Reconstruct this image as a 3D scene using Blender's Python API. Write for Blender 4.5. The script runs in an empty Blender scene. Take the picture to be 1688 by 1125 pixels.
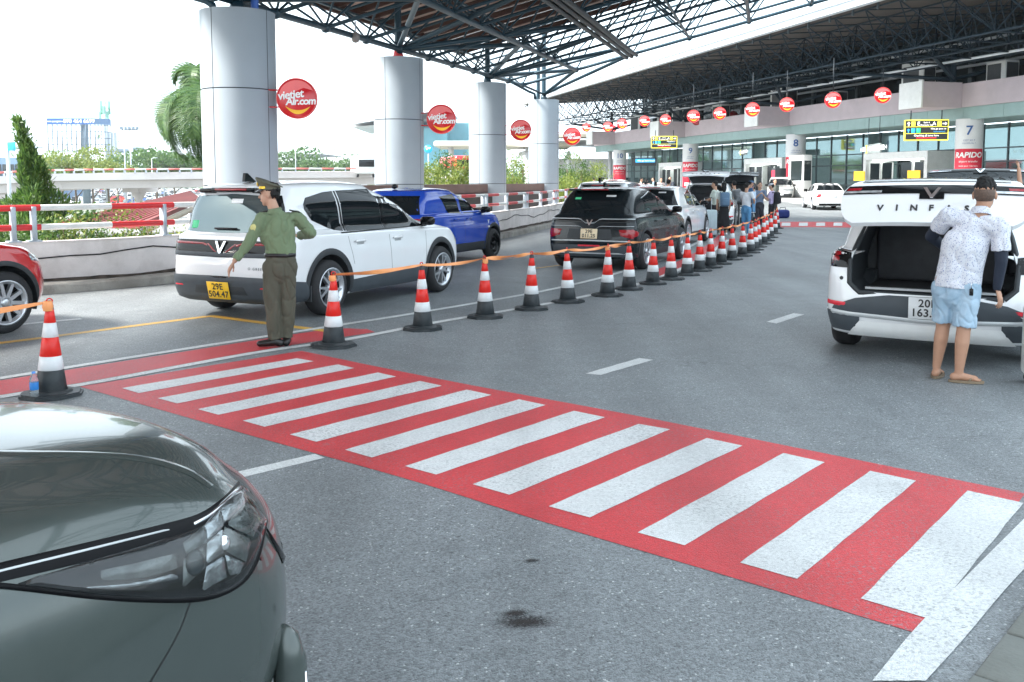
import bpy, bmesh, math, random
import numpy as np
from mathutils import Vector, Matrix
from mathutils.bvhtree import BVHTree
random.seed(7); np.random.seed(7)
R = math.radians
# ------------------------------------------------------------------ camera, sky, sun, exposure
FOC, CX, PY0, HZ, EYE = 1540.0, 844.0, 430.0, 300.0, 1.70
PITCH = math.atan2(PY0 - HZ, FOC)
sc = bpy.context.scene
cam_data = bpy.data.cameras.new('camera')
cam = bpy.data.objects.new('camera', cam_data)
sc.collection.objects.link(cam)
cam_data.sensor_width = 36.0
cam_data.lens = 36.0 * FOC / 1688.0
cam_data.shift_y = (PY0 - 562.5) / 1688.0
cam_data.clip_start = 0.05
cam_data.clip_end = 6000
cam.location = (0, 0, EYE)
cam.rotation_euler = (R(90) - PITCH, 0, 0)
sc.camera = cam

SUN_EL, SUN_AZ = 43.0, -108.0          # azimuth clockwise from +Y: the sun stands to the left
world = bpy.data.worlds.new('World'); sc.world = world; world.use_nodes = True
nt = world.node_tree; nt.nodes.clear()
sky = nt.nodes.new('ShaderNodeTexSky'); sky.sky_type = 'NISHITA'; sky.sun_disc = False
sky.sun_elevation = R(SUN_EL); sky.sun_rotation = R(SUN_AZ)
sky.air_density = 1.0; sky.dust_density = 5.0; sky.ozone_density = 1.5
mix = nt.nodes.new('ShaderNodeMix'); mix.data_type = 'RGBA'
tc = nt.nodes.new('ShaderNodeTexCoord')
nz = nt.nodes.new('ShaderNodeTexNoise'); nz.inputs['Scale'].default_value = 1.6; nz.inputs['Detail'].default_value = 5
mp = nt.nodes.new('ShaderNodeMapping'); mp.inputs['Scale'].default_value = (1, 1, 2.5)
nt.links.new(tc.outputs['Generated'], mp.inputs['Vector']); nt.links.new(mp.outputs['Vector'], nz.inputs['Vector'])
rp = nt.nodes.new('ShaderNodeMapRange'); rp.inputs[1].default_value = 0.32; rp.inputs[2].default_value = 0.68
rp.inputs[3].default_value = 0.62; rp.inputs[4].default_value = 0.95
nt.links.new(nz.outputs['Fac'], rp.inputs[0]); nt.links.new(rp.outputs[0], mix.inputs[0])
nt.links.new(sky.outputs[0], mix.inputs[6]); mix.inputs[7].default_value = (7.2, 8.4, 9.2, 1)
bg = nt.nodes.new('ShaderNodeBackground'); bg.inputs['Strength'].default_value = 0.085
wo = nt.nodes.new('ShaderNodeOutputWorld')
nt.links.new(mix.outputs[2], bg.inputs['Color']); nt.links.new(bg.outputs[0], wo.inputs[0])

sl = bpy.data.lights.new('sun', 'SUN'); sl.energy = 3.2; sl.angle = R(12); sl.color = (1.0, 0.96, 0.9)
so = bpy.data.objects.new('sun', sl); sc.collection.objects.link(so)
sd = Vector((math.sin(R(SUN_AZ)) * math.cos(R(SUN_EL)), math.cos(R(SUN_AZ)) * math.cos(R(SUN_EL)), math.sin(R(SUN_EL))))
so.rotation_euler = sd.to_track_quat('Z', 'Y').to_euler(); so.location = (-20, 0, 40)

sc.view_settings.view_transform = 'Standard'; sc.view_settings.look = 'None'
sc.view_settings.exposure = 2.1; sc.view_settings.gamma = 1.0
try: sc.view_settings.use_curve_mapping = False
except Exception: pass
sc.render.engine = 'CYCLES'
sc.cycles.max_bounces = 8; sc.cycles.transparent_max_bounces = 12
sc.cycles.diffuse_bounces = 3; sc.cycles.glossy_bounces = 4; sc.cycles.transmission_bounces = 6
sc.cycles.use_denoising = True
sc.cycles.sample_clamp_indirect = 8

# ------------------------------------------------------------------ where a picture point lies in the place
_c, _s = math.cos(PITCH), math.sin(PITCH)
def ray(px, py):
    u = (px - CX) / FOC; v = (PY0 - py) / FOC
    return Vector((u, _c + _s * v, -_s + _c * v))
def rise(Y):                         # the roadway climbs gently beyond the far crossing
    return 0.0 if Y < 36 else 0.012 * (Y - 36)
def g(px, py, z=None):               # point on the roadway (or on the level z)
    d = ray(px, py)
    if z is not None:
        t = (z - EYE) / d.z
        return Vector((d.x * t, d.y * t, z))
    zz = 0.0
    for _ in range(6):
        t = (zz - EYE) / d.z; zz = rise(d.y * t)
    return Vector((d.x * t, d.y * t, zz))
def at(px, py, Y):
    d = ray(px, py); t = Y / d.y
    return Vector((d.x * t, Y, EYE + d.z * t))

# ------------------------------------------------------------------ materials
MATS = {}
def mat(name, col, rough=0.6, metal=0.0, var=0.08, vs=6.0, bump=0.0, bs=60.0, coat=0.0, spec=0.5,
        trans=0.0, emit=None, estr=0.0, alpha=1.0, dirt=None, ds=1.5, damt=0.0, ior=1.45, sheen=0.0, stretch=None):
    if name in MATS: return MATS[name]
    m = bpy.data.materials.new(name); m.use_nodes = True; MATS[name] = m
    t = m.node_tree; b = t.nodes['Principled BSDF']
    b.inputs['Roughness'].default_value = rough; b.inputs['Metallic'].default_value = metal
    b.inputs['Specular IOR Level'].default_value = spec; b.inputs['Coat Weight'].default_value = coat
    b.inputs['Coat Roughness'].default_value = 0.04
    b.inputs['Transmission Weight'].default_value = trans; b.inputs['IOR'].default_value = ior
    b.inputs['Alpha'].default_value = alpha
    if sheen: b.inputs['Sheen Weight'].default_value = sheen
    if emit:
        b.inputs['Emission Color'].default_value = (*emit, 1); b.inputs['Emission Strength'].default_value = estr
    c = (*col, 1)
    b.inputs['Base Color'].default_value = c
    co = t.nodes.new('ShaderNodeTexCoord'); vec = co.outputs['Object']
    if stretch:
        mpn = t.nodes.new('ShaderNodeMapping'); mpn.inputs['Scale'].default_value = stretch
        t.links.new(vec, mpn.inputs['Vector']); vec = mpn.outputs['Vector']
    last = None
    if var > 0:
        n = t.nodes.new('ShaderNodeTexNoise'); n.inputs['Scale'].default_value = vs; n.inputs['Detail'].default_value = 4
        t.links.new(vec, n.inputs['Vector'])
        mr = t.nodes.new('ShaderNodeMapRange'); mr.inputs[1].default_value = 0.3; mr.inputs[2].default_value = 0.7
        mr.inputs[3].default_value = 1 - var; mr.inputs[4].default_value = 1 + var
        t.links.new(n.outputs['Fac'], mr.inputs[0])
        mx = t.nodes.new('ShaderNodeMix'); mx.data_type = 'RGBA'; mx.blend_type = 'MULTIPLY'
        mx.inputs[0].default_value = 1; mx.inputs[6].default_value = c
        t.links.new(mr.outputs[0], mx.inputs[7]); last = mx.outputs[2]
    if dirt:
        n2 = t.nodes.new('ShaderNodeTexNoise'); n2.inputs['Scale'].default_value = ds; n2.inputs['Detail'].default_value = 7
        n2.inputs['Roughness'].default_value = 0.65
        t.links.new(vec, n2.inputs['Vector'])
        m2 = t.nodes.new('ShaderNodeMapRange'); m2.inputs[1].default_value = 0.48; m2.inputs[2].default_value = 0.72
        m2.inputs[3].default_value = 0; m2.inputs[4].default_value = damt
        t.links.new(n2.outputs['Fac'], m2.inputs[0])
        mx2 = t.nodes.new('ShaderNodeMix'); mx2.data_type = 'RGBA'
        t.links.new(m2.outputs[0], mx2.inputs[0])
        if last: t.links.new(last, mx2.inputs[6])
        else: mx2.inputs[6].default_value = c
        mx2.inputs[7].default_value = (*dirt, 1); last = mx2.outputs[2]
    if last: t.links.new(last, b.inputs['Base Color'])
    if bump > 0:
        n3 = t.nodes.new('ShaderNodeTexNoise'); n3.inputs['Scale'].default_value = bs; n3.inputs['Detail'].default_value = 3
        t.links.new(vec, n3.inputs['Vector'])
        bp = t.nodes.new('ShaderNodeBump'); bp.inputs['Strength'].default_value = bump; bp.inputs['Distance'].default_value = 0.01
        t.links.new(n3.outputs['Fac'], bp.inputs['Height']); t.links.new(bp.outputs[0], b.inputs['Normal'])
    return m

def asphalt(name, paint=None, wear=0.0, base=(0.19, 0.208, 0.218)):
    if name in MATS: return MATS[name]
    m = bpy.data.materials.new(name); m.use_nodes = True; MATS[name] = m
    t = m.node_tree; b = t.nodes['Principled BSDF']; N = t.nodes.new; L = t.links.new
    geo = N('ShaderNodeNewGeometry'); P = geo.outputs['Position']
    def noise(s, d=3, r=0.6):
        n = N('ShaderNodeTexNoise'); n.inputs['Scale'].default_value = s; n.inputs['Detail'].default_value = d
        n.inputs['Roughness'].default_value = r; L(P, n.inputs['Vector']); return n.outputs['Fac']
    def ramp(src, a, bb, lo, hi):
        r = N('ShaderNodeMapRange'); r.inputs[1].default_value = a; r.inputs[2].default_value = bb
        r.inputs[3].default_value = lo; r.inputs[4].default_value = hi; L(src, r.inputs[0]); return r.outputs[0]
    def mixc(f, a, bb, mode='MIX'):
        x = N('ShaderNodeMix'); x.data_type = 'RGBA'; x.blend_type = mode
        for sock, v in ((0, f), (6, a), (7, bb)):
            if hasattr(v, 'is_linked'): L(v, x.inputs[sock])
            else: x.inputs[sock].default_value = v
        return x.outputs[2]
    vor = N('ShaderNodeTexVoronoi'); vor.inputs['Scale'].default_value = 115; L(P, vor.inputs['Vector'])
    sep = N('ShaderNodeSeparateColor'); L(vor.outputs['Color'], sep.inputs[0])
    stone = ramp(sep.outputs[0], 0.0, 1.0, 0.64, 1.36)
    pale = ramp(sep.outputs[1], 0.987, 0.99, 0.0, 0.7)
    big = ramp(noise(0.35, 5), 0.3, 0.7, 0.86, 1.12)
    streak = ramp(noise(3.0, 6, 0.7), 0.35, 0.7, 0.92, 1.07)
    col = mixc(1.0, (*base, 1), stone, 'MULTIPLY')
    col = mixc(pale, col, (0.6, 0.62, 0.62, 1))
    mpn = N('ShaderNodeMapping'); mpn.inputs['Rotation'].default_value = (0, 0, R(28)); mpn.inputs['Scale'].default_value = (1.6, 0.12, 1); L(P, mpn.inputs['Vector'])
    tn_ = N('ShaderNodeTexNoise'); tn_.inputs['Scale'].default_value = 1.0; tn_.inputs['Detail'].default_value = 6; L(mpn.outputs['Vector'], tn_.inputs['Vector'])
    track = ramp(tn_.outputs['Fac'], 0.34, 0.66, 0.84, 1.12)
    vc = N('ShaderNodeTexVoronoi'); vc.feature = 'DISTANCE_TO_EDGE'; vc.inputs['Scale'].default_value = 0.42
    wob = N('ShaderNodeVectorMath'); wob.operation = 'ADD'; wn = N('ShaderNodeTexNoise'); wn.inputs['Scale'].default_value = 2.2; wn.inputs['Detail'].default_value = 5; L(P, wn.inputs['Vector'])
    L(P, wob.inputs[0]); L(wn.outputs['Color'], wob.inputs[1]); L(wob.outputs[0], vc.inputs['Vector'])
    gate_ = ramp(noise(0.5, 3), 0.5, 0.6, 0.0, 1.0); ck = ramp(vc.outputs['Distance'], 0.0, 0.006, 0.45, 0.0)
    cm_ = N('ShaderNodeMath'); cm_.operation = 'MULTIPLY'; L(gate_, cm_.inputs[0]); L(ck, cm_.inputs[1])
    spot = ramp(noise(7.0, 3, 0.5), 0.70, 0.78, 0.0, 0.4); pit = ramp(noise(45.0, 2, 0.5), 0.64, 0.70, 0.0, 0.8); dull = ramp(noise(1.1, 4, 0.6), 0.55, 0.72, 0.0, 0.35)
    col = mixc(1.0, col, big, 'MULTIPLY'); col = mixc(1.0, col, streak, 'MULTIPLY'); col = mixc(1.0, col, track, 'MULTIPLY')
    col = mixc(pit, col, (0.05, 0.055, 0.06, 1)); col = mixc(dull, col, (0.11, 0.12, 0.125, 1))
    col = mixc(cm_.outputs[0], col, (0.03, 0.03, 0.032, 1)); col = mixc(spot, col, (0.07, 0.07, 0.07, 1))
    if paint:
        pc = mixc(1.0, (*paint, 1), ramp(noise(1.3, 6, 0.65), 0.3, 0.7, 0.86, 1.06), 'MULTIPLY')
        pc = mixc(1.0, pc, ramp(sep.outputs[0], 0, 1, 0.84, 1.1), 'MULTIPLY'); pc = mixc(ramp(noise(45.0, 2, 0.5), 0.68, 0.73, 0.0, 0.35), pc, (0.1, 0.09, 0.09, 1))
        pc = mixc(1.0, pc, ramp(tn_.outputs['Fac'], 0.3, 0.55, 0.80, 1.02), 'MULTIPLY'); pc = mixc(spot, pc, (0.22, 0.2, 0.2, 1))
        chips = ramp(noise(55, 2, 0.5), 0.66 - wear * 0.2, 0.72 - wear * 0.2, 0.0, 0.8)
        worn = ramp(noise(0.9, 6, 0.7), 0.45, 0.75, 0.15, 1.0)
        mm = N('ShaderNodeMath'); mm.operation = 'MULTIPLY'; L(chips, mm.inputs[0]); L(worn, mm.inputs[1])
        col = mixc(mm.outputs[0], pc, col)
    L(col, b.inputs['Base Color'])
    b.inputs['Roughness'].default_value = 0.52 if paint is None else 0.5
    b.inputs['Specular IOR Level'].default_value = 0.55
    bp = N('ShaderNodeBump'); bp.inputs['Strength'].default_value = 0.45 if paint is None else 0.4; bp.inputs['Distance'].default_value = 0.006
    dist = ramp(vor.outputs['Distance'], 0, 0.6, 1, 0); L(dist, bp.inputs['Height']); L(bp.outputs[0], b.inputs['Normal'])
    return m

# ------------------------------------------------------------------ object helpers
COL = sc.collection
def tag(o, label=None, cat=None, group=None, kind=None):
    if label: o['label'] = label
    if cat: o['category'] = cat
    if group: o['group'] = group
    if kind: o['kind'] = kind
    return o
def thing(name, label, cat, loc=(0, 0, 0), rz=0.0, group=None):
    o = bpy.data.objects.new(name, None); COL.objects.link(o)
    o.location = loc; o.rotation_euler = (0, 0, rz); o.empty_display_size = 0.2
    return tag(o, label, cat, group)
def link(name, me, m=None, parent=None, loc=None, smooth=None):
    if m is not None and not len(me.materials): me.materials.append(m)
    o = bpy.data.objects.new(name, me); COL.objects.link(o)
    if parent is not None: o.parent = parent
    if loc is not None: o.location = loc
    return o
def copy_tree(o, parent=None):
    c = o.copy(); COL.objects.link(c); c.parent = parent
    for ch in o.children: copy_tree(ch, c)
    return c

class MB:
    def __init__(s): s.v = []; s.f = []; s.sm = []
    def add(s, vs, fs, smooth=False):
        k = len(s.v); s.v += [tuple(p) for p in vs]
        for f in fs: s.f.append(tuple(i + k for i in f)); s.sm.append(smooth)
        return s
    def box(s, c, d, rz=0.0, M=None):
        x, y, z = d[0] / 2, d[1] / 2, d[2] / 2
        vs = [Vector((a * x, b * y, e * z)) for a in (-1, 1) for b in (-1, 1) for e in (-1, 1)]
        m = M if M is not None else Matrix.Rotation(rz, 3, 'Z')
        vs = [m @ p + Vector(c) for p in vs]
        return s.add(vs, [(0, 1, 3, 2), (4, 6, 7, 5), (0, 4, 5, 1), (2, 3, 7, 6), (0, 2, 6, 4), (1, 5, 7, 3)])
    def bbox(s, c, d, bev=0.01, rz=0.0, seg=2, M=None):
        bm = bmesh.new(); bmesh.ops.create_cube(bm, size=1.0)
        bmesh.ops.scale(bm, vec=d, verts=bm.verts)
        bmesh.ops.bevel(bm, geom=list(bm.edges), offset=min(bev, min(d) * 0.49), segments=seg, profile=0.5, affect='EDGES')
        m = M if M is not None else Matrix.Rotation(rz, 3, 'Z')
        vs = [m @ v.co + Vector(c) for v in bm.verts]; bm.verts.index_update()
        fs = [[v.index for v in f.verts] for f in bm.faces]; bm.free()
        return s.add(vs, fs, True)
    def tube(s, a, b, r, n=8, r2=None, cap=True):
        a, b = Vector(a), Vector(b); r2 = r if r2 is None else r2
        q = (b - a).to_track_quat('Z', 'Y').to_matrix()
        vs = []
        for p, rr in ((a, r), (b, r2)):
            for i in range(n):
                t = 2 * math.pi * i / n
                vs.append(p + q @ Vector((rr * math.cos(t), rr * math.sin(t), 0)))
        s.add(vs, [(i, (i + 1) % n, n + (i + 1) % n, n + i) for i in range(n)], True)
        if cap:
            k = len(s.v) - 2 * n
            s.f.append(tuple(k + i for i in reversed(range(n)))); s.sm.append(False)
            s.f.append(tuple(k + n + i for i in range(n))); s.sm.append(False)
        return s
    def path(s, pts, r, n=8, cap=True, rads=None):
        pts = [Vector(p) for p in pts]; vs = []; up = None
        for i, p in enumerate(pts):
            d = (pts[min(i + 1, len(pts) - 1)] - pts[max(i - 1, 0)]).normalized()
            if up is None:
                up = Vector((0, 0, 1)) if abs(d.z) < 0.9 else Vector((1, 0, 0))
            x = up.cross(d).normalized(); y = d.cross(x).normalized(); up = y
            rr = rads[i] if rads else r
            for j in range(n):
                t = 2 * math.pi * j / n
                vs.append(p + x * (rr * math.cos(t)) + y * (rr * math.sin(t)))
        fs = [(i * n + j, i * n + (j + 1) % n, (i + 1) * n + (j + 1) % n, (i + 1) * n + j) for i in range(len(pts) - 1) for j in range(n)]
        s.add(vs, fs, True)
        if cap:
            k = len(s.v) - len(vs)
            s.f.append(tuple(k + i for i in reversed(range(n)))); s.sm.append(False)
            s.f.append(tuple(k + (len(pts) - 1) * n + i for i in range(n))); s.sm.append(False)
        return s
    def lathe(s, prof, n=24, M=None, c=(0, 0, 0), smooth=True):
        m = M if M is not None else Matrix.Identity(3); vs = []
        for r, z in prof:
            for i in range(n):
                t = 2 * math.pi * i / n
                vs.append(m @ Vector((r * math.cos(t), r * math.sin(t), z)) + Vector(c))
        fs = [(j * n + i, j * n + (i + 1) % n, (j + 1) * n + (i + 1) % n, (j + 1) * n + i) for j in range(len(prof) - 1) for i in range(n)]
        return s.add(vs, fs, smooth)
    def prism(s, poly, z0, z1, M=None, c=(0, 0, 0)):
        n = len(poly); m = M if M is not None else Matrix.Identity(3)
        vs = [m @ Vector((p[0], p[1], z0)) + Vector(c) for p in poly] + [m @ Vector((p[0], p[1], z1)) + Vector(c) for p in poly]
        fs = [tuple(reversed(range(n))), tuple(range(n, 2 * n))] + [(i, (i + 1) % n, n + (i + 1) % n, n + i) for i in range(n)]
        return s.add(vs, fs)
    def grid(s, P, smooth=True, flip=False):
        P = np.asarray(P); a, b = P.shape[:2]
        fs = []
        for i in range(a - 1):
            for j in range(b - 1):
                q = (i * b + j, (i + 1) * b + j, (i + 1) * b + j + 1, i * b + j + 1)
                fs.append(q[::-1] if flip else q)
        return s.add([tuple(p) for p in P.reshape(-1, 3)], fs, smooth)
    def mesh(s, name):
        me = bpy.data.meshes.new(name); me.from_pydata(s.v, [], s.f)
        me.polygons.foreach_set('use_smooth', s.sm); me.update(); return me
    def build(s, name, m, parent=None, loc=None):
        return link(name, s.mesh(name), m, parent, loc)
def struct(o): o['kind'] = 'structure'; return o
def text_mesh(txt, size, ext=0.004, bold=0.0, align='CENTER', shear=0.0, spacing=1.0):
    cu = bpy.data.curves.new('txt', 'FONT'); cu.body = txt; cu.size = size; cu.extrude = ext; cu.offset = bold
    cu.align_x = align; cu.align_y = 'CENTER'; cu.shear = shear; cu.space_character = spacing; cu.resolution_u = 3
    o = bpy.data.objects.new('txt', cu); COL.objects.link(o)
    dg = bpy.context.evaluated_depsgraph_get()
    me = bpy.data.meshes.new_from_object(o.evaluated_get(dg))
    bpy.data.objects.remove(o); bpy.data.curves.remove(cu); return me
def text(name, txt, size, m, parent, M, ext=0.003, bold=0.0, shear=0.0, spacing=1.0, align='CENTER'):
    me = text_mesh(txt, size, ext, bold, align, shear, spacing); me.transform(M)
    return link(name, me, m, parent)
def frame(o, x, y):                     # 4x4 with local x, y axes and origin o
    x = Vector(x).normalized(); z = x.cross(Vector(y)).normalized(); y = z.cross(x)
    M = Matrix((x, y, z)).transposed().to_4x4(); M.translation = Vector(o); return M
# ------------------------------------------------------------------ shared materials
M_road = asphalt('asphalt'); M_red = asphalt('red_paint', (0.58, 0.042, 0.05), 0.5); M_white = asphalt('white_paint', (0.66, 0.68, 0.68), 0.6)
M_yel = asphalt('yellow_paint', (0.72, 0.42, 0.06), 0.5)
M_conc = mat('concrete', (0.74, 0.68, 0.66), 0.85, var=0.1, vs=2, bump=0.25, bs=40, dirt=(0.4, 0.35, 0.32), ds=0.9, damt=0.6)
M_kerb = mat('kerb_concrete', (0.36, 0.34, 0.31), 0.9, var=0.22, vs=5, bump=0.5, bs=30, dirt=(0.13, 0.11, 0.09), ds=2.5, damt=0.8)
M_black = mat('black_void', (0.01, 0.01, 0.011), 0.7, var=0)
M_galv = mat('galvanised_steel', (0.45, 0.5, 0.55), 0.45, metal=0.4, var=0.08, dirt=(0.25, 0.24, 0.23), ds=4, damt=0.4)
M_rred = mat('rail_red', (0.62, 0.03, 0.035), 0.4, var=0.1, vs=8, dirt=(0.3, 0.04, 0.04), ds=4, damt=0.6)
M_rwhite = mat('rail_white', (0.74, 0.74, 0.72), 0.45, var=0.06, vs=8, dirt=(0.45, 0.43, 0.4), ds=4, damt=0.6)
M_alu = mat('aluminium_panel', (0.3, 0.345, 0.385), 0.55, metal=0.0, var=0.03, vs=1.5, dirt=(0.25, 0.29, 0.33), ds=0.5, damt=0.35)
M_steel = mat('blue_steel', (0.015, 0.05, 0.075), 0.4, metal=0.1, var=0.18, vs=3, dirt=(0.07, 0.08, 0.085), ds=3, damt=0.7)
M_steelb = mat('bright_blue_steel', (0.02, 0.1, 0.42), 0.35, var=0.08)
M_steeld = mat('dark_steel', (0.022, 0.03, 0.038), 0.5, metal=0.2, var=0.15, vs=3)
M_rust = mat('brown_roof', (0.68, 0.5, 0.43), 0.6, var=0.1, vs=1.2, dirt=(0.42, 0.28, 0.23), ds=0.5, damt=0.6)
M_purl = mat('brown_purlin', (0.09, 0.05, 0.042), 0.7, var=0.15)

# ------------------------------------------------------------------ roadway
PAR = [(-26.0, 2.0), (-19.5, 6.0), (-13.2, 9.6), (-9.7, 11.9)] + [tuple(g(*p)[:2]) for p in ((65, 487), (288, 467))] + \
      [(-3.3, 19.6), (-1.55, 24.0)] + [tuple(g(*p)[:2]) for p in ((833, 393), (920, 373))] + [(5.2, 50.0), (9.6, 70), (13.5, 95), (16, 130)]
def catmull(pts, n=8):
    P = [np.array(p, float) for p in pts]; out = []
    P = [2 * P[0] - P[1]] + P + [2 * P[-1] - P[-2]]
    for i in range(1, len(P) - 2):
        for k in range(n):
            t = k / n; a, b, c, d = P[i - 1:i + 3]
            out.append(0.5 * (2 * b + (c - a) * t + (2 * a - 5 * b + 4 * c - d) * t * t + (3 * b - a - 3 * c + d) * t ** 3))
    out.append(P[-2]); return np.array(out)
PARC = catmull(PAR, 6)
def resample(C, step):
    d = np.r_[0, np.cumsum(np.linalg.norm(np.diff(C, axis=0), axis=1))]
    s = np.arange(0, d[-1], step); return np.stack([np.interp(s, d, C[:, k]) for k in range(C.shape[1])], 1)
def par_x(Y): return float(np.interp(Y, PARC[:, 1], PARC[:, 0]))

rows = list(np.r_[-20, -10, 0, np.arange(2, 36, 2), 36, 40, 45, 50, 60, 70, 85, 100, 130.0])
mb = MB(); V = []
for Y in rows:
    xl = par_x(max(Y, 2.0)) - 0.2 if Y >= 2 else -26.2 - (2 - Y) * 1.2
    V.append([(xl + (75 - xl) * t, Y, rise(Y)) for t in np.linspace(0, 1, 6)])
mb.grid(V, smooth=False, flip=True); road = struct(mb.build('road', M_road))

def strip(name, top, bot, m, lift, parent=road, n=10):
    """painted marking between two picture-measured edges laid on the road"""
    A = catmull([tuple(g(*p)[:2]) for p in top], n) if len(top) > 2 else np.array([g(*p)[:2] for p in top])
    B = catmull([tuple(g(*p)[:2]) for p in bot], n) if len(bot) > 2 else np.array([g(*p)[:2] for p in bot])
    cols = 2 if lift < 0.006 else 22; rows_ = []; lift = lift * 0.5
    for i, (a, b) in enumerate(zip(A, B)):
        r_ = []; sg = 1 if i == 0 else -1
        for j in range(cols):
            t = j / (cols - 1); p = a * (1 - t) + b * t; e = (0.0022 * math.sin(j * 0.9 + a[0] * 9) + random.uniform(-.0012, .0012)) if 0 < j < cols - 1 and i in (0, len(A) - 1) else 0
            w_ = (A[-1] - A[0]); w_ = w_ / np.linalg.norm(w_); p = p + w_ * e; r_.append((p[0], p[1], rise(p[1]) + lift))
        rows_.append(r_)
    mb = MB(); mb.grid(rows_, smooth=False); o = mb.build(name, m, parent); return o
def line(name, pts, w, m, lift, parent=road):
    C = catmull([tuple(g(*p)[:2]) for p in pts], 8) if len(pts) > 2 else np.array([g(*p)[:2] for p in pts])
    lift = lift * 0.5; T = np.gradient(C, axis=0); T /= np.linalg.norm(T, axis=1)[:, None]; Nn = np.stack([-T[:, 1], T[:, 0]], 1)
    mb = MB(); mb.grid([[(*(c + q * w / 2), rise(c[1]) + lift), (*(c - q * w / 2), rise(c[1]) + lift)] for c, q in zip(C, Nn)], smooth=False)
    return mb.build(name, m, parent)
STR = [[(201,640.8),(228.6,649.1),(489,591.5),(517.5,596.4)],[(259.7,657.4),(292,666.2),(557,601.7),(583.9,607.8)],[(326,675.6),(360,685),(623,615),(653.3,621.8)],
[(400,694.6),(436,704.8),(692,629),(728.7,637)],[(477.7,717.3),(521.3,729.5),(769.7,643.4),(810.2,652.1)],[(568.7,742.7),(613,755.6),(855,659.3),(899.7,668.8)],
[(667.3,769.7),(719.2,783.7),(946,678.3),(997.2,688.9)],[(779,799.6),(839.8,817),(1053,700),(1105,709)],[(904.3,836),(972.5,854.6),(1165,723.2),(1224,735.9)],
[(1051,879.3),(1128.4,900.5),(1291.4,748.1),(1359.5,763.2)],[(1220,929),(1313.8,956),(1434,777.4),(1510.3,793.7)],[(1418.6,988.2),(1532,1022),(1595,810),(1686.8,830.4)]]
strip('crossing_field', [(131, 638), (400, 714.7), (673, 791), (893, 860), (1163, 939.7), (1507, 1043.6)],
      [(497, 579), (620, 604.7), (779, 636), (1040, 684.4), (1334, 743), (1690, 814.5)], M_red, 0.004)
for k, q in enumerate(STR):
    strip('crossing_stripe', (q[0], q[1]), (q[2], q[3]), M_white, 0.008)
strip('red_lane', [(-260, 668), (0, 628), (280, 584), (531, 545), (605, 543)], [(-260, 702), (0, 652), (148, 629), (417, 580), (618, 548)], M_red, 0.004)
line('edge_line', [(-300, 711), (0, 655.5), (148, 632.5), (417, 583), (568, 561), (720, 532), (860, 508.5), (940, 494), (1040, 472), (1110, 449), (1160, 424), (1200, 396)], 0.115, M_white, 0.010)
line('edge_line', [(-300, 673), (0, 624.5), (280, 580), (531, 541), (682, 517.5), (860, 487), (925, 474), (1000, 456), (1060, 437)], 0.11, M_white, 0.010)
strip('red_lane', [(1084, 444), (1120, 430), (1160, 408), (1185, 388)], [(1086, 456), (1132, 439), (1172, 416), (1198, 394)], M_red, 0.004)
line('edge_line', [(1060, 437), (1100, 425), (1150, 400), (1180, 382)], 0.11, M_white, 0.011)
line('yellow_line', [(-200, 586), (0, 566), (180, 543), (343, 522)], 0.13, M_yel, 0.006)
line('yellow_line', [(345, 521), (431, 532.5), (545, 547)], 0.13, M_yel, 0.007)
line('yellow_line', [(880, 443), (905, 440), (935, 436)], 0.12, M_yel, 0.006)
line('lane_dash', [(-60, 549), (40, 535), (134, 526)], 0.12, M_white, 0.006)
strip('lane_dash', [(965, 616.5), (990, 619)], [(1054, 591), (1077, 594)], M_white, 0.006)
strip('lane_dash', [(1264, 531), (1280, 534)], [(1308, 517), (1326, 519)], M_white, 0.006)
line('lane_line', [(300, 806), (395, 783), (527, 752)], 0.115, M_white, 0.003)
strip('edge_line', [(1438, 1125), (1510, 1037), (1600, 945), (1690, 855)], [(1526, 1125), (1590, 1054), (1650, 982), (1690, 938)], M_white, 0.012)
# far crossing: red field with white stripes
strip('crossing_field', [(1283, 366), (1350, 366), (1424, 367)], [(1283, 375), (1350, 375), (1424, 376)], M_red, 0.004)
for k in range(5):
    x = 1290 + k * 28.5
    strip('crossing_stripe', [(x - 1, 368), (x - 2, 373.5)], [(x + 13, 368), (x + 13, 373.5)], M_white, 0.036)
line('lane_dash', [(1303, 333.5), (1318, 336)], 0.25, M_white, 0.006)
# stains of oil on the asphalt
M_oil = bpy.data.materials.new('oil_stain'); M_oil.use_nodes = True
_t = M_oil.node_tree; _b = _t.nodes['Principled BSDF']; _b.inputs['Base Color'].default_value = (0.022, 0.017, 0.016, 1); _b.inputs['Roughness'].default_value = 0.55
_tc = _t.nodes.new('ShaderNodeTexCoord'); _n = _t.nodes.new('ShaderNodeTexNoise'); _n.inputs['Scale'].default_value = 14; _n.inputs['Detail'].default_value = 6
_g = _t.nodes.new('ShaderNodeTexGradient'); _g.gradient_type = 'SPHERICAL'; _a = _t.nodes.new('ShaderNodeMath'); _a.operation = 'MULTIPLY_ADD'
_t.links.new(_tc.outputs['Object'], _n.inputs['Vector']); _t.links.new(_tc.outputs['Object'], _g.inputs['Vector'])
_t.links.new(_g.outputs['Fac'], _a.inputs[0]); _a.inputs[1].default_value = 0.6; _t.links.new(_n.outputs['Fac'], _a.inputs[2])
_r = _t.nodes.new('ShaderNodeMapRange'); _r.inputs[1].default_value = 0.66; _r.inputs[2].default_value = 1.0; _r.inputs[4].default_value = 0.85
_t.links.new(_a.outputs[0], _r.inputs[0]); _t.links.new(_r.outputs[0], _b.inputs['Alpha'])
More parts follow.
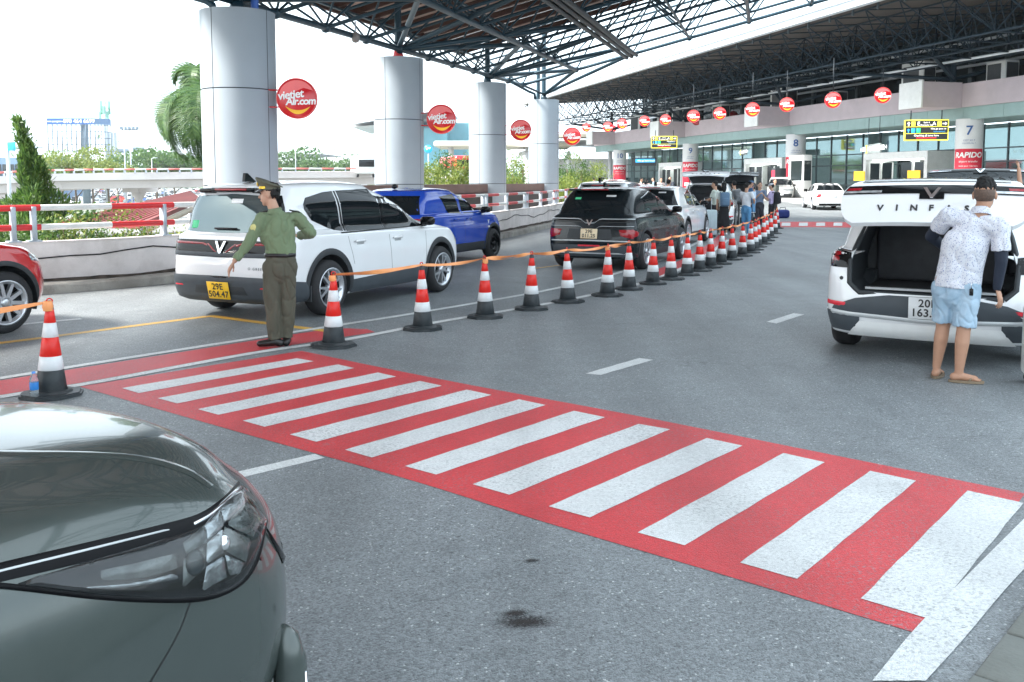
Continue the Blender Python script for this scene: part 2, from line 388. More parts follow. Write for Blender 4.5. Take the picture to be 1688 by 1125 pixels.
for px, py, sx, sy, rz in ((865, 1026, 0.17, 0.085, 0.1), (876, 925, 0.06, 0.03, 0.2), (850, 1012, 0.09, 0.05, 0.3)):
    mb = MB(); mb.add([(math.cos(i / 12 * 2 * math.pi), math.sin(i / 12 * 2 * math.pi), 0) for i in range(12)], [tuple(range(12))])
    o = mb.build('oil_stain', M_oil, road); p = g(px, py); o.location = (p.x, p.y, 0.002 + 0.001 * (px == 850)); o.scale = (sx, sy, 1); o.rotation_euler.z = rz
# paved walkway at the near right corner: slabs proud of the joints
M_slab = mat('paving_slab', (0.2, 0.215, 0.2), 0.8, var=0.15, vs=4, bump=0.3, bs=50, dirt=(0.09, 0.09, 0.085), ds=2, damt=0.6)
a = g(1600, 1125); d = (g(1688, 1010) - a).normalized(); nrm = Vector((d.y, -d.x, 0))
walk = struct(MB().box((0, 0, 0), (0.01, 0.01, 0.01)).build('walkway', M_slab)); walk.location = (a.x + nrm.x * 2, a.y + nrm.y * 2, 0.005)
sl_m = MB().bbox((0, 0, 0), (0.385, 0.385, 0.05), 0.006, seg=1).mesh('paving_slab')
for i in range(-4, 16):
    for j in range(5):
        p = a + d * (i * 0.4 + 0.2) + nrm * (j * 0.4 + 0.2)
        o = link('paving_slab', sl_m, M_slab, walk); o.location = (p.x - walk.location.x, p.y - walk.location.y, 0.004 + random.uniform(-0.002, 0.002)); o.rotation_euler.z = math.atan2(d.y, d.x)

# ------------------------------------------------------------------ parapet, kerb, rails
PR = resample(PARC, 0.5)
PT = np.gradient(PR, axis=0); PT /= np.linalg.norm(PT, axis=1)[:, None]; PN = np.stack([-PT[:, 1], PT[:, 0]], 1)   # PN: away from the road
k0, k1 = 8, len(PR) - 40
def ring_strip(prof, jitter=0.0):
    rws = []
    for k in range(k0, k1):
        z0 = rise(PR[k, 1]); rws.append([(PR[k, 0] + PN[k, 0] * o, PR[k, 1] + PN[k, 1] * o, z + z0 + random.uniform(-jitter, jitter)) for o, z in prof])
    return rws
par = thing('parapet_wall', 'low stained concrete parapet wall running along the far side of the road', 'wall')
MB().grid(ring_strip([(0.42, -0.05), (0.42, 0.74), (0.40, 0.78), (0.62, 0.78), (0.64, 0.74), (0.64, -1.2)]), False).build('wall', M_conc, par)
MB().grid(ring_strip([(0.0, -0.02), (0.0, 0.13), (0.03, 0.16), (0.26, 0.16), (0.29, 0.07), (0.43, 0.06)], 0.014), False).build('kerb', M_kerb, par)
MB().grid(ring_strip([(0.40, 0.05), (0.385, 0.12), (0.41, 0.19), (0.425, 0.2)], 0.02), False).build('broken_joint', mat('joint_brown', (0.07, 0.055, 0.045), 0.95, var=0.5, vs=6, bump=0.6, bs=20), par)  # dark brown strip along the broken gap between wall and kerb
cab = [(PR[k, 0] + PN[k, 0] * 0.40, PR[k, 1] + PN[k, 1] * 0.40, rise(PR[k, 1]) + 0.52 + 0.07 * math.sin(k * 0.55) + 0.03 * math.sin(k * 1.7)) for k in range(k0 + 6, k1 - 20)]
MB().path(cab, 0.011, 5).build('cable', M_black, par)
deck = struct(MB().grid(ring_strip([(0.64, -0.3), (0.64, -1.5), (-3, -1.5)]), False).build('deck_slab', M_conc))
# lower grout rubble
rail = thing('guard_rail', 'red and white pipe guard rail on grey posts along the parapet', 'guard rail')
PRf = resample(PARC, 0.1); Tf = np.gradient(PRf, axis=0); Tf /= np.linalg.norm(Tf, axis=1)[:, None]; Nf = np.stack([-Tf[:, 1], Tf[:, 0]], 1)
def rpt(k, z): return (PRf[k, 0] + Nf[k, 0] * 0.52, PRf[k, 1] + Nf[k, 1] * 0.52, rise(PRf[k, 1]) + z)
kk = int(np.argmin(np.hypot(PRf[:, 0] - g(88, 484).x, PRf[:, 1] - g(88, 484).y)))
for zr in (1.30, 1.0):
    for q in range(-6, 34):
        ka = kk + q * 12; kb = ka + 12
        if ka < 10 or kb > len(PRf) - 60: continue
        MB().path([rpt(t, zr) for t in (ka, ka + 4, ka + 8, kb)], 0.05 if q < 12 else 0.045, 10, cap=False).build('rail_segment', M_rwhite if q % 2 == 0 else M_rred, rail)
kp = int(np.argmin(np.hypot(PRf[:, 0] - g(42, 489).x, PRf[:, 1] - g(42, 489).y)))
for q in range(-3, 16):
    for dk in ((0, 3) if q % 2 == 0 else (0,)):
        k = kp + q * 26 + dk
        if k < 10 or k > len(PRf) - 60: continue
        p = rpt(k, 0); ang = math.atan2(Tf[k, 1], Tf[k, 0])
        mb = MB(); mb.bbox((p[0], p[1], p[2] + 1.04), (0.07, 0.12, 0.56), 0.008, ang, 1); mb.box((p[0], p[1], p[2] + 0.79), (0.18, 0.2, 0.02), ang)
        mb.build('post', M_galv, rail)

# ------------------------------------------------------------------ clad round pillars
ZL = -4.5; PIL = []
for px, w, yt in ((391, 119, 25), (656.5, 80.5, 100), (803.5, 61, 140), (896.5, 49.5, 167)):
    Y = 1.6 * FOC / w; p = at(px, yt, Y); PIL.append((p.x, Y, p.z + 0.05))
pil_lab = ['tall pale blue-grey clad pillar behind the white car, nearest of the four', 'second clad pillar, behind the blue hatchback', 'third clad pillar from the left behind the rails',
           'farthest and thinnest clad pillar with the double mast on top']
def arc_panel(r, a0, a1, z0, z1, n=14):
    return [[(r * math.cos(a0 + (a1 - a0) * i / n), r * math.sin(a0 + (a1 - a0) * i / n), z) for i in range(n + 1)] for z in (z0, z1)]
pan_cache = {}
for k, (X, Y, zt) in enumerate(PIL):
    t = thing('clad_pillar', pil_lab[k], 'pillar', (X, Y, ZL), R(-25), 'clad pillars carrying the canopy')
    MB().lathe([(0.78, 0), (0.78, zt - ZL - 0.015), (0.0, zt - ZL - 0.015)], 48, smooth=False).build('core', M_steeld, t)
    zs = [0, 1.9, 4.0, 6.12, 8.18, zt - ZL]
    for a in range(4):
        for z0, z1 in zip(zs[:-1], zs[1:]):
            MB().grid(arc_panel(0.8, R(a * 90 + 0.6), R(a * 90 + 89.4), z0 + 0.012, z1 - 0.012, 14), True).build('cladding_panel', M_alu, t)
    MB().tube((0, 0, zt - ZL - 0.05), (0, 0, zt - ZL + 0.3), 0.2, 12, 0.12).build('bearing', M_steel if k != 1 else M_rred, t)

# ------------------------------------------------------------------ canopy over the road (space frame)
def CP(a, b, h=0.0):
    return Vector((0.49 - 0.2577 * a + 0.9662 * b, 45.3 - 0.9662 * a - 0.2577 * b, 6.32 - 0.0275 * a + 0.243 * b + h))
BAY = 2.62; NI, NJ = 15, 6; TH = 1.4
can = thing('space_frame_canopy', 'large sloping canopy of dark blue tube trusses under a brown sheet roof', 'canopy')
UNIT = {n: MB().tube((0, 0, 0), (0, 0, 1), 1.0, n).mesh('tube') for n in (6, 8, 12)}
def member(name, a, b, r, m, parent, n=8):
    o = link(name, UNIT[n].copy() if m is not None and UNIT[n].materials and UNIT[n].materials[0] != m else UNIT[n], None, parent)
    a, b = Vector(a), Vector(b)
    if not o.data.materials: o.data.materials.append(m)
    o.material_slots[0].link = 'OBJECT'; o.material_slots[0].material = m
    o.location = a; o.rotation_mode = 'QUATERNION'; o.rotation_quaternion = (b - a).to_track_quat('Z', 'Y'); o.scale = (r, r, (b - a).length)
    return o
def bn(i, j): return CP(i * BAY, j * BAY)
def tn(i, j): return CP((i + 0.5) * BAY, (j - 0.5) * BAY, TH)
mem = []
for i in range(NI):
    for j in range(NJ + 1):
        if j < NJ: mem.append((bn(i, j), bn(i, j + 1), 0.055 if i else 0.075, 'cross_chord'))
        if i < NI - 1: mem.append((bn(i, j), bn(i + 1, j), {0: 0.085, 1: 0.1, 2: 0.09, 4: 0.085}.get(j, 0.055), 'long_chord'))
for i in range(NI - 1):
    for j in range(NJ + 1):
        if j < NJ: mem.append((tn(i, j), tn(i, j + 1), 0.05, 'top_chord'))
        if i < NI - 2: mem.append((tn(i, j), tn(i + 1, j), 0.05, 'top_chord'))
        for di, dj in ((0, 0), (1, 0), (0, -1), (1, -1)):
            if 0 <= j + dj <= NJ: mem.append((tn(i, j), bn(i + di, j + dj), 0.034, 'brace'))
def seen(a, b):
    best = 0
    for p in (a, b, (a + b) / 2):
        if p.y > 3:
            x = CX + FOC * p.x / p.y; y = HZ - FOC * (p.z - EYE) / p.y
            if -20 < x < 1710 and y > -25: best = max(best, (a - b).length / p.y)
    return best
mem.sort(key=lambda q: -seen(q[0], q[1]))
rest = MB()
for k, (a, b, r, nm) in enumerate(mem):
    if k < 290 and seen(a, b) > 0: member(nm, a, b, r, M_steel, can, 8)
    else: rest.tube(a, b, r, 6, cap=False)
tag(rest.build('distant_tubes', M_steel, can), kind='stuff')
# triple box beam under the third chord line, node balls on the far edge
for dx in (-0.16, 0.0, 0.16):
    a = CP(0, 2 * BAY + dx * 1.4, -0.12); b = CP(14 * BAY, 2 * BAY + dx * 1.4, -0.12); member('gutter_beam', a, b, 0.085, M_steeld, can, 8)
ball = MB(); ball.lathe([(0.0, -0.14), (0.09, -0.11), (0.14, 0), (0.09, 0.11), (0.0, 0.14)], 10); ball = ball.mesh('node')
for i in range(NI - 3):
    for j in (range(NJ) if i == 0 else (0,)):
        o = link('node', ball, M_steel, can); o.location = bn(i, j)
# purlins and corrugated sheets of the roof
a0, a1 = 4.0, 52.0; q = a0; n = 0
while q < a1:
    P = []
    w = BAY * 1.0
    for kx in range(25):
        aa = q + (w - 0.02) * kx / 24; hh = TH + 0.34 + (0.035 if kx % 4 in (1, 2) else 0)
        P.append([CP(aa, b, hh) for b in (-1.6, 3, 7, 11.5)])
    MB().grid([[tuple(c) for c in r_] for r_ in P], False, flip=True).build('roof_sheet', M_rust, can)
    if q < 46:
        for aq in (q + 0.1, q + BAY / 2):
            A, B = CP(aq, -1.6, TH + 0.2), CP(aq, 11.4, TH + 0.2); mm = frame((A + B) / 2, B - A, (0, 0, 1)).to_3x3()
            MB().box((A + B) / 2, ((B - A).length, 0.06 if aq != q + 0.1 else 0.1, 0.2), M=Matrix((mm.col[0], mm.col[2], mm.col[1])).transposed()).build('purlin', M_purl, can)
    q += BAY; n += 1
for b_, hh, sx in ((-1.62, TH + 0.2, 0.35), (0.4, TH + 0.22, 0.2), (11.5, TH + 0.2, 0.35)):
    A, B = CP(a0, b_, hh), CP(a1, b_, hh); mm = frame((A + B) / 2, B - A, (0, 0, 1)).to_3x3()
    MB().box((A + B) / 2, ((B - A).length, 0.12, sx), M=Matrix((mm.col[0], mm.col[2], mm.col[1])).transposed()).build('edge_beam', M_purl, can)
# tree struts from the pillar heads
for k, (X, Y, zt) in enumerate(PIL):
    top = Vector((X, Y, zt + 0.3)); i0 = (45.3 - Y) / 0.9662 / BAY
    for di, jj, tt in ((-2, 1, 0), (2, 1, 0), (1.3, 2, 0), (-1.4, 2, 0), (-1, 0, 0), (1, 0, 0)):
        i = int(round(i0 + di)); i = max(0, min(NI - 1, i))
        member('strut', top, bn(i, jj), 0.085 if jj else 0.06, M_steel, can, 8)
    member('mast', top, Vector((X, Y, zt + (2.6, 2.6, 2.1, 4.3)[k])), 0.11, M_steel, can, 12)
member('mast', (PIL[3][0] - 0.3, PIL[3][1], PIL[3][2]), (PIL[3][0] - 0.3, PIL[3][1], PIL[3][2] + 3.0), 0.1, M_steel, can, 12)
X, Y, zt = PIL[0]
member('downpipe', (X + 0.48, Y - 0.35, zt - 0.1), (X + 0.48, Y - 0.35, zt + 1.9), 0.085, M_steelb, can, 12)
MB().path([(X - 0.35, Y - 0.5, zt - 0.05), (X - 0.38, Y - 0.5, zt + 0.07), (X - 0.5, Y - 0.5, zt + 0.16), (X - 0.85, Y - 0.55, zt + 0.26), (X - 2.6, Y - 0.9, zt + 0.75)], 0.08, 10).build('downpipe', M_steel, can)
X, Y, zt = PIL[3]
MB().path([(X - 0.45, Y - 0.3, zt - 0.05), (X - 0.5, Y - 0.35, zt + 0.3), (X - 0.8, Y - 0.5, zt + 0.4), (CP(3, 0)[0] + .3, CP(3, 0)[1], CP(3, 0)[2] - 0.1)], 0.07, 8).build('downpipe', M_steel, can)
p = at(586, 62, 26.6); cm = thing('dome_camera', 'small grey dome camera hanging from the canopy edge', 'camera', p)
MB().lathe([(0.0, -0.16), (0.09, -0.13), (0.12, -0.04), (0.12, 0.06), (0.07, 0.12), (0.03, 0.14)], 14).build('dome', mat('cam_grey', (0.25, 0.23, 0.22), 0.3), cm)
MB().tube((0, 0, 0.12), (0, 0, 0.45), 0.02, 8).build('stem', M_galv, cm)

# ------------------------------------------------------------------ round red signs
M_sred = mat('sign_red', (0.6, 0.012, 0.02), 0.22, var=0.04, vs=3, coat=0.4)
M_sred2 = mat('sign_light_red', (0.82, 0.12, 0.12), 0.25, var=0.04, coat=0.3)
M_sdark = mat('sign_dark_red', (0.36, 0.01, 0.018), 0.3, var=0.05)
M_swhite = mat('sign_white', (0.85, 0.85, 0.85), 0.4, var=0.02)
M_syel = mat('sign_yellow', (0.9, 0.48, 0.02), 0.35, var=0.03)
def crescent(cx, cz, w, h, th, n=14):
    up = [(cx + w * (2 * i / n - 1), cz + h * ((2 * i / n - 1) ** 2) ) for i in range(n + 1)]
    lo = [(x, z - th * (1 - (2 * i / n - 1) ** 2)) for i, (x, z) in enumerate(up)]
    return up + lo[1:-1][::-1]
def disc_sign(label, loc, rz, dia=0.87, back=False, rod=0.0, bracket=False, group=None):
    t = thing('round_sign', label, 'sign', loc, rz, group); r = dia / 2
    MXZ = Matrix(((1, 0, 0), (0, 0, -1), (0, 1, 0)))      # local XY -> XZ facing -Y
    MB().lathe([(0, -0.07), (r * 0.97, -0.07), (r, -0.05), (r, 0.05), (r * 0.97, 0.07), (0, 0.07)], 40, MXZ).build('disc', M_sdark if back else M_sred, t)
    MB().lathe([(r * 0.985, 0.055), (r * 1.0, 0.085), (r * 0.965, 0.085), (r * 0.955, 0.068)], 40, MXZ).build('rim', M_sdark if back else M_sred2, t)
    f = lambda yy, x, z, rot=0: Matrix.Translation((x, yy, z)) @ Matrix.Rotation(rot, 4, 'Y') @ Matrix.Rotation(R(90), 4, 'X')
    if not back:
        sw = [(r * 0.9 * math.cos(R(q)), r * 0.9 * math.sin(R(q))) for q in range(25, 170, 12)] + [(-r * 0.93 * 0.9, r * 0.05), (-r * 0.3, r * 0.24), (r * 0.35, r * 0.52)]
        MB().prism(sw, 0.070, 0.0725, MXZ).build('lighter_swoosh', M_sred2, t)  # lighter red swoosh of the logo on the disc
        text('lettering', 'vietjet', r * 0.56, M_swhite, t, f(-0.075, -r * 0.3, r * 0.17, R(-7)), bold=0.012 * r, shear=0.12, spacing=0.92)
        text('lettering', 'Air.com', r * 0.5, M_swhite, t, f(-0.075, r * 0.2, -r * 0.15, R(-2)), bold=0.014 * r, shear=0.12, spacing=0.9)
        MB().prism(crescent(0.05 * r, -r * 0.58, r * 0.62, r * 0.2, r * 0.2), 0.07, 0.078, MXZ).build('smile', M_syel, t)
    else:
        text('lettering', 'vietjet', r * 0.5, M_sred2, t, f(-0.075, 0, r * 0.15), bold=0.01 * r)
        MB().prism(crescent(0, -r * 0.5, r * 0.5, r * 0.15, r * 0.15), 0.07, 0.078, MXZ).build('smile', M_sred2, t)
    if rod: MB().tube((0, 0, r * 0.98), (0, 0, r + rod), 0.022, 8).build('rod', M_steeld, t)
    if bracket:
        mb = MB(); mb.bbox((-r - 0.3, 0, 0), (0.06, 0.08, r * 1.3), 0.01)
        for zz in (-r * 0.42, r * 0.42): mb.tube((-r - 0.3, 0, zz), (-r * 0.85, 0, zz), 0.016, 8)
        mb.build('bracket', M_sred, t)
    return t
for k, (px, py, q, lab) in enumerate(((490, 163, 0, 'largest round red sign with white lettering and yellow smile on the nearest pillar'), (727.5, 197, 1, 'round red sign bracketed to the second pillar'),
                                      (858.5, 215, 2, 'round red sign bracketed to the third pillar'), (943, 225, 3, 'round red sign bracketed to the farthest pillar'))):
    X, Y, zt = PIL[q]; p = at(px, py, Y - 0.25)
    disc_sign(lab, p, R(4 - 3 * k), (0.87, 0.94, 0.9, 0.93)[k], bracket=True, group='round red signs on the pillars')
# ------------------------------------------------------------------ terminal building on the right
M_pink = mat('pink_concrete', (0.5, 0.43, 0.46), 0.75, var=0.05, vs=1.5, dirt=(0.4, 0.36, 0.38), ds=0.8, damt=0.4)
M_teal = mat('teal_panel', (0.26, 0.38, 0.37), 0.4, var=0.06, vs=2)
M_glass = mat('curtain_glass', (0.22, 0.32, 0.33), 0.04, metal=0.75, var=0.06, vs=0.7)
M_glassd = mat('dark_glass', (0.018, 0.027, 0.03), 0.08, var=0.1, spec=0.35)
M_mull = mat('mullion', (0.06, 0.08, 0.09), 0.4, metal=0.3, var=0.1)
M_wht = mat('white_enamel', (0.74, 0.75, 0.74), 0.4, var=0.04, vs=3, dirt=(0.5, 0.5, 0.48), ds=2, damt=0.3)
M_colw = mat('column_white', (0.66, 0.67, 0.68), 0.5, var=0.04, vs=2)
M_fascia = mat('gutter_grey', (0.62, 0.66, 0.7), 0.45, metal=0.2, var=0.05, vs=1)
M_blue = mat('number_blue', (0.03, 0.1, 0.3), 0.5, var=0)
M_ban = mat('banner_red', (0.66, 0.03, 0.06), 0.5, var=0.06, vs=2)
M_tile = mat('walk_tile', (0.34, 0.33, 0.32), 0.6, var=0.1, vs=1.5, dirt=(0.2, 0.2, 0.2), ds=1, damt=0.4)
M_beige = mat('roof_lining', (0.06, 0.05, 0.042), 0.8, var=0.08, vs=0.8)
M_lamp = mat('tube_lamp', (0.9, 0.9, 0.85), 0.4, var=0, emit=(0.9, 1.0, 0.95), estr=1.6)
M_intr = mat('lit_hall', (0.6, 0.66, 0.6), 0.6, var=0.1, vs=0.8)
M_steelt = mat('navy_steel', (0.009, 0.022, 0.034), 0.6, var=0.2, vs=2, spec=0.25)
TO = Vector((20.59, 70.0, rise(70))); TRZ = math.atan2(0.9656, -0.2602)
def tloc(u, w, z): return TO + Vector((-0.2602 * u - 0.9656 * w, 0.9656 * u - 0.2602 * w, z))
ter = thing('terminal_building', 'long airport terminal with pinkish balcony band over a teal glass front', 'building', TO, TRZ)
# heights are above the local pavement
ZB, ZM, ZT = 4.75, 5.45, 6.75
COLS = [(-17.7, '7'), (0.0, '8'), (17.7, '9'), (35.4, '10')]
edges = [-46, -35.4, -17.7, 0, 17.7, 35.4, 42]
for u0, u1 in zip(edges[:-1], edges[1:]):
    MB().box(((u0 + u1) / 2, -0.25, (ZM + ZT) / 2), (u1 - u0 - 0.02, 0.5, ZT - ZM)).build('balcony_band', M_pink, ter)
    nb = max(1, int((u1 - u0) / 2.9))
    for k in range(nb):
        a = u0 + (u1 - u0) * k / nb; b = u0 + (u1 - u0) * (k + 1) / nb
        MB().box(((a + b) / 2, -0.35, (ZB + ZM) / 2), (b - a - 0.02, 0.4, ZM - ZB - 0.004)).build('soffit_panel', M_teal, ter)
for u, _n in COLS[:3] + [(35.4, '')]:
    mb = MB(); mb.box((u + 0.9, 1.3, (ZM + ZT) / 2 + 0.02), (1.8, 2.6, ZT - ZM + 0.1)); mb.build('balcony_box', M_pink, ter)
    MB().box((u + 0.9, 2.64, (ZM + ZT) / 2 + 0.02), (1.9, 0.1, ZT - ZM + 0.16)).build('balcony_trim', M_wht, ter)
MB().box((-2, -8, ZT - 0.42), (88, 15, 0.3)).build('terrace_slab', M_pink, ter)
MB().box((-2, -2.3, ZB + 0.1), (88, 4, 0.1)).build('soffit', M_teal, ter)
# ground floor glazing: panes between mullions
GW = -4.2; du = 1.95; u = -46.0; k = 0
pane = {}
def box_mesh(d):
    if d not in pane: pane[d] = MB().box((0, 0, 0), d).mesh('pane')
    return pane[d]
DOORS = [(-12.6, -6.2), (4.2, 10.2), (-30.5, -25), (22.5, 28)]
while u < 41:
    c = u + du / 2
    indoor = any(a < c < b for a, b in DOORS)
    for z0, z1 in ((0.05, 1.05), (1.05, 2.5), (2.5, 3.3), (3.3, ZB)):
        if indoor and z1 < 3.4: continue
        o = link('pane', box_mesh((du - 0.09, 0.05, z1 - z0 - 0.08)), None, ter, (c, GW, (z0 + z1) / 2))
        if not o.data.materials: o.data.materials.append(M_glass)
    MB().box((u, GW, ZB / 2), (0.09, 0.16, ZB)).build('mullion', M_mull, ter)
    u += du; k += 1
for z in (1.05, 2.5, 3.3): MB().box((-2, GW + 0.01, z), (88, 0.12, 0.08)).build('transom', M_mull, ter)
MB().box((-2, GW - 7, 2.4), (88, 0.3, 4.8)).build('hall_wall', M_intr, ter)
for a, b in DOORS:
    c = (a + b) / 2; w = b - a
    mb = MB(); mb.box((c, GW + 1.0, 3.0), (w, 2.4, 0.45)); mb.box((a + 0.15, GW + 1.0, 1.4), (0.3, 2.4, 2.8)); mb.box((b - 0.15, GW + 1.0, 1.4), (0.3, 2.4, 2.8))
    mb.build('vestibule', M_wht, ter)
    MB().box((c, GW + 0.4, 1.39), (0.9, 0.3, 2.76)).build('vestibule_post', M_wht, ter)
    for q in (-1, 1):
        for s_ in (0.17, 0.37):
            d = MB().box((c + q * w * (s_ - 0.02), GW + 1.9, 1.3), (w * 0.17, 0.05, 2.5)).build('door', M_glassd, ter)
            MB().box((c + q * w * (s_ - 0.02) - w * 0.085, GW + 1.94, 1.3), (0.07, 0.06, 2.5)).build('door_frame', M_wht, d)
    for q in range(3):
        MB().box((a + w * (q + 0.5) / 3, GW + 1.2, 2.74), (w * 0.22, 0.9, 0.05)).build('door_lamp', M_lamp, ter)
# raised pavement in front
MB().box((-2, -1.4, 0.02), (90, 9.2, 0.3)).build('pavement', M_tile, ter)
# upper storey set back
ub = MB(); 
for k in range(30):
    c = -45 + k * 3.0
    o = link('upper_pane', box_mesh((2.8, 0.06, 4.6)), None, ter, (c, -7.0, ZT + 2.2))
    if not o.data.materials: o.data.materials.append(M_glassd)
    MB().box((c + 1.5, -6.9, ZT + 2.2), (0.35 if k % 2 else 0.16, 0.4, 4.7)).build('upper_mullion', M_mull, ter)
for z in (1.9, 3.4): MB().tube((-46, -5.8, ZT + z), (42, -5.8, ZT + z), 0.09, 8).build('pipe', M_fascia, ter)
MB().tube((-46, 1.0, ZT + 1.15), (42, 1.0, ZT + 1.15), 0.07, 8).build('pipe', M_fascia, ter)
# roof: sloped sheet with white gutter edge
RE, RZ = 9.0, 9.75
def rz_(w): return RZ + 0.25 + (RE - w) * 0.07
nu = 30
for k in range(nu):
    a = -50 + 92.0 * k / nu; b = -50 + 92.0 * (k + 1) / nu
    MB().add([(a, RE, rz_(RE)), (b - 0.03, RE, rz_(RE)), (b - 0.03, -18, rz_(-18)), (a, -18, rz_(-18)), (a, RE, rz_(RE) + .12), (b - 0.03, RE, rz_(RE) + .12), (b - 0.03, -18, rz_(-18) + .12), (a, -18, rz_(-18) + .12)],
             [(0, 1, 2, 3), (7, 6, 5, 4), (0, 4, 5, 1), (1, 5, 6, 2), (2, 6, 7, 3), (3, 7, 4, 0)]).build('roof_sheet', M_beige, ter)
mb = MB(); mb.box((-4, RE + 0.1, RZ + 0.45), (92, 0.2, 0.5)); mb.box((-4, RE + 0.26, RZ + 0.68), (92, 0.14, 0.12)); mb.box((-4, RE + 0.26, RZ + 0.28), (92, 0.12, 0.1))
mb.build('gutter', M_fascia, ter)
MB().box((-4, RE - 6, RZ + 1.35), (92, 0.2, 0.5)).build('roof_upstand', M_wht, ter)
for q in range(-48, 42, 2): MB().box((q, RE - 0.25, RZ + 0.12), (0.08, 0.1, 0.35)).build('hanger', M_mull, ter) if q > -28 else None
# roof truss: pyramids between the edge chord and the hanging chord
tm = []
up = [8.6, 5.4, 2.2, -1.0, -4.2]; lo = [6.6, 3.4, 0.4, -2.8]
ZLO = 7.9
PB = 2.6
for k in range(-18, 16):
    ua = k * PB; ub_ = ua + PB; um = ua + PB / 2
    for q, w in enumerate(up):
        zt = rz_(w) - 0.15
        tm.append(((ua, w, zt), (ub_, w, zt), 0.05, 'top_chord'))
        if q < len(up) - 1:
            w2 = up[q + 1]; tm.append(((ua, w, zt), (ua, w2, rz_(w2) - 0.15), 0.04, 'top_chord'))
            zl = ZLO + (0.0 if q < 3 else 0.5); l = lo[q]
            tm.append(((um, l, zl), (um + PB, l, zl), 0.06, 'bottom_chord'))
            for uu in (ua, ub_):
                tm.append(((um, l, zl), (uu, w, zt), 0.035, 'brace')); tm.append(((um, l, zl), (uu, w2, rz_(w2) - 0.15), 0.035, 'brace'))
            if q < 2: tm.append(((um, l, zl), (um, lo[q + 1], ZLO), 0.045, 'bottom_chord'))
def tseen(q):
    a, b = tloc(*q[0]), tloc(*q[1]); p = (a + b) / 2
    if p.y < 5: return 0
    x = CX + FOC * p.x / p.y; y = HZ - FOC * (p.z - EYE) / p.y
    return (a - b).length / p.y if (-10 < x < 1700 and y > -20 and q[0][1] > 0) else 0
tm.sort(key=lambda q: -tseen(q))
rest = MB()
for k, (a, b, r, nm) in enumerate(tm):
    if k < 290: member(nm, a, b, r, M_steelt, ter, 6)
    else: rest.tube(a, b, r, 5, cap=False)
tag(rest.build('distant_tubes', M_steelt, ter), kind='stuff')
for u in (-35.4, -17.7, 0, 17.7, 35.4):
    base = (u + 0.5, 0.2, ZT)
    member('roof_column', base, (u + 0.5, 0.2, ZT + 2.2), 0.16, M_steelt, ter, 12)
    for du_, w in ((-3.9, 3.4), (3.9, 3.4), (-3.9, -2.8), (3.9, -2.8), (-1.3, 0.4)):
        member('roof_strut', (u + 0.5, 0.2, ZT + 0.3), (round((u + du_) / PB) * PB + PB / 2, w, ZLO), 0.11, M_steelt, ter, 8)
# terrace lamps and air-conditioning units
M_acd = mat('ac_grille', (0.05, 0.055, 0.06), 0.5, var=0.2, vs=12)
def ac_unit(u, w, sx, sz, lab):
    t = thing('air_conditioning_unit', lab, 'air conditioner', tloc(u, w, ZT - 0.27), TRZ, 'air-conditioning units on the terrace')
    MB().bbox((0, 0, sz / 2 + 0.15), (sx, 0.9, sz), 0.03).build('cabinet', M_wht, t)
    MB().box((-sx / 2 - 0.004, 0, sz / 2 + 0.15), (0.02, 0.75, sz * 0.8)).build('grille', M_acd, t)
    MB().box((0.1, 0.46, sz / 2 + 0.15), (sx * 0.7, 0.02, sz * 0.75)).build('fan_grille', M_acd, t)
    for q in (-1, 1): MB().box((q * sx * 0.35, 0, 0.08), (0.1, 0.8, 0.16)).build('foot', M_wht, t)
for u, w, sx, sz, lab in ((-12.9, -0.9, 2.0, 1.9, 'large white air-conditioning cabinet on the terrace right of the tallest red discs'), (-19.3, -1.2, 1.4, 1.2, 'small air conditioner on the terrace above column 7'),
                          (-23.0, -1.2, 1.6, 1.6, 'air-conditioning cabinet on the terrace at the right picture edge'), (-4.0, -1.4, 0.9, 1.0, 'small white air conditioner on the terrace between two discs'),
                          (2.5, -1.0, 2.4, 1.8, 'wide air-conditioning cabinet on the terrace above column 8'), (13, -1.2, 1.6, 1.4, 'air conditioner on the terrace halfway between columns 8 and 9'),
                          (20.5, -1.0, 2.6, 1.8, 'air-conditioning cabinet on the terrace above column 9'), (24.4, -1.2, 2.4, 1.7, 'air-conditioning cabinet on the terrace just left of column 9'),
                          (31.5, -1.2, 2.6, 1.8, 'leftmost air-conditioning cabinet on the terrace')):
    ac_unit(u, w, sx, sz, lab)
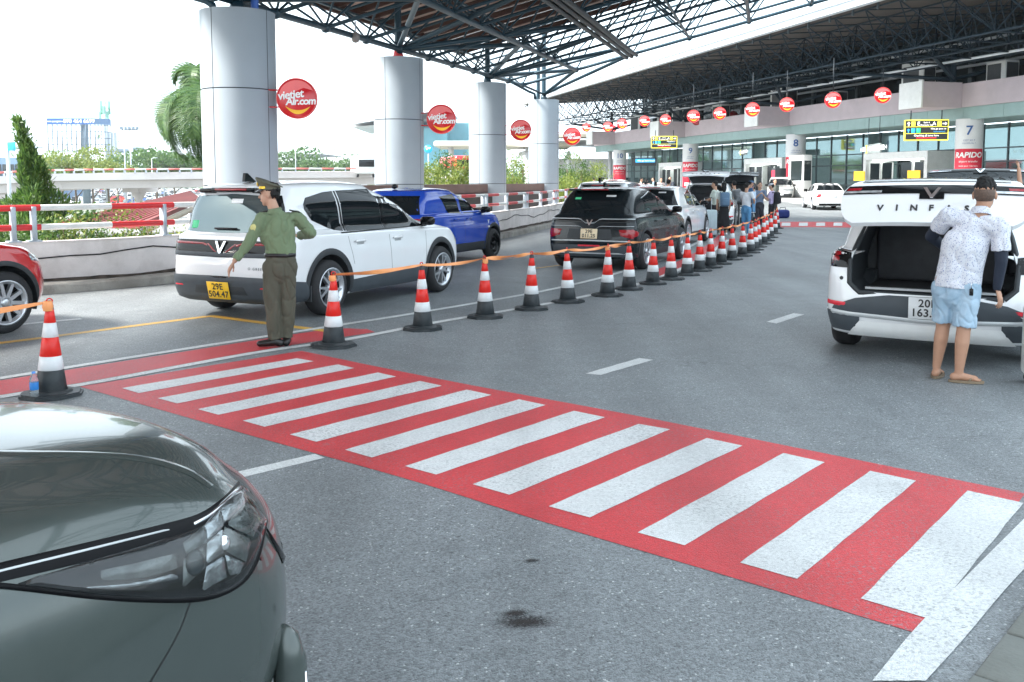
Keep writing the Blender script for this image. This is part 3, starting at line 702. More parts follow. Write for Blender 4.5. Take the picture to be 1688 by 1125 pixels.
# numbered columns
def column(u, num):
    L = {'7': 'nearest round white terminal column marked 7 with a red banner', '8': 'round white terminal column marked 8 with a red banner',
         '9': 'round white terminal column marked 9 with a red banner', '10': 'farthest round white terminal column marked 10 with a red banner'}[num]
    p = tloc(u, -0.6, 0.17); face = math.atan2(-p.x, p.y)     # local -Y looks at the road
    t = thing('terminal_column', L, 'column', p, face * -1 if False else math.atan2(p.y, p.x) - R(90), 'numbered terminal columns')
    r = 0.72; top = ZB - 0.17 + 0.05
    MB().lathe([(r, 0), (r, top)], 40).build('shaft', M_colw, t)
    def wrap(me, rad):
        for v in me.vertices:
            x, y, z = v.co; th = x / rad; rr = rad - y
            v.co = (rr * math.sin(th), -rr * math.cos(th), z)
    MB().grid([[(rr * math.sin(th), -rr * math.cos(th), z) for th in np.linspace(-1.25, 1.25, 25)] for rr, z in ((r, 0.55), (r + 0.012, 0.56), (r + 0.012, 2.95), (r, 2.96))]).build('banner', M_ban, t)
    def wt(txt, size, z, m, bold=0.0, off=0.02, x=0.0, sh=0.0, nm='lettering'):
        me = text_mesh(txt, size, 0.002, bold, shear=sh); me.transform(Matrix.Translation((x, -0.0, z)) @ Matrix.Rotation(R(90), 4, 'X'))
        bm = bmesh.new(); bm.from_mesh(me); bmesh.ops.subdivide_edges(bm, edges=[e for e in bm.edges if e.calc_length() > 0.15], cuts=2); bm.to_mesh(me); bm.free()
        for v in me.vertices: v.co.y -= off
        wrap(me, r); link(nm, me, m, t)
    wt(num, 0.72, 3.95, M_blue, 0.012, nm='number')
    wt('COT SO ' + num, 0.13, 3.42, M_blue, 0.0); wt('COLUMN No. ' + num, 0.1, 3.26, M_blue, 0.0)
    wt('RAPIDO', 0.42, 2.6, M_swhite, 0.012, 0.03, sh=0.15)
    wt('airport transfer', 0.16, 2.25, M_swhite, 0.0, 0.03); wt('book your ride here', 0.12, 2.0, M_swhite, 0.0, 0.03)
    if num in '789': wt('0', 0.5, 1.2, M_swhite, 0.02, 0.03, 0.35)
    MB().grid([[((r + 0.026) * math.sin(th), -(r + 0.026) * math.cos(th), z) for th in np.linspace(-0.75, 0.25, 10)] for z in (0.75, 1.05)]).build('banner_print', M_swhite, t)
for u, nme in COLS: column(u, nme)
# direction boards
M_sgnk = mat('sign_black', (0.012, 0.014, 0.015), 0.35, var=0)
M_sgny = mat('sign_yellow_lit', (0.85, 0.75, 0.06), 0.4, var=0, emit=(1, 0.85, 0.1), estr=0.25)
M_sgnw = mat('sign_white_lit', (0.9, 0.9, 0.9), 0.4, var=0, emit=(1, 1, 1), estr=0.35)
M_sgng = mat('sign_green', (0.02, 0.5, 0.2), 0.4, var=0, emit=(0.05, 0.7, 0.3), estr=0.25)
M_sgnb = mat('sign_blue', (0.02, 0.25, 0.6), 0.4, var=0, emit=(0.05, 0.4, 0.8), estr=0.25)
def board(lab, px0, px1, py0, py1, Y):
    a = at((px0 + px1) / 2, (py0 + py1) / 2, Y); W = (px1 - px0) * Y / FOC; Hh = (py1 - py0) * Y / FOC
    t = thing('direction_board', lab, 'sign', a, R(-14), 'hanging direction boards')
    MB().bbox((0, 0, 0), (W, 0.25, Hh), 0.02).build('case', M_sgny, t)
    MB().box((0, -0.128, 0), (W * 0.955, 0.02, Hh * 0.9)).build('face', M_sgnk, t)
    for z in (0.16, -0.16): MB().box((0, -0.14, Hh * z), (W * 0.955, 0.015, Hh * 0.02)).build('divider', M_sgny, t)
    f = lambda x, z: Matrix.Translation((x * W, -0.142, z * Hh)) @ Matrix.Rotation(R(90), 4, 'X')
    text('lettering', 'E', Hh * 0.26, M_sgnw, t, f(-0.18, 0.3)); text('lettering', 'A', Hh * 0.26, M_sgnw, t, f(0.17, 0.3))
    text('lettering', 'Sanh A', Hh * 0.1, M_sgnw, t, f(0, 0.36)); text('lettering', 'Domestic hall', Hh * 0.1, M_sgnw, t, f(0, 0.24))
    text('lettering', 'Nha ga quoc te', Hh * 0.11, M_sgnw, t, f(0.27, 0.06)); text('lettering', 'International', Hh * 0.1, M_sgnb, t, f(0.29, -0.07))
    text('lettering', 'Checking all zone here', Hh * 0.12, M_sgnw, t, f(0, -0.26)); MB().box((0, -0.142, -0.37 * Hh), (W * 0.46, 0.01, Hh * 0.05)).build('red_bar', M_sred, t)
    for x in (-0.3, 0.29): MB().bbox((x * W, -0.142, 0.3 * Hh), (W * 0.09, 0.012, Hh * 0.22), 0.004, seg=1).build('pictogram', M_sgny, t)
    MB().bbox((-0.3 * W, -0.142, -0.02 * Hh), (W * 0.09, 0.012, Hh * 0.22), 0.004, seg=1).build('pictogram', M_sgnb, t)
    MB().bbox((-0.18 * W, -0.142, -0.02 * Hh), (W * 0.09, 0.012, Hh * 0.22), 0.004, seg=1).build('pictogram', M_sgng, t)
    def arrow(x, z, rot, m):
        s_ = Hh * 0.1; pts = [(0, 1), (0.8, 0.1), (0.45, 0.1), (0.25, 0.35), (0.25, -1), (-0.25, -1), (-0.25, 0.35), (-0.45, 0.1), (-0.8, 0.1)]
        c_, s2 = math.cos(rot), math.sin(rot)
        MB().prism([((p[0] * c_ - p[1] * s2) * s_ + x * W, (p[0] * s2 + p[1] * c_) * s_ + z * Hh) for p in pts], 0.138, 0.146, Matrix(((1, 0, 0), (0, 0, -1), (0, 1, 0)))).build('arrow', m, t)
    arrow(-0.41, 0.3, 0, M_sgnw); arrow(0.41, 0.3, R(-90), M_sgnw); arrow(-0.41, -0.02, 0, M_sgnb)
    for x in (-0.35, 0.35): MB().tube((x * W, 0.05, Hh / 2), (x * W, 0.05, Hh / 2 + 0.5), 0.03, 8).build('hanger', M_steeld, t)
board('large yellow-framed direction board hanging in front of column 7', 1493, 1560, 198, 232, 50.5)
board('small yellow-framed direction board hanging left of column 9', 1074, 1116, 225, 244.5, 80)
def lintel(lab, px, py, Y, W, Hh):
    p = at(px, py, Y); t = thing('gate_sign', lab, 'sign', p, TRZ + R(180) - R(20), 'gate number signs over the doors')
    MB().bbox((0, 0, 0), (W, 0.12, Hh), 0.015).build('panel', mat('sign_grey', (0.25, 0.29, 0.29), 0.4, var=0.05), t)
    MB().box((-W * 0.45, -0.07, 0), (W * 0.09, 0.02, Hh * 0.9)).build('pictogram', M_sgny, t)
    text('lettering', '\u2190 E1-E34  A1-A32 \u2191 B1-B32 \u2192', Hh * 0.72, M_sgnw, t, Matrix.Translation((W * 0.05, -0.066, 0)) @ Matrix.Rotation(R(90), 4, 'X'), bold=0.004)
    for x in (-0.4, 0.4): MB().tube((x * W, 0, Hh / 2), (x * W, 0, Hh / 2 + 1.6), 0.02, 6).build('hanger', M_steeld, t)
lintel('nearer grey gate sign with white letters, right of the white kiosk', 1440, 245.5, 56.5, 2.75, 0.56)
lintel('farther small grey gate sign with white letters, left of column 8', 1226, 251, 79, 3.0, 0.5)
# discs hanging under the roof edge, two rows
for k, (px, py, dd) in enumerate(((1455, 157.5, 26), (1373, 165.5, 26), (1297, 173, 23.5), (1240.5, 181, 23), (1186.5, 187.5, 20.5), (1143, 192, 20.5), (1097, 198, 18), (1062.5, 200, 17.5), (1025.5, 204.5, 17), (1002, 209.5, 16.5), (966.5, 210.5, 14))):
    Y = 0.85 * FOC / dd; p = at(px, py, Y)
    lab = ['bright red hanging disc sign nearest the right edge', 'second hanging red disc sign from the right', 'third hanging red disc sign from the right, left of the large AC cabinet', 'hanging red disc sign covering the balcony box over column 8, fourth from right',
           'fifth hanging red disc sign from the right', 'sixth hanging red disc sign from the right', 'seventh hanging red disc from the right, by the direction board', 'hanging red disc sign left of column 9',
           'ninth hanging red disc sign from the right', 'hanging red disc sign above column 10', 'smallest hanging red disc sign, right of the farthest pillar'][k]
    disc_sign(lab, p, R(-12), 0.85, rod=max(0.6, 8.25 - p.z - 0.42), group='red disc signs hanging under the terminal roof')
for k, (px, py, dd) in enumerate(((1457, 168.5, 20), (1358, 178.5, 17.5), (1277.5, 185.5, 17), (1208.5, 191.5, 15.5), (1148, 199, 15.5), (1097, 204, 14), (1053, 209, 12), (1011, 212.5, 11))):
    Y = 0.85 * FOC / dd; p = at(px, py, Y)
    lab = ['dark red disc sign half hidden below the nearest bright disc', 'dark red disc sign left of the second bright disc', 'dark red disc sign between columns 7 and 8 discs', 'dark red disc sign left of the column 8 box',
           'dark red disc sign half hidden below the sixth bright disc', 'dark red disc sign below the disc at column 9', 'dark red disc sign left of column 9', 'small dark red disc sign beside column 10'][k]
    disc_sign(lab, p, R(-12), 0.85, back=True, rod=max(0.6, 8.3 - p.z - 0.42), group='dark red discs of the rear row')
# kiosk, advertising screen and plants by the doors
ks = thing('kiosk', 'white kiosk booth with dark screen standing between columns 7 and 8', 'kiosk', tloc(-3.2, 1.0, 0.17), TRZ)
MB().bbox((0, 0, 1.5), (1.9, 0.7, 3.0), 0.04).build('body', M_wht, ks); MB().box((-0.1, 0.36, 1.9), (1.4, 0.02, 1.4)).build('screen', M_glassd, ks); MB().box((-0.96, 0, 1.9), (0.02, 0.55, 1.4)).build('screen', M_glassd, ks)
lb = thing('information_totem', 'dark upright totem with red edge beside column 8', 'totem', tloc(-1.4, 1.6, 0.17), TRZ)
MB().bbox((0, 0, 1.05), (0.5, 0.9, 2.1), 0.03).build('body', mat('totem_dark', (0.03, 0.035, 0.04), 0.4), lb); MB().box((0.0, 0.46, 1.2), (0.42, 0.02, 1.5)).build('screen', M_ban, lb)
for k, (u, w) in enumerate(((-8.2, 2.4), (-13.2, 2.2))):
    t = thing('notice_stand', ['yellow notice board left of column 7 by the doors', 'yellow notice board near the left gate doors'][k], 'notice', tloc(u - 1, w - 2, 0.17), TRZ)
    MB().box((0, 0, 1.5), (1.1, 0.06, 0.6)).build('board', M_syel, t); [MB().tube((q, 0, 0), (q, 0, 1.2), 0.03).build('leg', M_mull, t) for q in (-.4, .4)]
bs = thing('blue_sign', 'dark board with blue strip hanging beside column 10', 'sign', at(1062, 267, 92), R(-14))
MB().box((0, 0, 0), (2.4, 0.12, 0.8)).build('panel', M_sgnk, bs); MB().box((0.1, -0.07, 0.1), (1.9, 0.02, 0.35)).build('strip', M_sgnb, bs)
text('lettering', 'Nha ga hanh khach', 0.22, M_sgnw, bs, Matrix.Translation((0.2, -0.09, 0.1)) @ Matrix.Rotation(R(90), 4, 'X'))
# ------------------------------------------------------------------ lower land on the left, far things
M_land = mat('land', (0.17, 0.17, 0.16), 0.9, var=0.15, vs=0.02, dirt=(0.09, 0.14, 0.06), ds=0.012, damt=0.9)
mb = MB(); mb.add([(-2600, -60, ZL), (2600, -60, ZL), (2600, 4200, ZL), (-2600, 4200, ZL)], [(0, 1, 2, 3)])
struct(mb.build('ground', M_land))
def leafmat(name, c, c2):
    if name in MATS: return MATS[name]
    m = bpy.data.materials.new(name); m.use_nodes = True; MATS[name] = m
    t = m.node_tree; b = t.nodes['Principled BSDF']; b.inputs['Roughness'].default_value = 0.5
    gi = t.nodes.new('ShaderNodeNewGeometry'); mx = t.nodes.new('ShaderNodeMix'); mx.data_type = 'RGBA'
    t.links.new(gi.outputs['Random Per Island'], mx.inputs[0]); mx.inputs[6].default_value = (*c, 1); mx.inputs[7].default_value = (*c2, 1)
    t.links.new(mx.outputs[2], b.inputs['Base Color'])
    tr = t.nodes.new('ShaderNodeBsdfTranslucent'); t.links.new(mx.outputs[2], tr.inputs['Color'])
    ms = t.nodes.new('ShaderNodeMixShader'); ms.inputs[0].default_value = 0.35
    out = [n for n in t.nodes if n.type == 'OUTPUT_MATERIAL'][0]
    t.links.new(b.outputs[0], ms.inputs[1]); t.links.new(tr.outputs[0], ms.inputs[2]); t.links.new(ms.outputs[0], out.inputs['Surface'])
    return m
L_dark = leafmat('leaf_dark', (0.02, 0.07, 0.02), (0.07, 0.16, 0.04))
L_mid = leafmat('leaf_mid', (0.03, 0.09, 0.02), (0.1, 0.18, 0.04))
L_lime = leafmat('leaf_lime', (0.1, 0.17, 0.025), (0.24, 0.27, 0.05))
L_con = leafmat('leaf_conifer', (0.03, 0.09, 0.02), (0.15, 0.25, 0.05))
M_bark = mat('bark', (0.13, 0.1, 0.075), 0.9, var=0.2, vs=8, bump=0.5, bs=20)
def leaves(pts, size, up=0.3, slim=0.5, dirs=None):
    """leaf-sized quads at pts (Nx3)"""
    n = len(pts); d = np.random.normal(size=(n, 3)); d[:, 2] += up
    if dirs is not None: d = d * 0.45 + dirs
    d /= np.linalg.norm(d, axis=1)[:, None]; e = np.cross(d, np.random.normal(size=(n, 3))); e /= np.linalg.norm(e, axis=1)[:, None]
    s = size * np.random.uniform(0.6, 1.3, (n, 1)); a = d * s; b = e * s * slim
    V = np.stack([pts, pts + a * 0.5 + b * 0.5, pts + a, pts + a * 0.5 - b * 0.5], 1).reshape(-1, 3)
    mb = MB(); mb.v = V.tolist(); mb.f = [(4 * i, 4 * i + 1, 4 * i + 2, 4 * i + 3) for i in range(n)]; mb.sm = [False] * n
    return mb
def crown_pts(n, c, r, lobes=9, fill=0.5):
    L = [np.array(c) + np.random.normal(size=3) * np.array(r) * 0.45 for _ in range(lobes)]
    out = []
    for q in L:
        k = n // lobes; d = np.random.normal(size=(k, 3)); d /= np.linalg.norm(d, axis=1)[:, None]
        out.append(q + d * (np.random.uniform(fill, 1, (k, 1)) * np.array(r) * np.random.uniform(0.38, 0.62)))
    return np.concatenate(out)
def tree(lab, loc, h, rx, n, size, m, group, cat='tree', name='broadleaf_tree', lobes=9, trunk=0.35):
    t = thing(name, lab, cat, loc, 0, group)
    leaves(crown_pts(n, (0, 0, h * (1 + trunk) / 2), (rx, rx, h * (1 - trunk) / 1.7), lobes), size).build('crown', m, t)
    mb = MB(); mb.path([(0, 0, 0), (rx * 0.03, 0, h * 0.3), (-rx * 0.02, 0.02, h * 0.75)], 0.1, 7, rads=[h * 0.025, h * 0.018, h * 0.006])
    for q in range(4):
        a = q * 1.7; mb.path([(0, 0, h * (0.32 + 0.08 * q)), (math.cos(a) * rx * 0.5, math.sin(a) * rx * 0.5, h * (0.55 + 0.1 * q))], 0.05, 5, rads=[h * 0.012, h * 0.004])
    mb.build('trunk', M_bark, t); return t
def low(px, py, Y): d = at(px, py, Y); return Vector((d.x, d.y, ZL)), d.z - ZL
# trees and shrubs in the distance: px, py of the top, depth, radius, leaf size
G1 = 'trees beyond the flyover'
for k, (px, py, Y, rx, m, lab) in enumerate((
    (100, 262, 150, 4.5, L_lime, 'yellow-green tree left of the billboard above the flyover'), (122, 258, 155, 4, L_lime, 'yellow-green tree under the billboard'), (150, 254, 150, 4, L_lime, 'tall lime tree right under the billboard'),
    (176, 262, 158, 4, L_lime, 'lime tree under the telecom mast'), (255, 251, 210, 8, L_mid, 'domed green tree left of the palm'), (285, 264, 220, 8, L_mid, 'green tree just left of the palm fronds'),
    (225, 268, 230, 6, L_dark, 'dark small tree right of the thin lamp pole'), (192, 272, 240, 4, L_dark, 'narrow dark tree near the flood-light mast'), (25, 290, 120, 5, L_mid, 'green tree below the flyover at the left edge'), (-8, 296, 118, 5, L_mid, 'green tree cut by the left picture edge'),

    (475, 262, 260, 7, L_mid, 'green tree on the skyline right of the nearest pillar'), (530, 260, 260, 9, L_mid, 'wide green tree on the skyline left of the second pillar'), (572, 266, 250, 7, L_mid, 'green tree behind the white bus'), (500, 268, 270, 6, L_dark, 'dark tree between the two skyline trees'))):
    p, h = low(px, py, Y); tree(lab, p, h, rx, 2400, rx * 0.12, m, G1, trunk=0.62 if py < 275 else 0.2, lobes=14)
# far wood along the horizon
pts = []
for k in range(150):
    px = random.uniform(-160, 1000); Y = random.uniform(820, 1200); p = at(px, 300, Y)
    pts.append(np.array([p.x, p.y, ZL]) + np.random.normal(size=(70, 3)) * np.array([20, 10, 1]) + np.array([0, 0, 1]) * np.abs(np.random.normal(size=(70, 1))) * random.uniform(7, 15))
tag(leaves(np.concatenate(pts), 6.0).build('distant_wood', L_mid), 'line of green trees along the hazy horizon', 'wood', kind='stuff')
# conifer behind the rail
t = thing('conifer', 'tall ragged green conifer with a leaning tip behind the rail', 'tree', (at(56, 300, 20).x, 20, ZL))
N = 26000; z = np.random.uniform(0.4, 7.0, N); f = z / 7.0
rad = 1.85 * (1 - f) ** 0.8 * (0.85 + 0.22 * np.sin(z * 4.3) * np.sin(z * 1.7 + 1)); th = np.random.uniform(0, 2 * np.pi, N)
lob = 1 + 0.34 * np.sin(th * 3 + z * 2.1) + 0.26 * np.sin(th * 4 - z * 3.3) + 0.22 * np.sin(z * 9 + th * 2); rr = rad * lob * np.random.uniform(0.3, 1, N) ** 0.4
P = np.stack([rr * np.cos(th), rr * np.sin(th), z], 1); P[:, 0] += np.where(z > 6.2, -(z - 6.2) * 0.15, 0)
tip = np.stack([np.random.normal(size=900) * 0.06, np.random.normal(size=900) * 0.06, np.random.uniform(0, 1, 900)], 1); tip = np.stack([-0.06 - 0.22 * tip[:, 2] + tip[:, 0] * (1.6 - tip[:, 2]), tip[:, 1], 6.55 + 0.95 * tip[:, 2]], 1)
P = np.concatenate([P, tip]); D = np.stack([P[:, 0] * 0.5, P[:, 1] * 0.5, np.full(len(P), 0.9)], 1)
leaves(P, 0.16, slim=0.22, dirs=D).build('foliage', L_con, t)
MB().path([(0, 0, 0), (0.02, 0, 3), (-0.1, 0, 6.6)], 0.1, 8, rads=[0.16, 0.09, 0.02]).build('trunk', M_bark, t)
# palm half hidden by the nearest pillar
def palm(lab, base, h, nf, fl, seed):
    rnd = random.Random(seed); t = thing('palm_tree', lab, 'palm', base)
    MB().path([(0, 0, 0), (0.05, 0, h * 0.5), (0, 0, h)], 0.1, 10, rads=[0.24, 0.17, 0.13]).build('trunk', M_bark, t)
    for k in range(nf):
        a = k * 2.4 + rnd.uniform(-0.3, 0.3); el = R(rnd.uniform(5, 75)); V = []; q = Vector((0, 0, h)); st = fl / 14; e = el
        dirh = Vector((math.cos(a), math.sin(a), 0)); ctr = []
        for i in range(15):
            ctr.append(q.copy()); q = q + (dirh * math.cos(e) + Vector((0, 0, 1)) * math.sin(e)) * st; e -= R(rnd.uniform(10.5, 15))
        fr = MB().path(ctr, 0.02, 5, rads=[0.03 - 0.0018 * i for i in range(15)]); side = dirh.cross(Vector((0, 0, 1)))
        mb = MB()
        for i in range(2, 15):
            for sub in range(3):
                c = ctr[i] if i == 14 else ctr[i].lerp(ctr[min(14, i + 1)], sub / 3); tg = (ctr[min(14, i + 1)] - ctr[i - 1]).normalized()
                for s_ in (-1, 1):
                    for up_ in (-0.25, 0.35):
                        L = 0.62 * math.sin(math.pi * min(0.97, (i + 1.5) / 16.5)) + 0.1
                        d = (side * s_ * 0.85 + tg * 0.55 + Vector((0, 0, up_)) ).normalized(); tipp = c + d * L + Vector((0, 0, -0.22 * L)); mid = c + d * L * 0.55
                        w = tg * 0.022
                        mb.add([c - w, mid - w, tipp, mid + w, c + w], [(0, 1, 2, 3, 4)])
        f_ = fr.build('frond', L_mid, t); mb.build('leaflets', L_mid, f_)
    return t
p, h = low(350, 180, 34); palm('palm with drooping feathery fronds beside the nearest pillar', p, h, 32, 3.2, 3)
p, h = low(335, 130, 40); palm('taller palm whose fronds show above the other palm', p, h, 11, 1.9, 9)
# shrubs behind the rail and by the pillars
G2 = 'shrubs behind the guard rail'
for k, (px, py, Y, rx, lab) in enumerate(((120, 362, 17.2, 0.55, 'leafy shrub right of the conifer behind the rail'), (165, 372, 17.6, 0.5, 'shrub in the middle of the hedge below the lower rail'), (205, 375, 17.8, 0.45, 'shrub below the rail left of the white car'),
                                     (248, 373, 18.2, 0.5, 'spindly shrub next to the rear of the white car'), (75, 384, 17.0, 0.45, 'low shrub in front of the conifer'), (8, 380, 16.8, 0.5, 'shrub above the red car'))):
    p = at(px, py, Y); tp = p.z; t = thing('shrub', lab, 'shrub', (p.x, Y, ZL), 0, G2); hh = tp - ZL
    leaves(crown_pts(2600, (0, 0, hh - 0.5), (rx * 1.6, rx, 0.62), 14, 0.2), 0.075, up=0.5).build('foliage', L_mid if k % 3 else L_lime, t)
    mb = MB()
    for q in range(5): mb.path([(0.03 * q, 0, 0), (0.1 * (q - 2), 0.05, hh * 0.6), (0.2 * (q - 2), 0.03 * q, hh - 0.1)], 0.012, 5)
    mb.build('stems', M_bark, t)
G3 = 'lime bushes beyond the pillars'
for k, (px, py, Y, rx) in enumerate(((705, 277, 44, 0.8), (725, 276, 45, 0.8), (745, 279, 46, 0.8), (765, 281, 46, 0.8), (712, 292, 41, 0.8), (738, 294, 41, 0.8), (762, 296, 41, 0.7), (845, 276, 52, 0.9), (862, 268, 53, 0.9), (852, 288, 50, 0.9), (935, 268, 58, 1.0), (958, 272, 59, 1.1), (975, 276, 60, 0.9), (942, 292, 56, 1.0), (965, 300, 55, 1.0), (925, 300, 54, 0.7))):
    p = at(px, py, Y); t = thing('bush', '%s lime bush %s' % (('leftmost tall', 'second tall', 'third tall', 'rightmost tall', 'leftmost low', 'middle low', 'rightmost low', 'left tall', 'right tall', 'front low', 'left tall', 'middle tall', 'right tall', 'middle low', 'right low', 'left low')[k], 'between the second and third pillars' if px < 790 else 'between the third and fourth pillars' if px < 880 else 'right of the fourth pillar'), 'bush', (p.x, Y, ZL), 0, G3); hh = p.z - ZL
    leaves(crown_pts(1500, (0, 0, hh - 0.8), (rx * 1.3, rx, 1.1), 10, 0.2), 0.17, up=0.9, slim=0.3).build('foliage', (L_lime, L_mid, L_lime)[k % 3] if py < 285 else L_lime, t)
    MB().path([(0, 0, 0), (0.05, 0, hh * 0.5), (0, 0, hh - 0.4)], 0.05, 6).build('stem', M_bark, t)
# brown girder between the pillars
pa, pb = Vector(PIL[1]), Vector(PIL[3])
gd = thing('planter_girder', 'brown steel girder with a black fill for the dark gap below, running between the clad pillars', 'girder')
M_girder = mat('girder_brown', (0.12, 0.07, 0.06), 0.6, var=0.12, vs=1.5, dirt=(0.05, 0.04, 0.04), ds=1, damt=0.5)
for a, b in ((0, 1), (1, 2), (2, 3)):
    A, B = Vector(PIL[a]), Vector(PIL[b]); A.z = B.z = 1.42; d = (B - A).normalized(); ang = math.atan2(d.y, d.x)
    A2, B2 = A + d * 0.82, B - d * 0.82
    MB().box((A2 + B2) / 2, ((B2 - A2).length, 0.5, 0.36), ang).build('girder', M_girder, gd); MB().box((A2 + B2) / 2 + Vector((0, 0, -0.75)), ((B2 - A2).length, 0.9, 1.1), ang).build('gap_shade', M_black, gd)  # black box stands in for the dark gap under the girder
# red roof of the shed below the road
M_shed = mat('shed_red', (0.2, 0.04, 0.035), 0.6, var=0.12, vs=1, dirt=(0.16, 0.05, 0.04), ds=0.7, damt=0.5)
sh = thing('shed', 'shed with a sloping brick-red sheet roof below the road', 'shed')
A, B, C, D = at(92, 374, 19.5), at(312, 321, 27), at(330, 334, 24.5), at(230, 378, 18.6)
mb = MB(); up_ = Vector((0, 0, 0.1)); mb.add([A, B, C, D, A + up_, B + up_, C + up_, D + up_], [(0, 1, 2, 3), (7, 6, 5, 4), (0, 4, 5, 1), (1, 5, 6, 2), (2, 6, 7, 3), (3, 7, 4, 0)]); mb.build('roof', M_shed, sh)
for k in range(1, 14):
    q0, q1 = A.lerp(D, k / 14), B.lerp(C, k / 14); MB().tube(q0 + up_, q1 + up_, 0.025, 5).build('roof_rib', M_shed, sh)
for q in (A, B, C, D): MB().tube((q.x, q.y, ZL), q, 0.06, 8).build('post', M_galv, sh)
MB().tube(D + Vector((0, 0, -0.08)), C + Vector((0, 0, -0.08)), 0.07, 8).build('eave', mat('eave_cream', (0.5, 0.42, 0.3), 0.6), sh)
# flyover
M_bridge = mat('bridge_white', (0.62, 0.58, 0.57), 0.7, var=0.05, vs=0.3, dirt=(0.42, 0.38, 0.37), ds=0.2, damt=0.5)
fo = thing('flyover', 'pale concrete flyover with red and white railing crossing behind the road', 'bridge')
fp = [at(-330, 300, 88), at(-100, 300, 96), at(90, 300, 104), at(335, 300, 112), at(620, 300, 128), at(760, 300, 150)]
ZD = [1.7, 2.1, 2.75, 3.0, 3.25, 3.3]
def fl_(o, dz): return [(p.x + o * 0.2, p.y + o, z + dz) for p, z in zip(fp, ZD)]
mb = MB(); prof = [(0, -0.15), (0, -0.95), (0.8, -1.05), (1.3, -1.9), (6.5, -1.9), (7.2, -1.05), (8, -0.95), (8, 0.0), (7.7, 0.0), (7.7, -0.8), (0.3, -0.8), (0.3, -0.15), (0, -0.15)]
mb.grid([[(p.x + o * 0.2, p.y + o, z + dz) for o, dz in prof] for p, z in zip(fp, ZD)], False).build('deck', M_bridge, fo)
C = catmull([(p.x, p.y, z) for p, z in zip(fp, ZD)], 14)
for k in range(len(C) - 1):
    m = mat('pale_red', (0.6, 0.16, 0.14), 0.6) if k % 2 else M_rwhite  # paler red for the far railing
    MB().tube(C[k] + np.array([0, 0.15, 0.22]), C[k + 1] + np.array([0, 0.15, 0.22]), 0.12, 6).build('rail_segment', m, fo)
    MB().box(C[k] + np.array([0, 0.15, -0.02]), (0.15, 0.15, 0.4)).build('rail_post', M_galv, fo)
for px, Y in ((214, 111), (505, 124), (-60, 100)):
    p = at(px, 300, Y); z = float(np.interp(px, [-100, 90, 335, 620], ZD[1:5])) - 1.9
    MB().lathe([(0.5, 0), (0.5, z - ZL - 1.2), (0.8, z - ZL - 0.9), (0.8, z - ZL + 0.05)], 20, c=(p.x, p.y + 2.5, ZL)).build('pier', M_bridge, fo)
    MB().box((p.x, p.y + 3.2, z - 0.1), (1.9, 6.2, 0.9)).build('pier_cap', M_bridge, fo)
# cars in the lower lot
def tiny_car(L=4.4, W=1.8, Hh=1.5, hood=0.28, tail=0.1):
    xs = [-L / 2, -L / 2 + 0.08, -L / 2 + tail * L + 0.25, L / 2 - hood * L - 0.75, L / 2 - hood * L, L / 2 - 0.15, L / 2]
    me = bpy.data.meshes.new('parked_car'); v = []; f = []; mi = []
    side = [(-L / 2, 0.3), (L / 2, 0.3), (L / 2, 0.62), (L / 2 - 0.2, 0.78), (L / 2 - hood * L, 0.92), (L / 2 - hood * L - 0.75, Hh - 0.05), (0, Hh), (-L / 2 + tail * L + 0.3, Hh - 0.06), (-L / 2 + 0.08, 0.95), (-L / 2, 0.7)]
    n = len(side)
    for y, s_ in ((-W / 2, 1), (W / 2, -1)):
        for x, z in side: v.append((x, y * (0.82 if z > 1.0 else 1), z))
    f.append(list(range(n))[::-1]); f.append(list(range(n, 2 * n))); mi += [0, 0]
    for i in range(n):
        j = (i + 1) % n; f.append([i, j, n + j, n + i]); mi.append(1 if (side[i][1] > 0.9 and side[j][1] > 0.9 and abs(side[i][1] - side[j][1]) > 0.3) else 0)
    def quad(pts, m): k = len(v); v.extend(pts); f.append(list(range(k, k + len(pts)))); mi.append(m)
    for s_ in (-1, 1):
        y = s_ * (W / 2 * 0.93); y2 = s_ * (W / 2 * 0.84)
        quad([(L / 2 - hood * L - 0.1, y + s_ * 0.03, 0.97), (L / 2 - hood * L - 0.75, y2, Hh - 0.13), (-L / 2 + tail * L + 0.35, y2, Hh - 0.14), (-L / 2 + 0.35, y + s_ * 0.03, 0.99)], 1)
        for xw in (-L * 0.3, L * 0.31):
            k = len(v); r = 0.32
            v.extend([(xw + r * math.cos(a * math.pi / 5), s_ * (W / 2 + 0.01), 0.32 + r * math.sin(a * math.pi / 5)) for a in range(10)]); v.extend([(p[0], s_ * (W / 2 - 0.25), p[2]) for p in v[k:k + 10]])
            f.append(list(range(k, k + 10))); mi.append(2)
            for a in range(10): f.append([k + a, k + (a + 1) % 10, k + 10 + (a + 1) % 10, k + 10 + a]); mi.append(2)
    me.from_pydata(v, [], f); me.polygons.foreach_set('material_index', mi); me.update(); return me
M_tyre = mat('tyre_rubber', (0.022, 0.022, 0.024), 0.75, var=0.15, vs=10, bump=0.2, bs=60)
M_cglass = mat('car_glass', (0.008, 0.011, 0.013), 0.03, var=0, spec=0.4)
paints = {'white': (0.75, 0.76, 0.77), 'silver': (0.45, 0.47, 0.5), 'black': (0.02, 0.02, 0.022), 'red': (0.45, 0.03, 0.03), 'blue': (0.05, 0.12, 0.4), 'grey': (0.2, 0.21, 0.22)}
tiny = {}
for nme, c in paints.items():
    for q, a in enumerate(((4.4, 1.8, 1.48, 0.27, 0.12), (4.5, 1.85, 1.75, 0.22, 0.02), (5.2, 1.9, 2.2, 0.12, 0.0))):
        me = tiny_car(*a); me.materials.append(mat('lot_paint_' + nme, c, 0.3, coat=0.6, var=0.03)); me.materials.append(M_cglass); me.materials.append(M_tyre); tiny[(nme, q)] = me
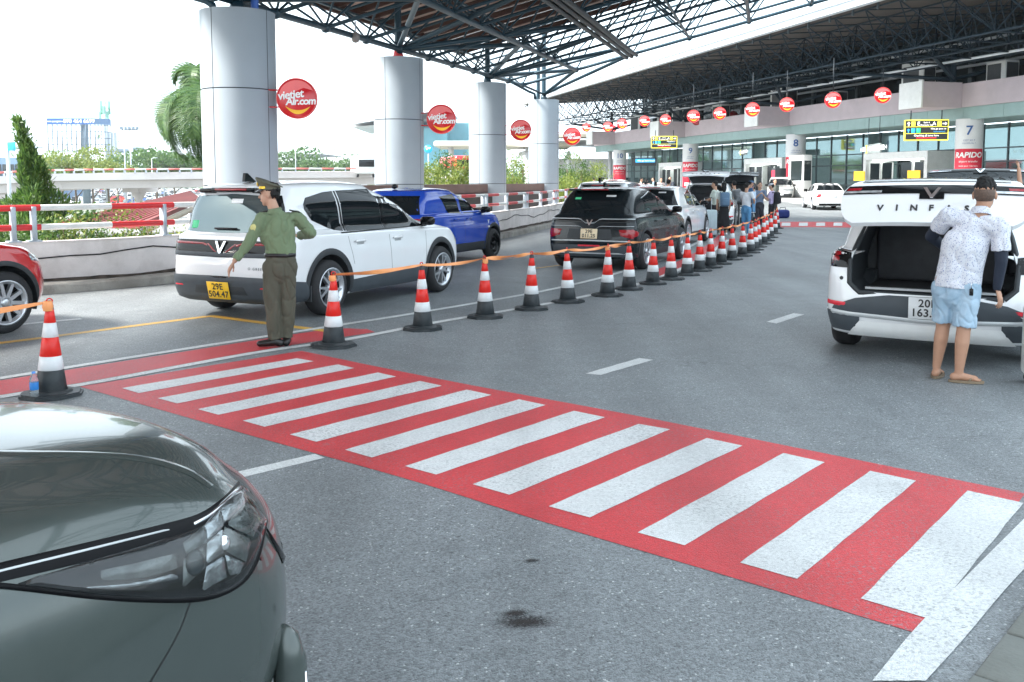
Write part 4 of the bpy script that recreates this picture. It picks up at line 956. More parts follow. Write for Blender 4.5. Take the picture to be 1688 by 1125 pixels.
for Y in (258, 268, 298, 308, 345, 356, 402, 414, 472, 486, 560, 650):
    xa, xb = at(-20, 300, Y).x, at(345, 300, Y).x; x = xa + random.uniform(0, 2)
    while x < xb:
        if random.random() < 0.93:
            nme = random.choices(list(paints), (6, 3, 1.5, 1, 0.6, 1.5))[0]; q = random.choices((0, 1, 2), (4, 4, 1))[0]
            o = link('parked_car', tiny[(nme, q)], None); o.location = (x, Y + random.uniform(-0.5, 0.5), ZL); o.rotation_euler.z = random.choice((90, 270, 90, 0)) * math.pi / 180 + random.uniform(-0.1, 0.4)
            tag(o, 'small %s %s parked far off in the lower lot' % (nme, ('saloon', 'hatchback', 'van')[q]), 'car', 'cars parked in the lower lot')
        x += random.uniform(2.9, 4.0) * (1.0 if Y < 350 else Y / 330)
# billboard frame
M_frame = mat('frame_grey', (0.13, 0.18, 0.23), 0.5, var=0.1)
Y = 250; a, b = at(80, 250, Y), at(158, 250, Y); zt, zb_ = at(80, 196, Y).z, at(80, 249, Y).z
bb = thing('billboard_frame', 'empty steel billboard frame with a blue header board far left', 'billboard', (a.x, Y, ZL))
W = b.x - a.x; Hb = zt - zb_; z0 = zb_ - ZL
for k in range(11): MB().tube((W * k / 10, 0, z0), (W * k / 10, 0, z0 + Hb), 0.15, 5).build('upright', M_frame, bb)
for k in range(6): MB().tube((0, 0, z0 + Hb * k / 5), (W, 0, z0 + Hb * k / 5), 0.1, 5).build('crossbar', M_frame, bb)
for k in range(6): MB().tube((W + 2.9 * k / 5, 3.0 * k / 5, z0), (W + 2.9 * k / 5, 3.0 * k / 5, z0 + Hb), 0.1, 5).build('upright', M_frame, bb)
for k in range(6): MB().tube((W, 0, z0 + Hb * k / 5), (W + 2.9, 3.0, z0 + Hb * k / 5), 0.1, 5).build('crossbar', M_frame, bb)
MB().box((W / 2, -0.2, z0 + Hb - 0.7), (W, 0.25, 1.6)).build('header', mat('header_blue', (0.015, 0.09, 0.3), 0.5), bb); MB().box((W + 1.45, 1.3, z0 + Hb - 0.7), (4.2, 0.2, 1.6), R(46)).build('header', mat('header_pale', (0.12, 0.2, 0.34), 0.5), bb)
text('lettering', '090 464 6699', 1.5, M_swhite, bb, Matrix.Translation((W * 0.68, -0.36, z0 + Hb - 0.7)) @ Matrix.Rotation(R(90), 4, 'X'), bold=0.02)
text('lettering', 'www.quangcao.com', 0.7, M_swhite, bb, Matrix.Translation((W * 0.2, -0.36, z0 + Hb - 0.7)) @ Matrix.Rotation(R(90), 4, 'X'), bold=0.01)
MB().tube((W * 0.72, 1.5, 0), (W * 0.72, 1.5, z0 + Hb * 0.85), 1.0, 14).build('post', M_frame, bb)
MB().tube((-1.5, -1.5, z0 - 0.2), (W + 8, -1.5, z0 - 0.2), 0.12, 5).build('catwalk', M_frame, bb)
# masts and poles
def pole(lab, px, ytop, Y, r, head=None, nm='light_mast', cat='mast'):
    p, h = low(px, ytop, Y); t = thing(nm, lab, cat, p); MB().tube((0, 0, 0), (0, 0, h), r, 8, r * 0.5).build('shaft', M_galv, t)
    if head == 'flood':
        mb = MB(); mb.tube((-1.6, 0, h), (1.6, 0, h), 0.12, 6)
        for k in range(5): mb.box((-1.6 + 0.8 * k, -0.2, h + 0.3), (0.5, 0.3, 0.5))
        mb.build('floodlights', M_frame, t)
    if head == 'telecom':
        mb = MB()
        for k in range(9): a = k * 0.7; mb.box((math.cos(a) * 1.2, math.sin(a) * 1.2, h - 2.2 - (k % 3) * 1.4), (0.5, 0.5, 2.2))
        for k in range(3): mb.tube((-1.6, 0, h - 1.6 - k * 1.4), (1.6, 0, h - 1.6 - k * 1.4), 0.12, 5)
        mb.build('antennas', mat('antenna_green', (0.2, 0.42, 0.34), 0.6), t)
    if head == 'lamp': MB().path([(0, 0, h), (0.5, 0, h + 0.2), (1.2, 0, h + 0.15)], 0.06, 6).build('lamp_arm', M_galv, t)
    return t
pole('green telecom mast with antennas right of the billboard', 172, 160, 255, 0.6, 'telecom'); pole('tall thin lamp pole on the flyover', 203, 178, 118, 0.12, 'lamp'); pole('flood-light mast between lamp pole and palm', 214, 214, 190, 0.22, 'flood')
pole('slim lightning mast right of the nearest disc sign', 486, 198, 190, 0.14); pole('short lamp post right of the flood-light mast', 268, 232, 300, 0.25); pole('distant lamp post near the skyline trees', 250, 262, 180, 0.12, 'lamp')
for px0, px1, y0, y1, lab in ((219, 238, 243, 250.5, 'small pale hoarding left of the palm on the skyline'), (193, 212, 246, 253, 'small grey hoarding on the skyline beside the flood-light mast')):
    Y = 300; p, h = low((px0 + px1) / 2, y0, Y); t = thing('hoarding', lab, 'billboard', p); W = (px1 - px0) * Y / FOC; hh = (y1 - y0) * Y / FOC
    MB().box((0, 0, h - hh / 2), (W, 0.4, hh)).build('panel', M_frame, t); MB().tube((0, 0, 0), (0, 0, h - hh), 0.3, 8).build('post', M_galv, t)
p, h = low(12, 234, 80); t = thing('traffic_gantry', 'traffic light pole with a blue sign at the left edge', 'signal', p)
MB().tube((0, 0, 0), (0, 0, h), 0.16, 8).build('post', M_galv, t); MB().tube((-6, 0, h - 0.7), (3, 0, h - 0.5), 0.08, 6).build('arm', M_galv, t); MB().bbox((0.45, -0.2, h - 0.4), (0.65, 0.2, 0.75), 0.05).build('sign', M_sgnb, t)
# far buildings
def slab(nm, lab, cat, px0, px1, y0, Y, depth, m, extra=None):
    a, b = at(px0, y0, Y), at(px1, y0, Y); W = b.x - a.x; h = a.z - ZL; t = thing(nm, lab, cat, ((a.x + b.x) / 2, Y, ZL))
    MB().box((0, depth / 2, h / 2), (W, depth, h)).build('wall', m, t)
    if extra: extra(t, W, h)
    return t
def winrow(n, m, zf=0.3, hf=0.4):
    def f(t, W, h):
        for k in range(n): MB().box((-W / 2 + W * (k + 0.5) / n, -0.05, h * (zf + hf / 2)), (W / n * 0.8, 0.2, h * hf)).build('window', m, t)
    return f
M_farb = mat('far_blue', (0.12, 0.2, 0.32), 0.6, var=0.05); M_farw = mat('far_white', (0.66, 0.67, 0.68), 0.6, var=0.05)
slab('office_block', 'dark blue low block behind the conifer at the left edge', 'building', -60, 86, 260, 280, 20, M_farb, winrow(14, M_glassd, 0.6, 0.25))
slab('tower_block', 'pale hazy tower block behind the telecom mast', 'building', 176, 192, 208, 900, 20, M_farw, winrow(3, M_frame, 0.1, 0.8))
slab('warehouse', 'low white building below the arched hangar roof', 'building', 455, 590, 262, 650, 40, M_farw, winrow(12, M_frame, 0.5, 0.2))
hg = thing('hangar', 'long arched blue-grey hangar roof on the horizon right of the nearest pillar', 'hangar', (at(520, 260, 720).x, 720, ZL)); W = 150 * 720 / FOC
MB().grid([[(-W / 2 + W * k / 24, y, 18.5 + 9 * math.sin(math.pi * (0.12 + 0.76 * k / 24))) for y in (0, 90)] for k in range(25)]).build('roof', mat('hangar_blue', (0.07, 0.13, 0.22), 0.5), hg)
MB().box((0, 5, 10), (W, 4, 20)).build('wall', M_farw, hg)
# second terminal behind the pillars
M_wing = mat('wing_cream', (0.66, 0.62, 0.52), 0.6, var=0.05, vs=0.3); M_tglass = mat('far_teal_glass', (0.12, 0.3, 0.36), 0.1, var=0.1, vs=0.3)
slab('second_terminal', 'distant teal glass terminal block behind the second pillar', 'building', 690, 790, 203, 190, 30, M_tglass, winrow(8, M_tglass, 0.45, 0.35))
t = thing('swept_roof', 'white swept roof wing left of the second pillar', 'roof', (at(640, 200, 180).x, 180, ZL)); zz = at(640, 205, 180).z - ZL
mb = MB(); mb.grid([[(x, y, zz - 1.5 * (1 + x / 9) * 0 + 0.16 * (x + 7) - (0.5 if y else 0)) for y in (0, 25)] for x in np.linspace(-7.2, 12, 8)]); mb.grid([[(x, y, zz - 0.6 + 0.11 * (x + 7)) for y in (0, 25)] for x in np.linspace(-7, 12, 8)], flip=True); mb.build('roof', M_farw, t)
MB().box((6, 10, zz / 2 - 0.5), (10, 14, zz)).build('wall', M_tglass, t)
t = thing('walkway_canopy', 'cream flat canopy on round posts behind the third pillar', 'canopy', (at(830, 240, 120).x, 120, ZL)); zz = at(830, 240, 120).z - ZL
MB().bbox((0, 0, zz), (17, 10, 0.7), 0.2).build('roof', M_wing, t)
for k in range(5):
    MB().tube((-6.5 + 3.2 * k, -3, 0), (-6.5 + 3.2 * k, -3, zz - 0.3), 0.35, 12).build('post', M_farw, t)
lowb = slab('glazed_hall', 'low white hall with vertical window bars left of column 10', 'building', 905, 1075, 262, 118, 20, M_farw, winrow(11, M_glassd, 0.12, 0.62))
t = thing('curved_hall_roof', 'curved white roof over the glazed hall', 'roof', (at(975, 250, 116).x, 116, ZL)); zz = at(975, 262, 116).z - ZL
MB().grid([[(x, y, zz + 2.2 * math.sin(math.pi * (0.1 + 0.8 * k / 12)) - (0.0 if y else 0.3)) for y in (-4, 2, 20)] for k, x in enumerate(np.linspace(-9, 9, 13))]).build('shell', M_farw, t)
MB().box((-3.5, -3, zz + 2.6), (9, 5, 0.35)).build('soffit', M_wing, t)
for x in (-8, -3, 2, 7): MB().tube((x, -3, 0), (x, -3, zz + 0.8), 0.25, 10).build('post', M_farw, t)
sg = thing('round_road_sign', 'round blue road sign with white arrow left of the third pillar', 'sign', (at(706, 246, 70).x, 70, ZL)); zz = at(706, 246, 70).z - ZL
MXZ = Matrix(((1, 0, 0), (0, 0, -1), (0, 1, 0)))
MB().lathe([(0, -0.03), (0.3, -0.03), (0.3, 0.03), (0, 0.03)], 24, MXZ, (0, 0, zz)).build('disc', M_sgnb, sg); MB().tube((0, 0.05, 0), (0, 0.05, zz), 0.04, 8).build('post', M_galv, sg)
MB().prism([(-0.2, 0.05), (-0.1, -0.08), (0.02, 0.06), (0.1, -0.02), (0.2, 0.12), (0.08, 0.02 + 0.12), (0.0, 0.0 + 0.14), (-0.1, 0.02)], 0.035, 0.045, MXZ, (0, 0, zz)).build('arrow', M_swhite, sg)
for px, py0, Y, W, hh, m, lab in ((603, 257, 126, 2.6, 2.9, M_wht, 'white coach on the flyover left of the second pillar'), (761, 258, 75, 1.3, 1.5, M_sred, 'red minibus behind the lime bushes')):
    zb = at(px, py0, Y).z - hh; t = thing('coach', lab, 'bus', (at(px, py0, Y).x, Y, zb), R(20))
    MB().bbox((0, 2, hh / 2 + 0.25), (W, 5, hh - 0.4), 0.2).build('body', m, t); MB().bbox((0, -0.52, hh * 0.65), (W * 0.82, 0.06, hh * 0.33), 0.02).build('windscreen', M_cglass, t)
    for s_ in (-1, 1):
        for y in (0.3, 3.5): MB().lathe([(0.2, -0.12), (0.42, -0.12), (0.42, 0.12), (0.2, 0.12)], 16, Matrix.Rotation(R(90), 3, 'Y'), (s_ * W * 0.42, y, 0.42)).build('wheel', M_tyre, t)
    if px == 761: MB().box((0, 2, -(zb - ZL) / 2), (W * 0.9, 4, zb - ZL)).build('plinth', M_conc, t)
# ------------------------------------------------------------------ cars
def paint(name, col, metal=0.0, rough=0.25): return mat('paint_' + name, col, rough, metal, var=0.015, vs=2, coat=1.0, spec=0.5, dirt=tuple(min(1, c * 0.8 + 0.03) for c in col), ds=1.2, damt=0.12)
P_white = paint('white', (0.78, 0.79, 0.8)); P_blue = paint('blue', (0.004, 0.055, 0.42)); P_black = mat('paint_black', (0.004, 0.009, 0.012), 0.25, var=0.02, spec=0.35, coat=0.35); P_red = paint('red', (0.5, 0.012, 0.014))
P_silver = paint('silver', (0.5, 0.52, 0.54), 0.5); P_grey = mat('paint_grey_green', (0.052, 0.066, 0.062), 0.24, 0.2, var=0.02, coat=0.6, dirt=(0.1, 0.11, 0.1), ds=1.5, damt=0.2); P_cream = paint('pearl', (0.6, 0.61, 0.6), 0.2)
M_plast = mat('black_plastic', (0.03, 0.034, 0.038), 0.55, var=0.1, vs=8, bump=0.05, bs=200)
M_plastg = mat('grey_plastic', (0.05, 0.06, 0.07), 0.5, var=0.08, vs=8)
M_gloss = mat('gloss_black', (0.006, 0.007, 0.008), 0.1, var=0, spec=0.3)
M_chrome = mat('chrome', (0.75, 0.77, 0.8), 0.12, metal=1.0, var=0.03)
M_alloy = mat('alloy', (0.55, 0.57, 0.6), 0.3, metal=0.8, var=0.05)
M_alloyd = mat('dark_alloy', (0.02, 0.021, 0.023), 0.4, metal=0.4, var=0.1)
M_tail = mat('tail_red', (0.3, 0.008, 0.014), 0.15, var=0.25, vs=30, coat=0.5)
M_refl = mat('reflector_red', (0.7, 0.03, 0.05), 0.25, var=0.1, vs=60)
M_plw = mat('plate_white', (0.72, 0.74, 0.75), 0.4, var=0.03); M_ply = mat('plate_yellow', (0.85, 0.5, 0.02), 0.4, var=0.03); M_plt = mat('plate_text', (0.03, 0.03, 0.03), 0.5, var=0)
M_int = mat('cabin_dark', (0.02, 0.02, 0.022), 0.8, var=0.2, vs=6); M_grn = mat('sticker_green', (0.1, 0.65, 0.3), 0.5, var=0)
M_silv = mat('silver_trim', (0.5, 0.52, 0.53), 0.4, metal=0.4, var=0.04)
M_lens = mat('lamp_lens', (0.5, 0.53, 0.55), 0.06, metal=0.5, var=0.5, vs=18, coat=1.0)

def interp_rows(S, sub):
    """Catmull-Rom through slice parameter rows; sub = steps per interval"""
    S = np.array(S, float); n = len(S); out = []
    for i in range(n - 1):
        a, b, c, d = S[max(i - 1, 0)], S[i], S[i + 1], S[min(i + 2, n - 1)]
        m0, m1 = (c - a) / 2, (d - b) / 2
        m0 = np.where((c - b) * (b - a) <= 0, 0, m0); m1 = np.where((d - c) * (c - b) <= 0, 0, m1)
        m0 = np.sign(m0) * np.minimum(np.abs(m0), 2.2 * np.abs(c - b)); m1 = np.sign(m1) * np.minimum(np.abs(m1), 2.2 * np.abs(c - b))
        for k in range(sub):
            t = k / sub; h = ((1 + 2 * t) * (1 - t) ** 2, t * (1 - t) ** 2, t * t * (3 - 2 * t), t * t * (t - 1))
            out.append(h[0] * b + h[1] * m0 + h[2] * c + h[3] * m1)
    out.append(S[-1]); return out
def ring2d(xr, xf, w, rad, tf, tr, bf, br):
    """plan outline of one slice: rounded rectangle with gently bowed ends, 96 points"""
    w = max(w, 1e-3); a = (xf - xr) / 2; rr = min(rad, w * 0.95, a * 0.9); rf = min(rad * 1.35, w * 0.95, a * 0.9); H = []
    for t in np.linspace(0, 1, 9)[:-1]: H.append((xf, t * (w - rf)))
    for t in np.linspace(0, np.pi / 2, 11)[:-1]: H.append((xf - rf + rf * np.cos(t), w - rf + rf * np.sin(t)))
    for t in np.linspace(0, 1, 19)[:-1]: H.append((xf - rf + t * ((xr + rr) - (xf - rf)), w))
    for t in np.linspace(0, np.pi / 2, 11)[:-1]: H.append((xr + rr - rr * np.sin(t), w - rr + rr * np.cos(t)))
    for t in np.linspace(0, 1, 9): H.append((xr, (1 - t) * (w - rr)))
    H = np.array(H); cx = (xr + xf) / 2
    f = (H[:, 0] - cx) / a; yy = H[:, 1] / w
    tp = 1 - (1 - tf) * np.clip(f, 0, 1) ** 2.6 - (1 - tr) * np.clip(-f, 0, 1) ** 3
    X = H[:, 0] - bf * yy ** 2 * np.clip(f, 0, 1) ** 6 + br * yy ** 2 * np.clip(-f, 0, 1) ** 6; Yv = H[:, 1] * tp
    return np.concatenate([np.stack([X, Yv], 1), np.stack([X[1:-1][::-1], -Yv[1:-1][::-1]], 1)])
class Car:
    """slices from the sill up: (xr, xf, halfwidth, zr, zf, corner radius, front taper, rear taper, hump)"""
    def __init__(s, slices, sub=5, bf=0.16, br=0.07, deform=None):
        s.rows = interp_rows(slices, sub); P = []
        for xr, xf, w, zr, zf, n, tf, tr, hp in s.rows:
            q = ring2d(xr, xf, w, n, tf, tr, bf, br); K = len(q)
            u = np.clip((q[:, 0] - xr) / max(xf - xr, 1e-3), 0, 1); z = zr + (zf - zr) * u + hp * np.sin(np.pi * u)
            P.append(np.column_stack([q, z]))
        P = np.array(P)
        if deform is not None: P = deform(P)
        s.P = P; nr = len(P)
        v = P.reshape(-1, 3).tolist(); f = [(i * K + j, i * K + (j + 1) % K, (i + 1) * K + (j + 1) % K, (i + 1) * K + j) for i in range(nr - 1) for j in range(K)]
        f.append(tuple(range(K))[::-1]); f.append(tuple((nr - 1) * K + j for j in range(K)))
        s.v, s.f = v, f; s.bvh = BVHTree.FromPolygons([Vector(p) for p in v], f); s.parts = []
    def hit(s, side, a, b):
        if side in ('L', 'R'):
            q = 1 if side == 'L' else -1; o = Vector((a, q * 4, b)); d = Vector((0, -q, 0))
        elif side == 'rear': o = Vector((-6, a, b)); d = Vector((1, 0, 0))
        elif side == 'front': o = Vector((6, a, b)); d = Vector((-1, 0, 0))
        else: o = Vector((a, b, 5)); d = Vector((0, 0, -1))
        p, n, _, _ = s.bvh.ray_cast(o, d)
        if p is None:
            p, n, _, _ = s.bvh.find_nearest(o + d * (4 - 0.9 if side in 'LR' else 3.7 if side in ('rear', 'front') else 3.5))
        if n.dot(d) > 0: n = -n
        return p, n
    def panel(s, side, A, B, off=0.006, N=14, M=6):
        """conforming plate between the polylines A and B (same side), sunk at its rim"""
        def rs(L):
            L = np.array(L, float); d = np.r_[0, np.cumsum(np.linalg.norm(np.diff(L, axis=0), axis=1))]
            t = np.linspace(0, d[-1], N); return np.stack([np.interp(t, d, L[:, k]) for k in (0, 1)], 1)
        A, B = rs(A), rs(B); G = []; 
        for j in range(M):
            t = j / (M - 1); row = []
            for i in range(N):
                q = A[i] * (1 - t) + B[i] * t; p, n = s.hit(side, *q); row.append(p + n * off)
                if i in (0, N - 1) or j in (0, M - 1): row[-1] = p + n * (off * 0.5)
            G.append(row)
        # skirt
        c = sum((G[j][i] for j in range(M) for i in range(N)), Vector()) / (M * N)
        mb = MB(); mb.grid([[tuple(p) for p in r] for r in G])
        return mb
    def ring(s, side, cx, cz, r0, r1, a0=-12, a1=192, off=0.012, n=26):
        A = [(cx + r0 * math.cos(R(a0 + (a1 - a0) * i / n)), cz + r0 * math.sin(R(a0 + (a1 - a0) * i / n))) for i in range(n + 1)]
        B = [(cx + r1 * math.cos(R(a0 + (a1 - a0) * i / n)), cz + r1 * math.sin(R(a0 + (a1 - a0) * i / n))) for i in range(n + 1)]
        mb = s.panel(side, A, B, off, n + 1, 4); q = 1 if side == 'L' else -1; rim = []
        for a in A:
            p, nn = s.hit(side, *a); rim.append([tuple(p + nn * off * 0.5), (p.x, p.y - q * 0.12, p.z)])
        mb.grid(rim); return mb
    def body(s, root, paint_, wheels=None, R_=0.40, cut=None):
        """the shell with real wheel openings (and a cargo opening)"""
        me = bpy.data.meshes.new('body'); me.from_pydata(s.v, [], s.f); me.update(); me.materials.append(paint_)
        o = bpy.data.objects.new('body', me); COL.objects.link(o)
        tools = MB()
        for x, y, z in wheels or ():
            q = 1 if y > 0 else -1
            tools.tube((x, q * (abs(y) - 0.26), z), (x, q * (abs(y) + 0.6), z), R_, 28)
        if cut: tools.prism(*cut)
        if tools.v:
            tme = tools.mesh('cutter'); tme.materials.append(M_plast); to = bpy.data.objects.new('cutter', tme); COL.objects.link(to)
            md = o.modifiers.new('b', 'BOOLEAN'); md.operation = 'DIFFERENCE'; md.object = to; md.solver = 'EXACT'
            try: md.material_mode = 'TRANSFER'
            except Exception: pass
            dg = bpy.context.evaluated_depsgraph_get(); dg.update()
            nm = bpy.data.meshes.new_from_object(o.evaluated_get(dg)); o.modifiers.clear(); o.data = nm
            bpy.data.objects.remove(to)
        bm = bmesh.new(); bm.from_mesh(o.data)
        for f in bm.faces: f.smooth = True
        for e in bm.edges:
            if len(e.link_faces) == 2 and e.calc_face_angle(0) > 0.7: e.smooth = False
        bm.to_mesh(o.data); bm.free()
        o.parent = root; return o
M_wheelhub = M_alloyd
_wh = {}
def wheel(root, x, y, z, r, w=0.22, style='five', rimcol=None):
    key = (round(r, 3), style); q = 1 if y > 0 else -1
    if key not in _wh:
        ty = MB(); rr = r * 0.68
        ty.lathe([(rr - 0.01, -w / 2 + 0.02), (rr + 0.02, -w / 2), (r - 0.035, -w / 2 + 0.005), (r - 0.008, -w / 2 + 0.04), (r, -w / 4), (r, w / 4), (r - 0.008, w / 2 - 0.04), (r - 0.035, w / 2 - 0.005), (rr + 0.02, w / 2), (rr - 0.01, w / 2 - 0.02)], 36)
        dk = MB(); dk.lathe([(rr - 0.012, -w / 2 + 0.02), (rr - 0.02, w / 2 - 0.05), (rr * 0.9, w / 2 - 0.09), (0.0, w / 2 - 0.1)], 32); dk.lathe([(rr - 0.01, -w / 2 + 0.02), (0, -w / 2 + 0.05)], 24)
        rm = MB(); rm.lathe([(rr - 0.03, w / 2 - 0.045), (rr - 0.005, w / 2 - 0.004), (rr + 0.016, w / 2 + 0.004), (rr + 0.018, w / 2 - 0.01)], 36)
        ns = {'five': 5, 'ten': 10, 'steel': 0, 'six': 6}[style]
        for k in range(ns):
            a = 2 * math.pi * k / ns + 0.3; tw = {'five': 0.34, 'ten': 0.03, 'six': 0.15}[style]; wd = {'five': 0.026, 'ten': 0.03, 'six': 0.04}[style] * r / 0.34
            for sgn in ((-1, 1) if style == 'five' else (0,)):
                a1_, a2_ = a, a + sgn * tw * 0.8 + (0.1 if style == 'five' else 0)
                p0 = Vector((math.cos(a1_), math.sin(a1_), 0)) * rr * 0.2; p1 = Vector((math.cos(a2_), math.sin(a2_), 0)) * (rr - 0.01)
                d = (p1 - p0).normalized(); nn = Vector((-d.y, d.x, 0)); z1 = w / 2 - 0.02; z0 = w / 2 - 0.05
                c0, c1 = wd * 0.75, wd * (0.5 if style == 'five' else 0.6)
                V = [p0 + nn * c0 + Vector((0, 0, z1)), p0 - nn * c0 + Vector((0, 0, z1)), p1 - nn * c1 + Vector((0, 0, z1 + 0.004)), p1 + nn * c1 + Vector((0, 0, z1 + 0.004))]
                rm.add(V + [v + Vector((0, 0, -0.05)) for v in V], [(3, 2, 1, 0)[::-1], (0, 4, 5, 1), (1, 5, 6, 2), (2, 6, 7, 3), (3, 7, 4, 0)])
        rm.lathe([(rr * 0.24, w / 2 - 0.07), (rr * 0.24, w / 2 - 0.015), (rr * 0.12, w / 2 - 0.004), (0.0, w / 2 - 0.004)], 20)
        if style == 'steel':
            rm.lathe([(rr * 0.9, w / 2 - 0.05), (rr * 0.6, w / 2 - 0.03), (rr * 0.5, w / 2 - 0.06)], 24)
        me = [ty.mesh('tyre'), dk.mesh('hub'), rm.mesh('rim')]; me[0].materials.append(M_tyre); me[1].materials.append(M_alloyd); me[2].materials.append(rimcol or (M_alloy if style != 'steel' else M_gloss))
        _wh[key] = me
    t, d, m = _wh[key]
    o = link('wheel', t, None, root); o.location = (x, y, z); o.rotation_euler = (R(-90) * q, 0.3 * x, 0)
    link('hub', d, None, o); link('rim', m, None, o)
    return o
def well(root, x, y, z, r):
    q = 1 if y > 0 else -1; n = 20; P = []
    for yy, rr in ((abs(y) + 0.07, r - 0.004), (abs(y) - 0.255, r - 0.004), (abs(y) - 0.25, 0.02)):
        P.append([(x + rr * math.cos(math.pi * i / n * 1.2 - 0.3), q * yy, z + rr * math.sin(math.pi * i / n * 1.2 - 0.3)) for i in range(n + 1)])
    return MB().grid(P).build('wheel_well', M_plast, root)
def plate(root, M, w, h, m, l1, l2=None, s=1.0):
    mb = MB().bbox((0, 0, 0), (w, h, 0.012), 0.005, seg=1); me = mb.mesh('number_plate'); me.transform(M); p = link('number_plate', me, m, root)
    if l1:
        zz = 0.0075
        text('plate_text', l1, h * (0.5 if l2 else 0.7), M_plt, p, M @ Matrix.Translation((0, h * 0.22 if l2 else 0, zz)), 0.001, 0.002, spacing=1.05)
        if l2: text('plate_text', l2, h * 0.5, M_plt, p, M @ Matrix.Translation((0, -h * 0.22, zz)), 0.001, 0.002, spacing=1.05)
    return p
def mirror_(root, x, y, z, m, m2=None):
    q = 1 if y > 0 else -1
    mb = MB().bbox((x, y + q * 0.12, z), (0.17, 0.2, 0.13), 0.05, seg=3); o = mb.build('mirror', m, root)
    MB().bbox((x + 0.02, y + q * 0.02, z - 0.06), (0.07, 0.12, 0.04), 0.012).build('mirror_arm', M_gloss, o); return o
def place(root, heading, anchor_local, world_pt):
    """heading: degrees clockwise from +Y"""
    rz = R(90 - heading); root.rotation_euler.z = rz; c, s_ = math.cos(rz), math.sin(rz); x, y = anchor_local
    root.location = (world_pt.x - (c * x - s_ * y), world_pt.y - (s_ * x + c * y), world_pt.z)
def vee(root, M, w, h, m, name='badge'):
    poly = [(-w / 2, h / 2), (-w * 0.3, h / 2), (0, -h * 0.2), (w * 0.3, h / 2), (w / 2, h / 2), (w * 0.08, -h / 2), (-w * 0.08, -h / 2)]
    mb = MB().prism(poly, 0, 0.01); me = mb.mesh(name); me.transform(M); return link(name, me, m, root)
def rearM(c, y, z, off=0.012):
    p, n = c.hit('rear', y, z); return frame(p + n * off, (0, -1, 0), Vector((0, 0, 1)) - n * n.z)
#               xr     xf     w     zr    zf    n   tf    tr   hump
def suv_slices(L, W, H, belt=1.0, hoodz=0.93, cowl=0.62, ws_top=-0.12, roof_r=0.36, nose=0.68, tailr=0.10, glass_r=0.2, sh=0.97, roofw=0.70):
    h, w = L / 2, W / 2
    return [(-h + .2, h - .22, w * .88, .22, .22, .2, .93, .97, 0), (-h + .08, h - .1, w * .955, .25, .25, .24, .92, .97, 0), (-h + .02, h - .02, w * .99, .38, .38, .24, .92, .97, 0),
            (-h, h, w, .56, .54, .24, .92, .97, 0), (-h + .02, h - .03, w, .74, .70, .22, .92, .97, .0), (-h + .045, h - .10, w * .985, belt - .13, hoodz - .16, .2, .92, .97, .02),
            (-h + .075, h - .22, w * sh, belt, hoodz - .05, .2, .92, .96, .02), (-h + .10, h - .40, w * .94, belt + .035, hoodz, .22, .93, .96, .02), (-h + .11, h * cowl, w * .91, belt + .05, hoodz + .09, .22, .95, .95, .02),
            (-h + .13, h * cowl - .22, w * .885, belt + .08, belt + .10, .24, .96, .94, 0.01), (-h + .13 + glass_r * .55, (h * cowl - .22 + h * ws_top) / 2, w * (roofw + .1), (belt + H) / 2 + .02, (belt + H) / 2 + .03, .24, .96, .93, .02),
            (-h + .15 + glass_r, h * ws_top + .05, w * (roofw + .01), H - .13, H - .14, .22, .96, .93, .03), (-h + .2 + glass_r * 1.2, h * ws_top - .1, w * (roofw - .07), H - .06, H - .07, .2, .96, .93, .03),
            (-h + .5 + glass_r, h * ws_top - .35, w * .45, H - .025, H - .03, .2, .97, .97, .02), (-h + 1.0 + glass_r, h * ws_top - .8, w * .12, H - .012, H - .015, .1, 1, 1, .01)]
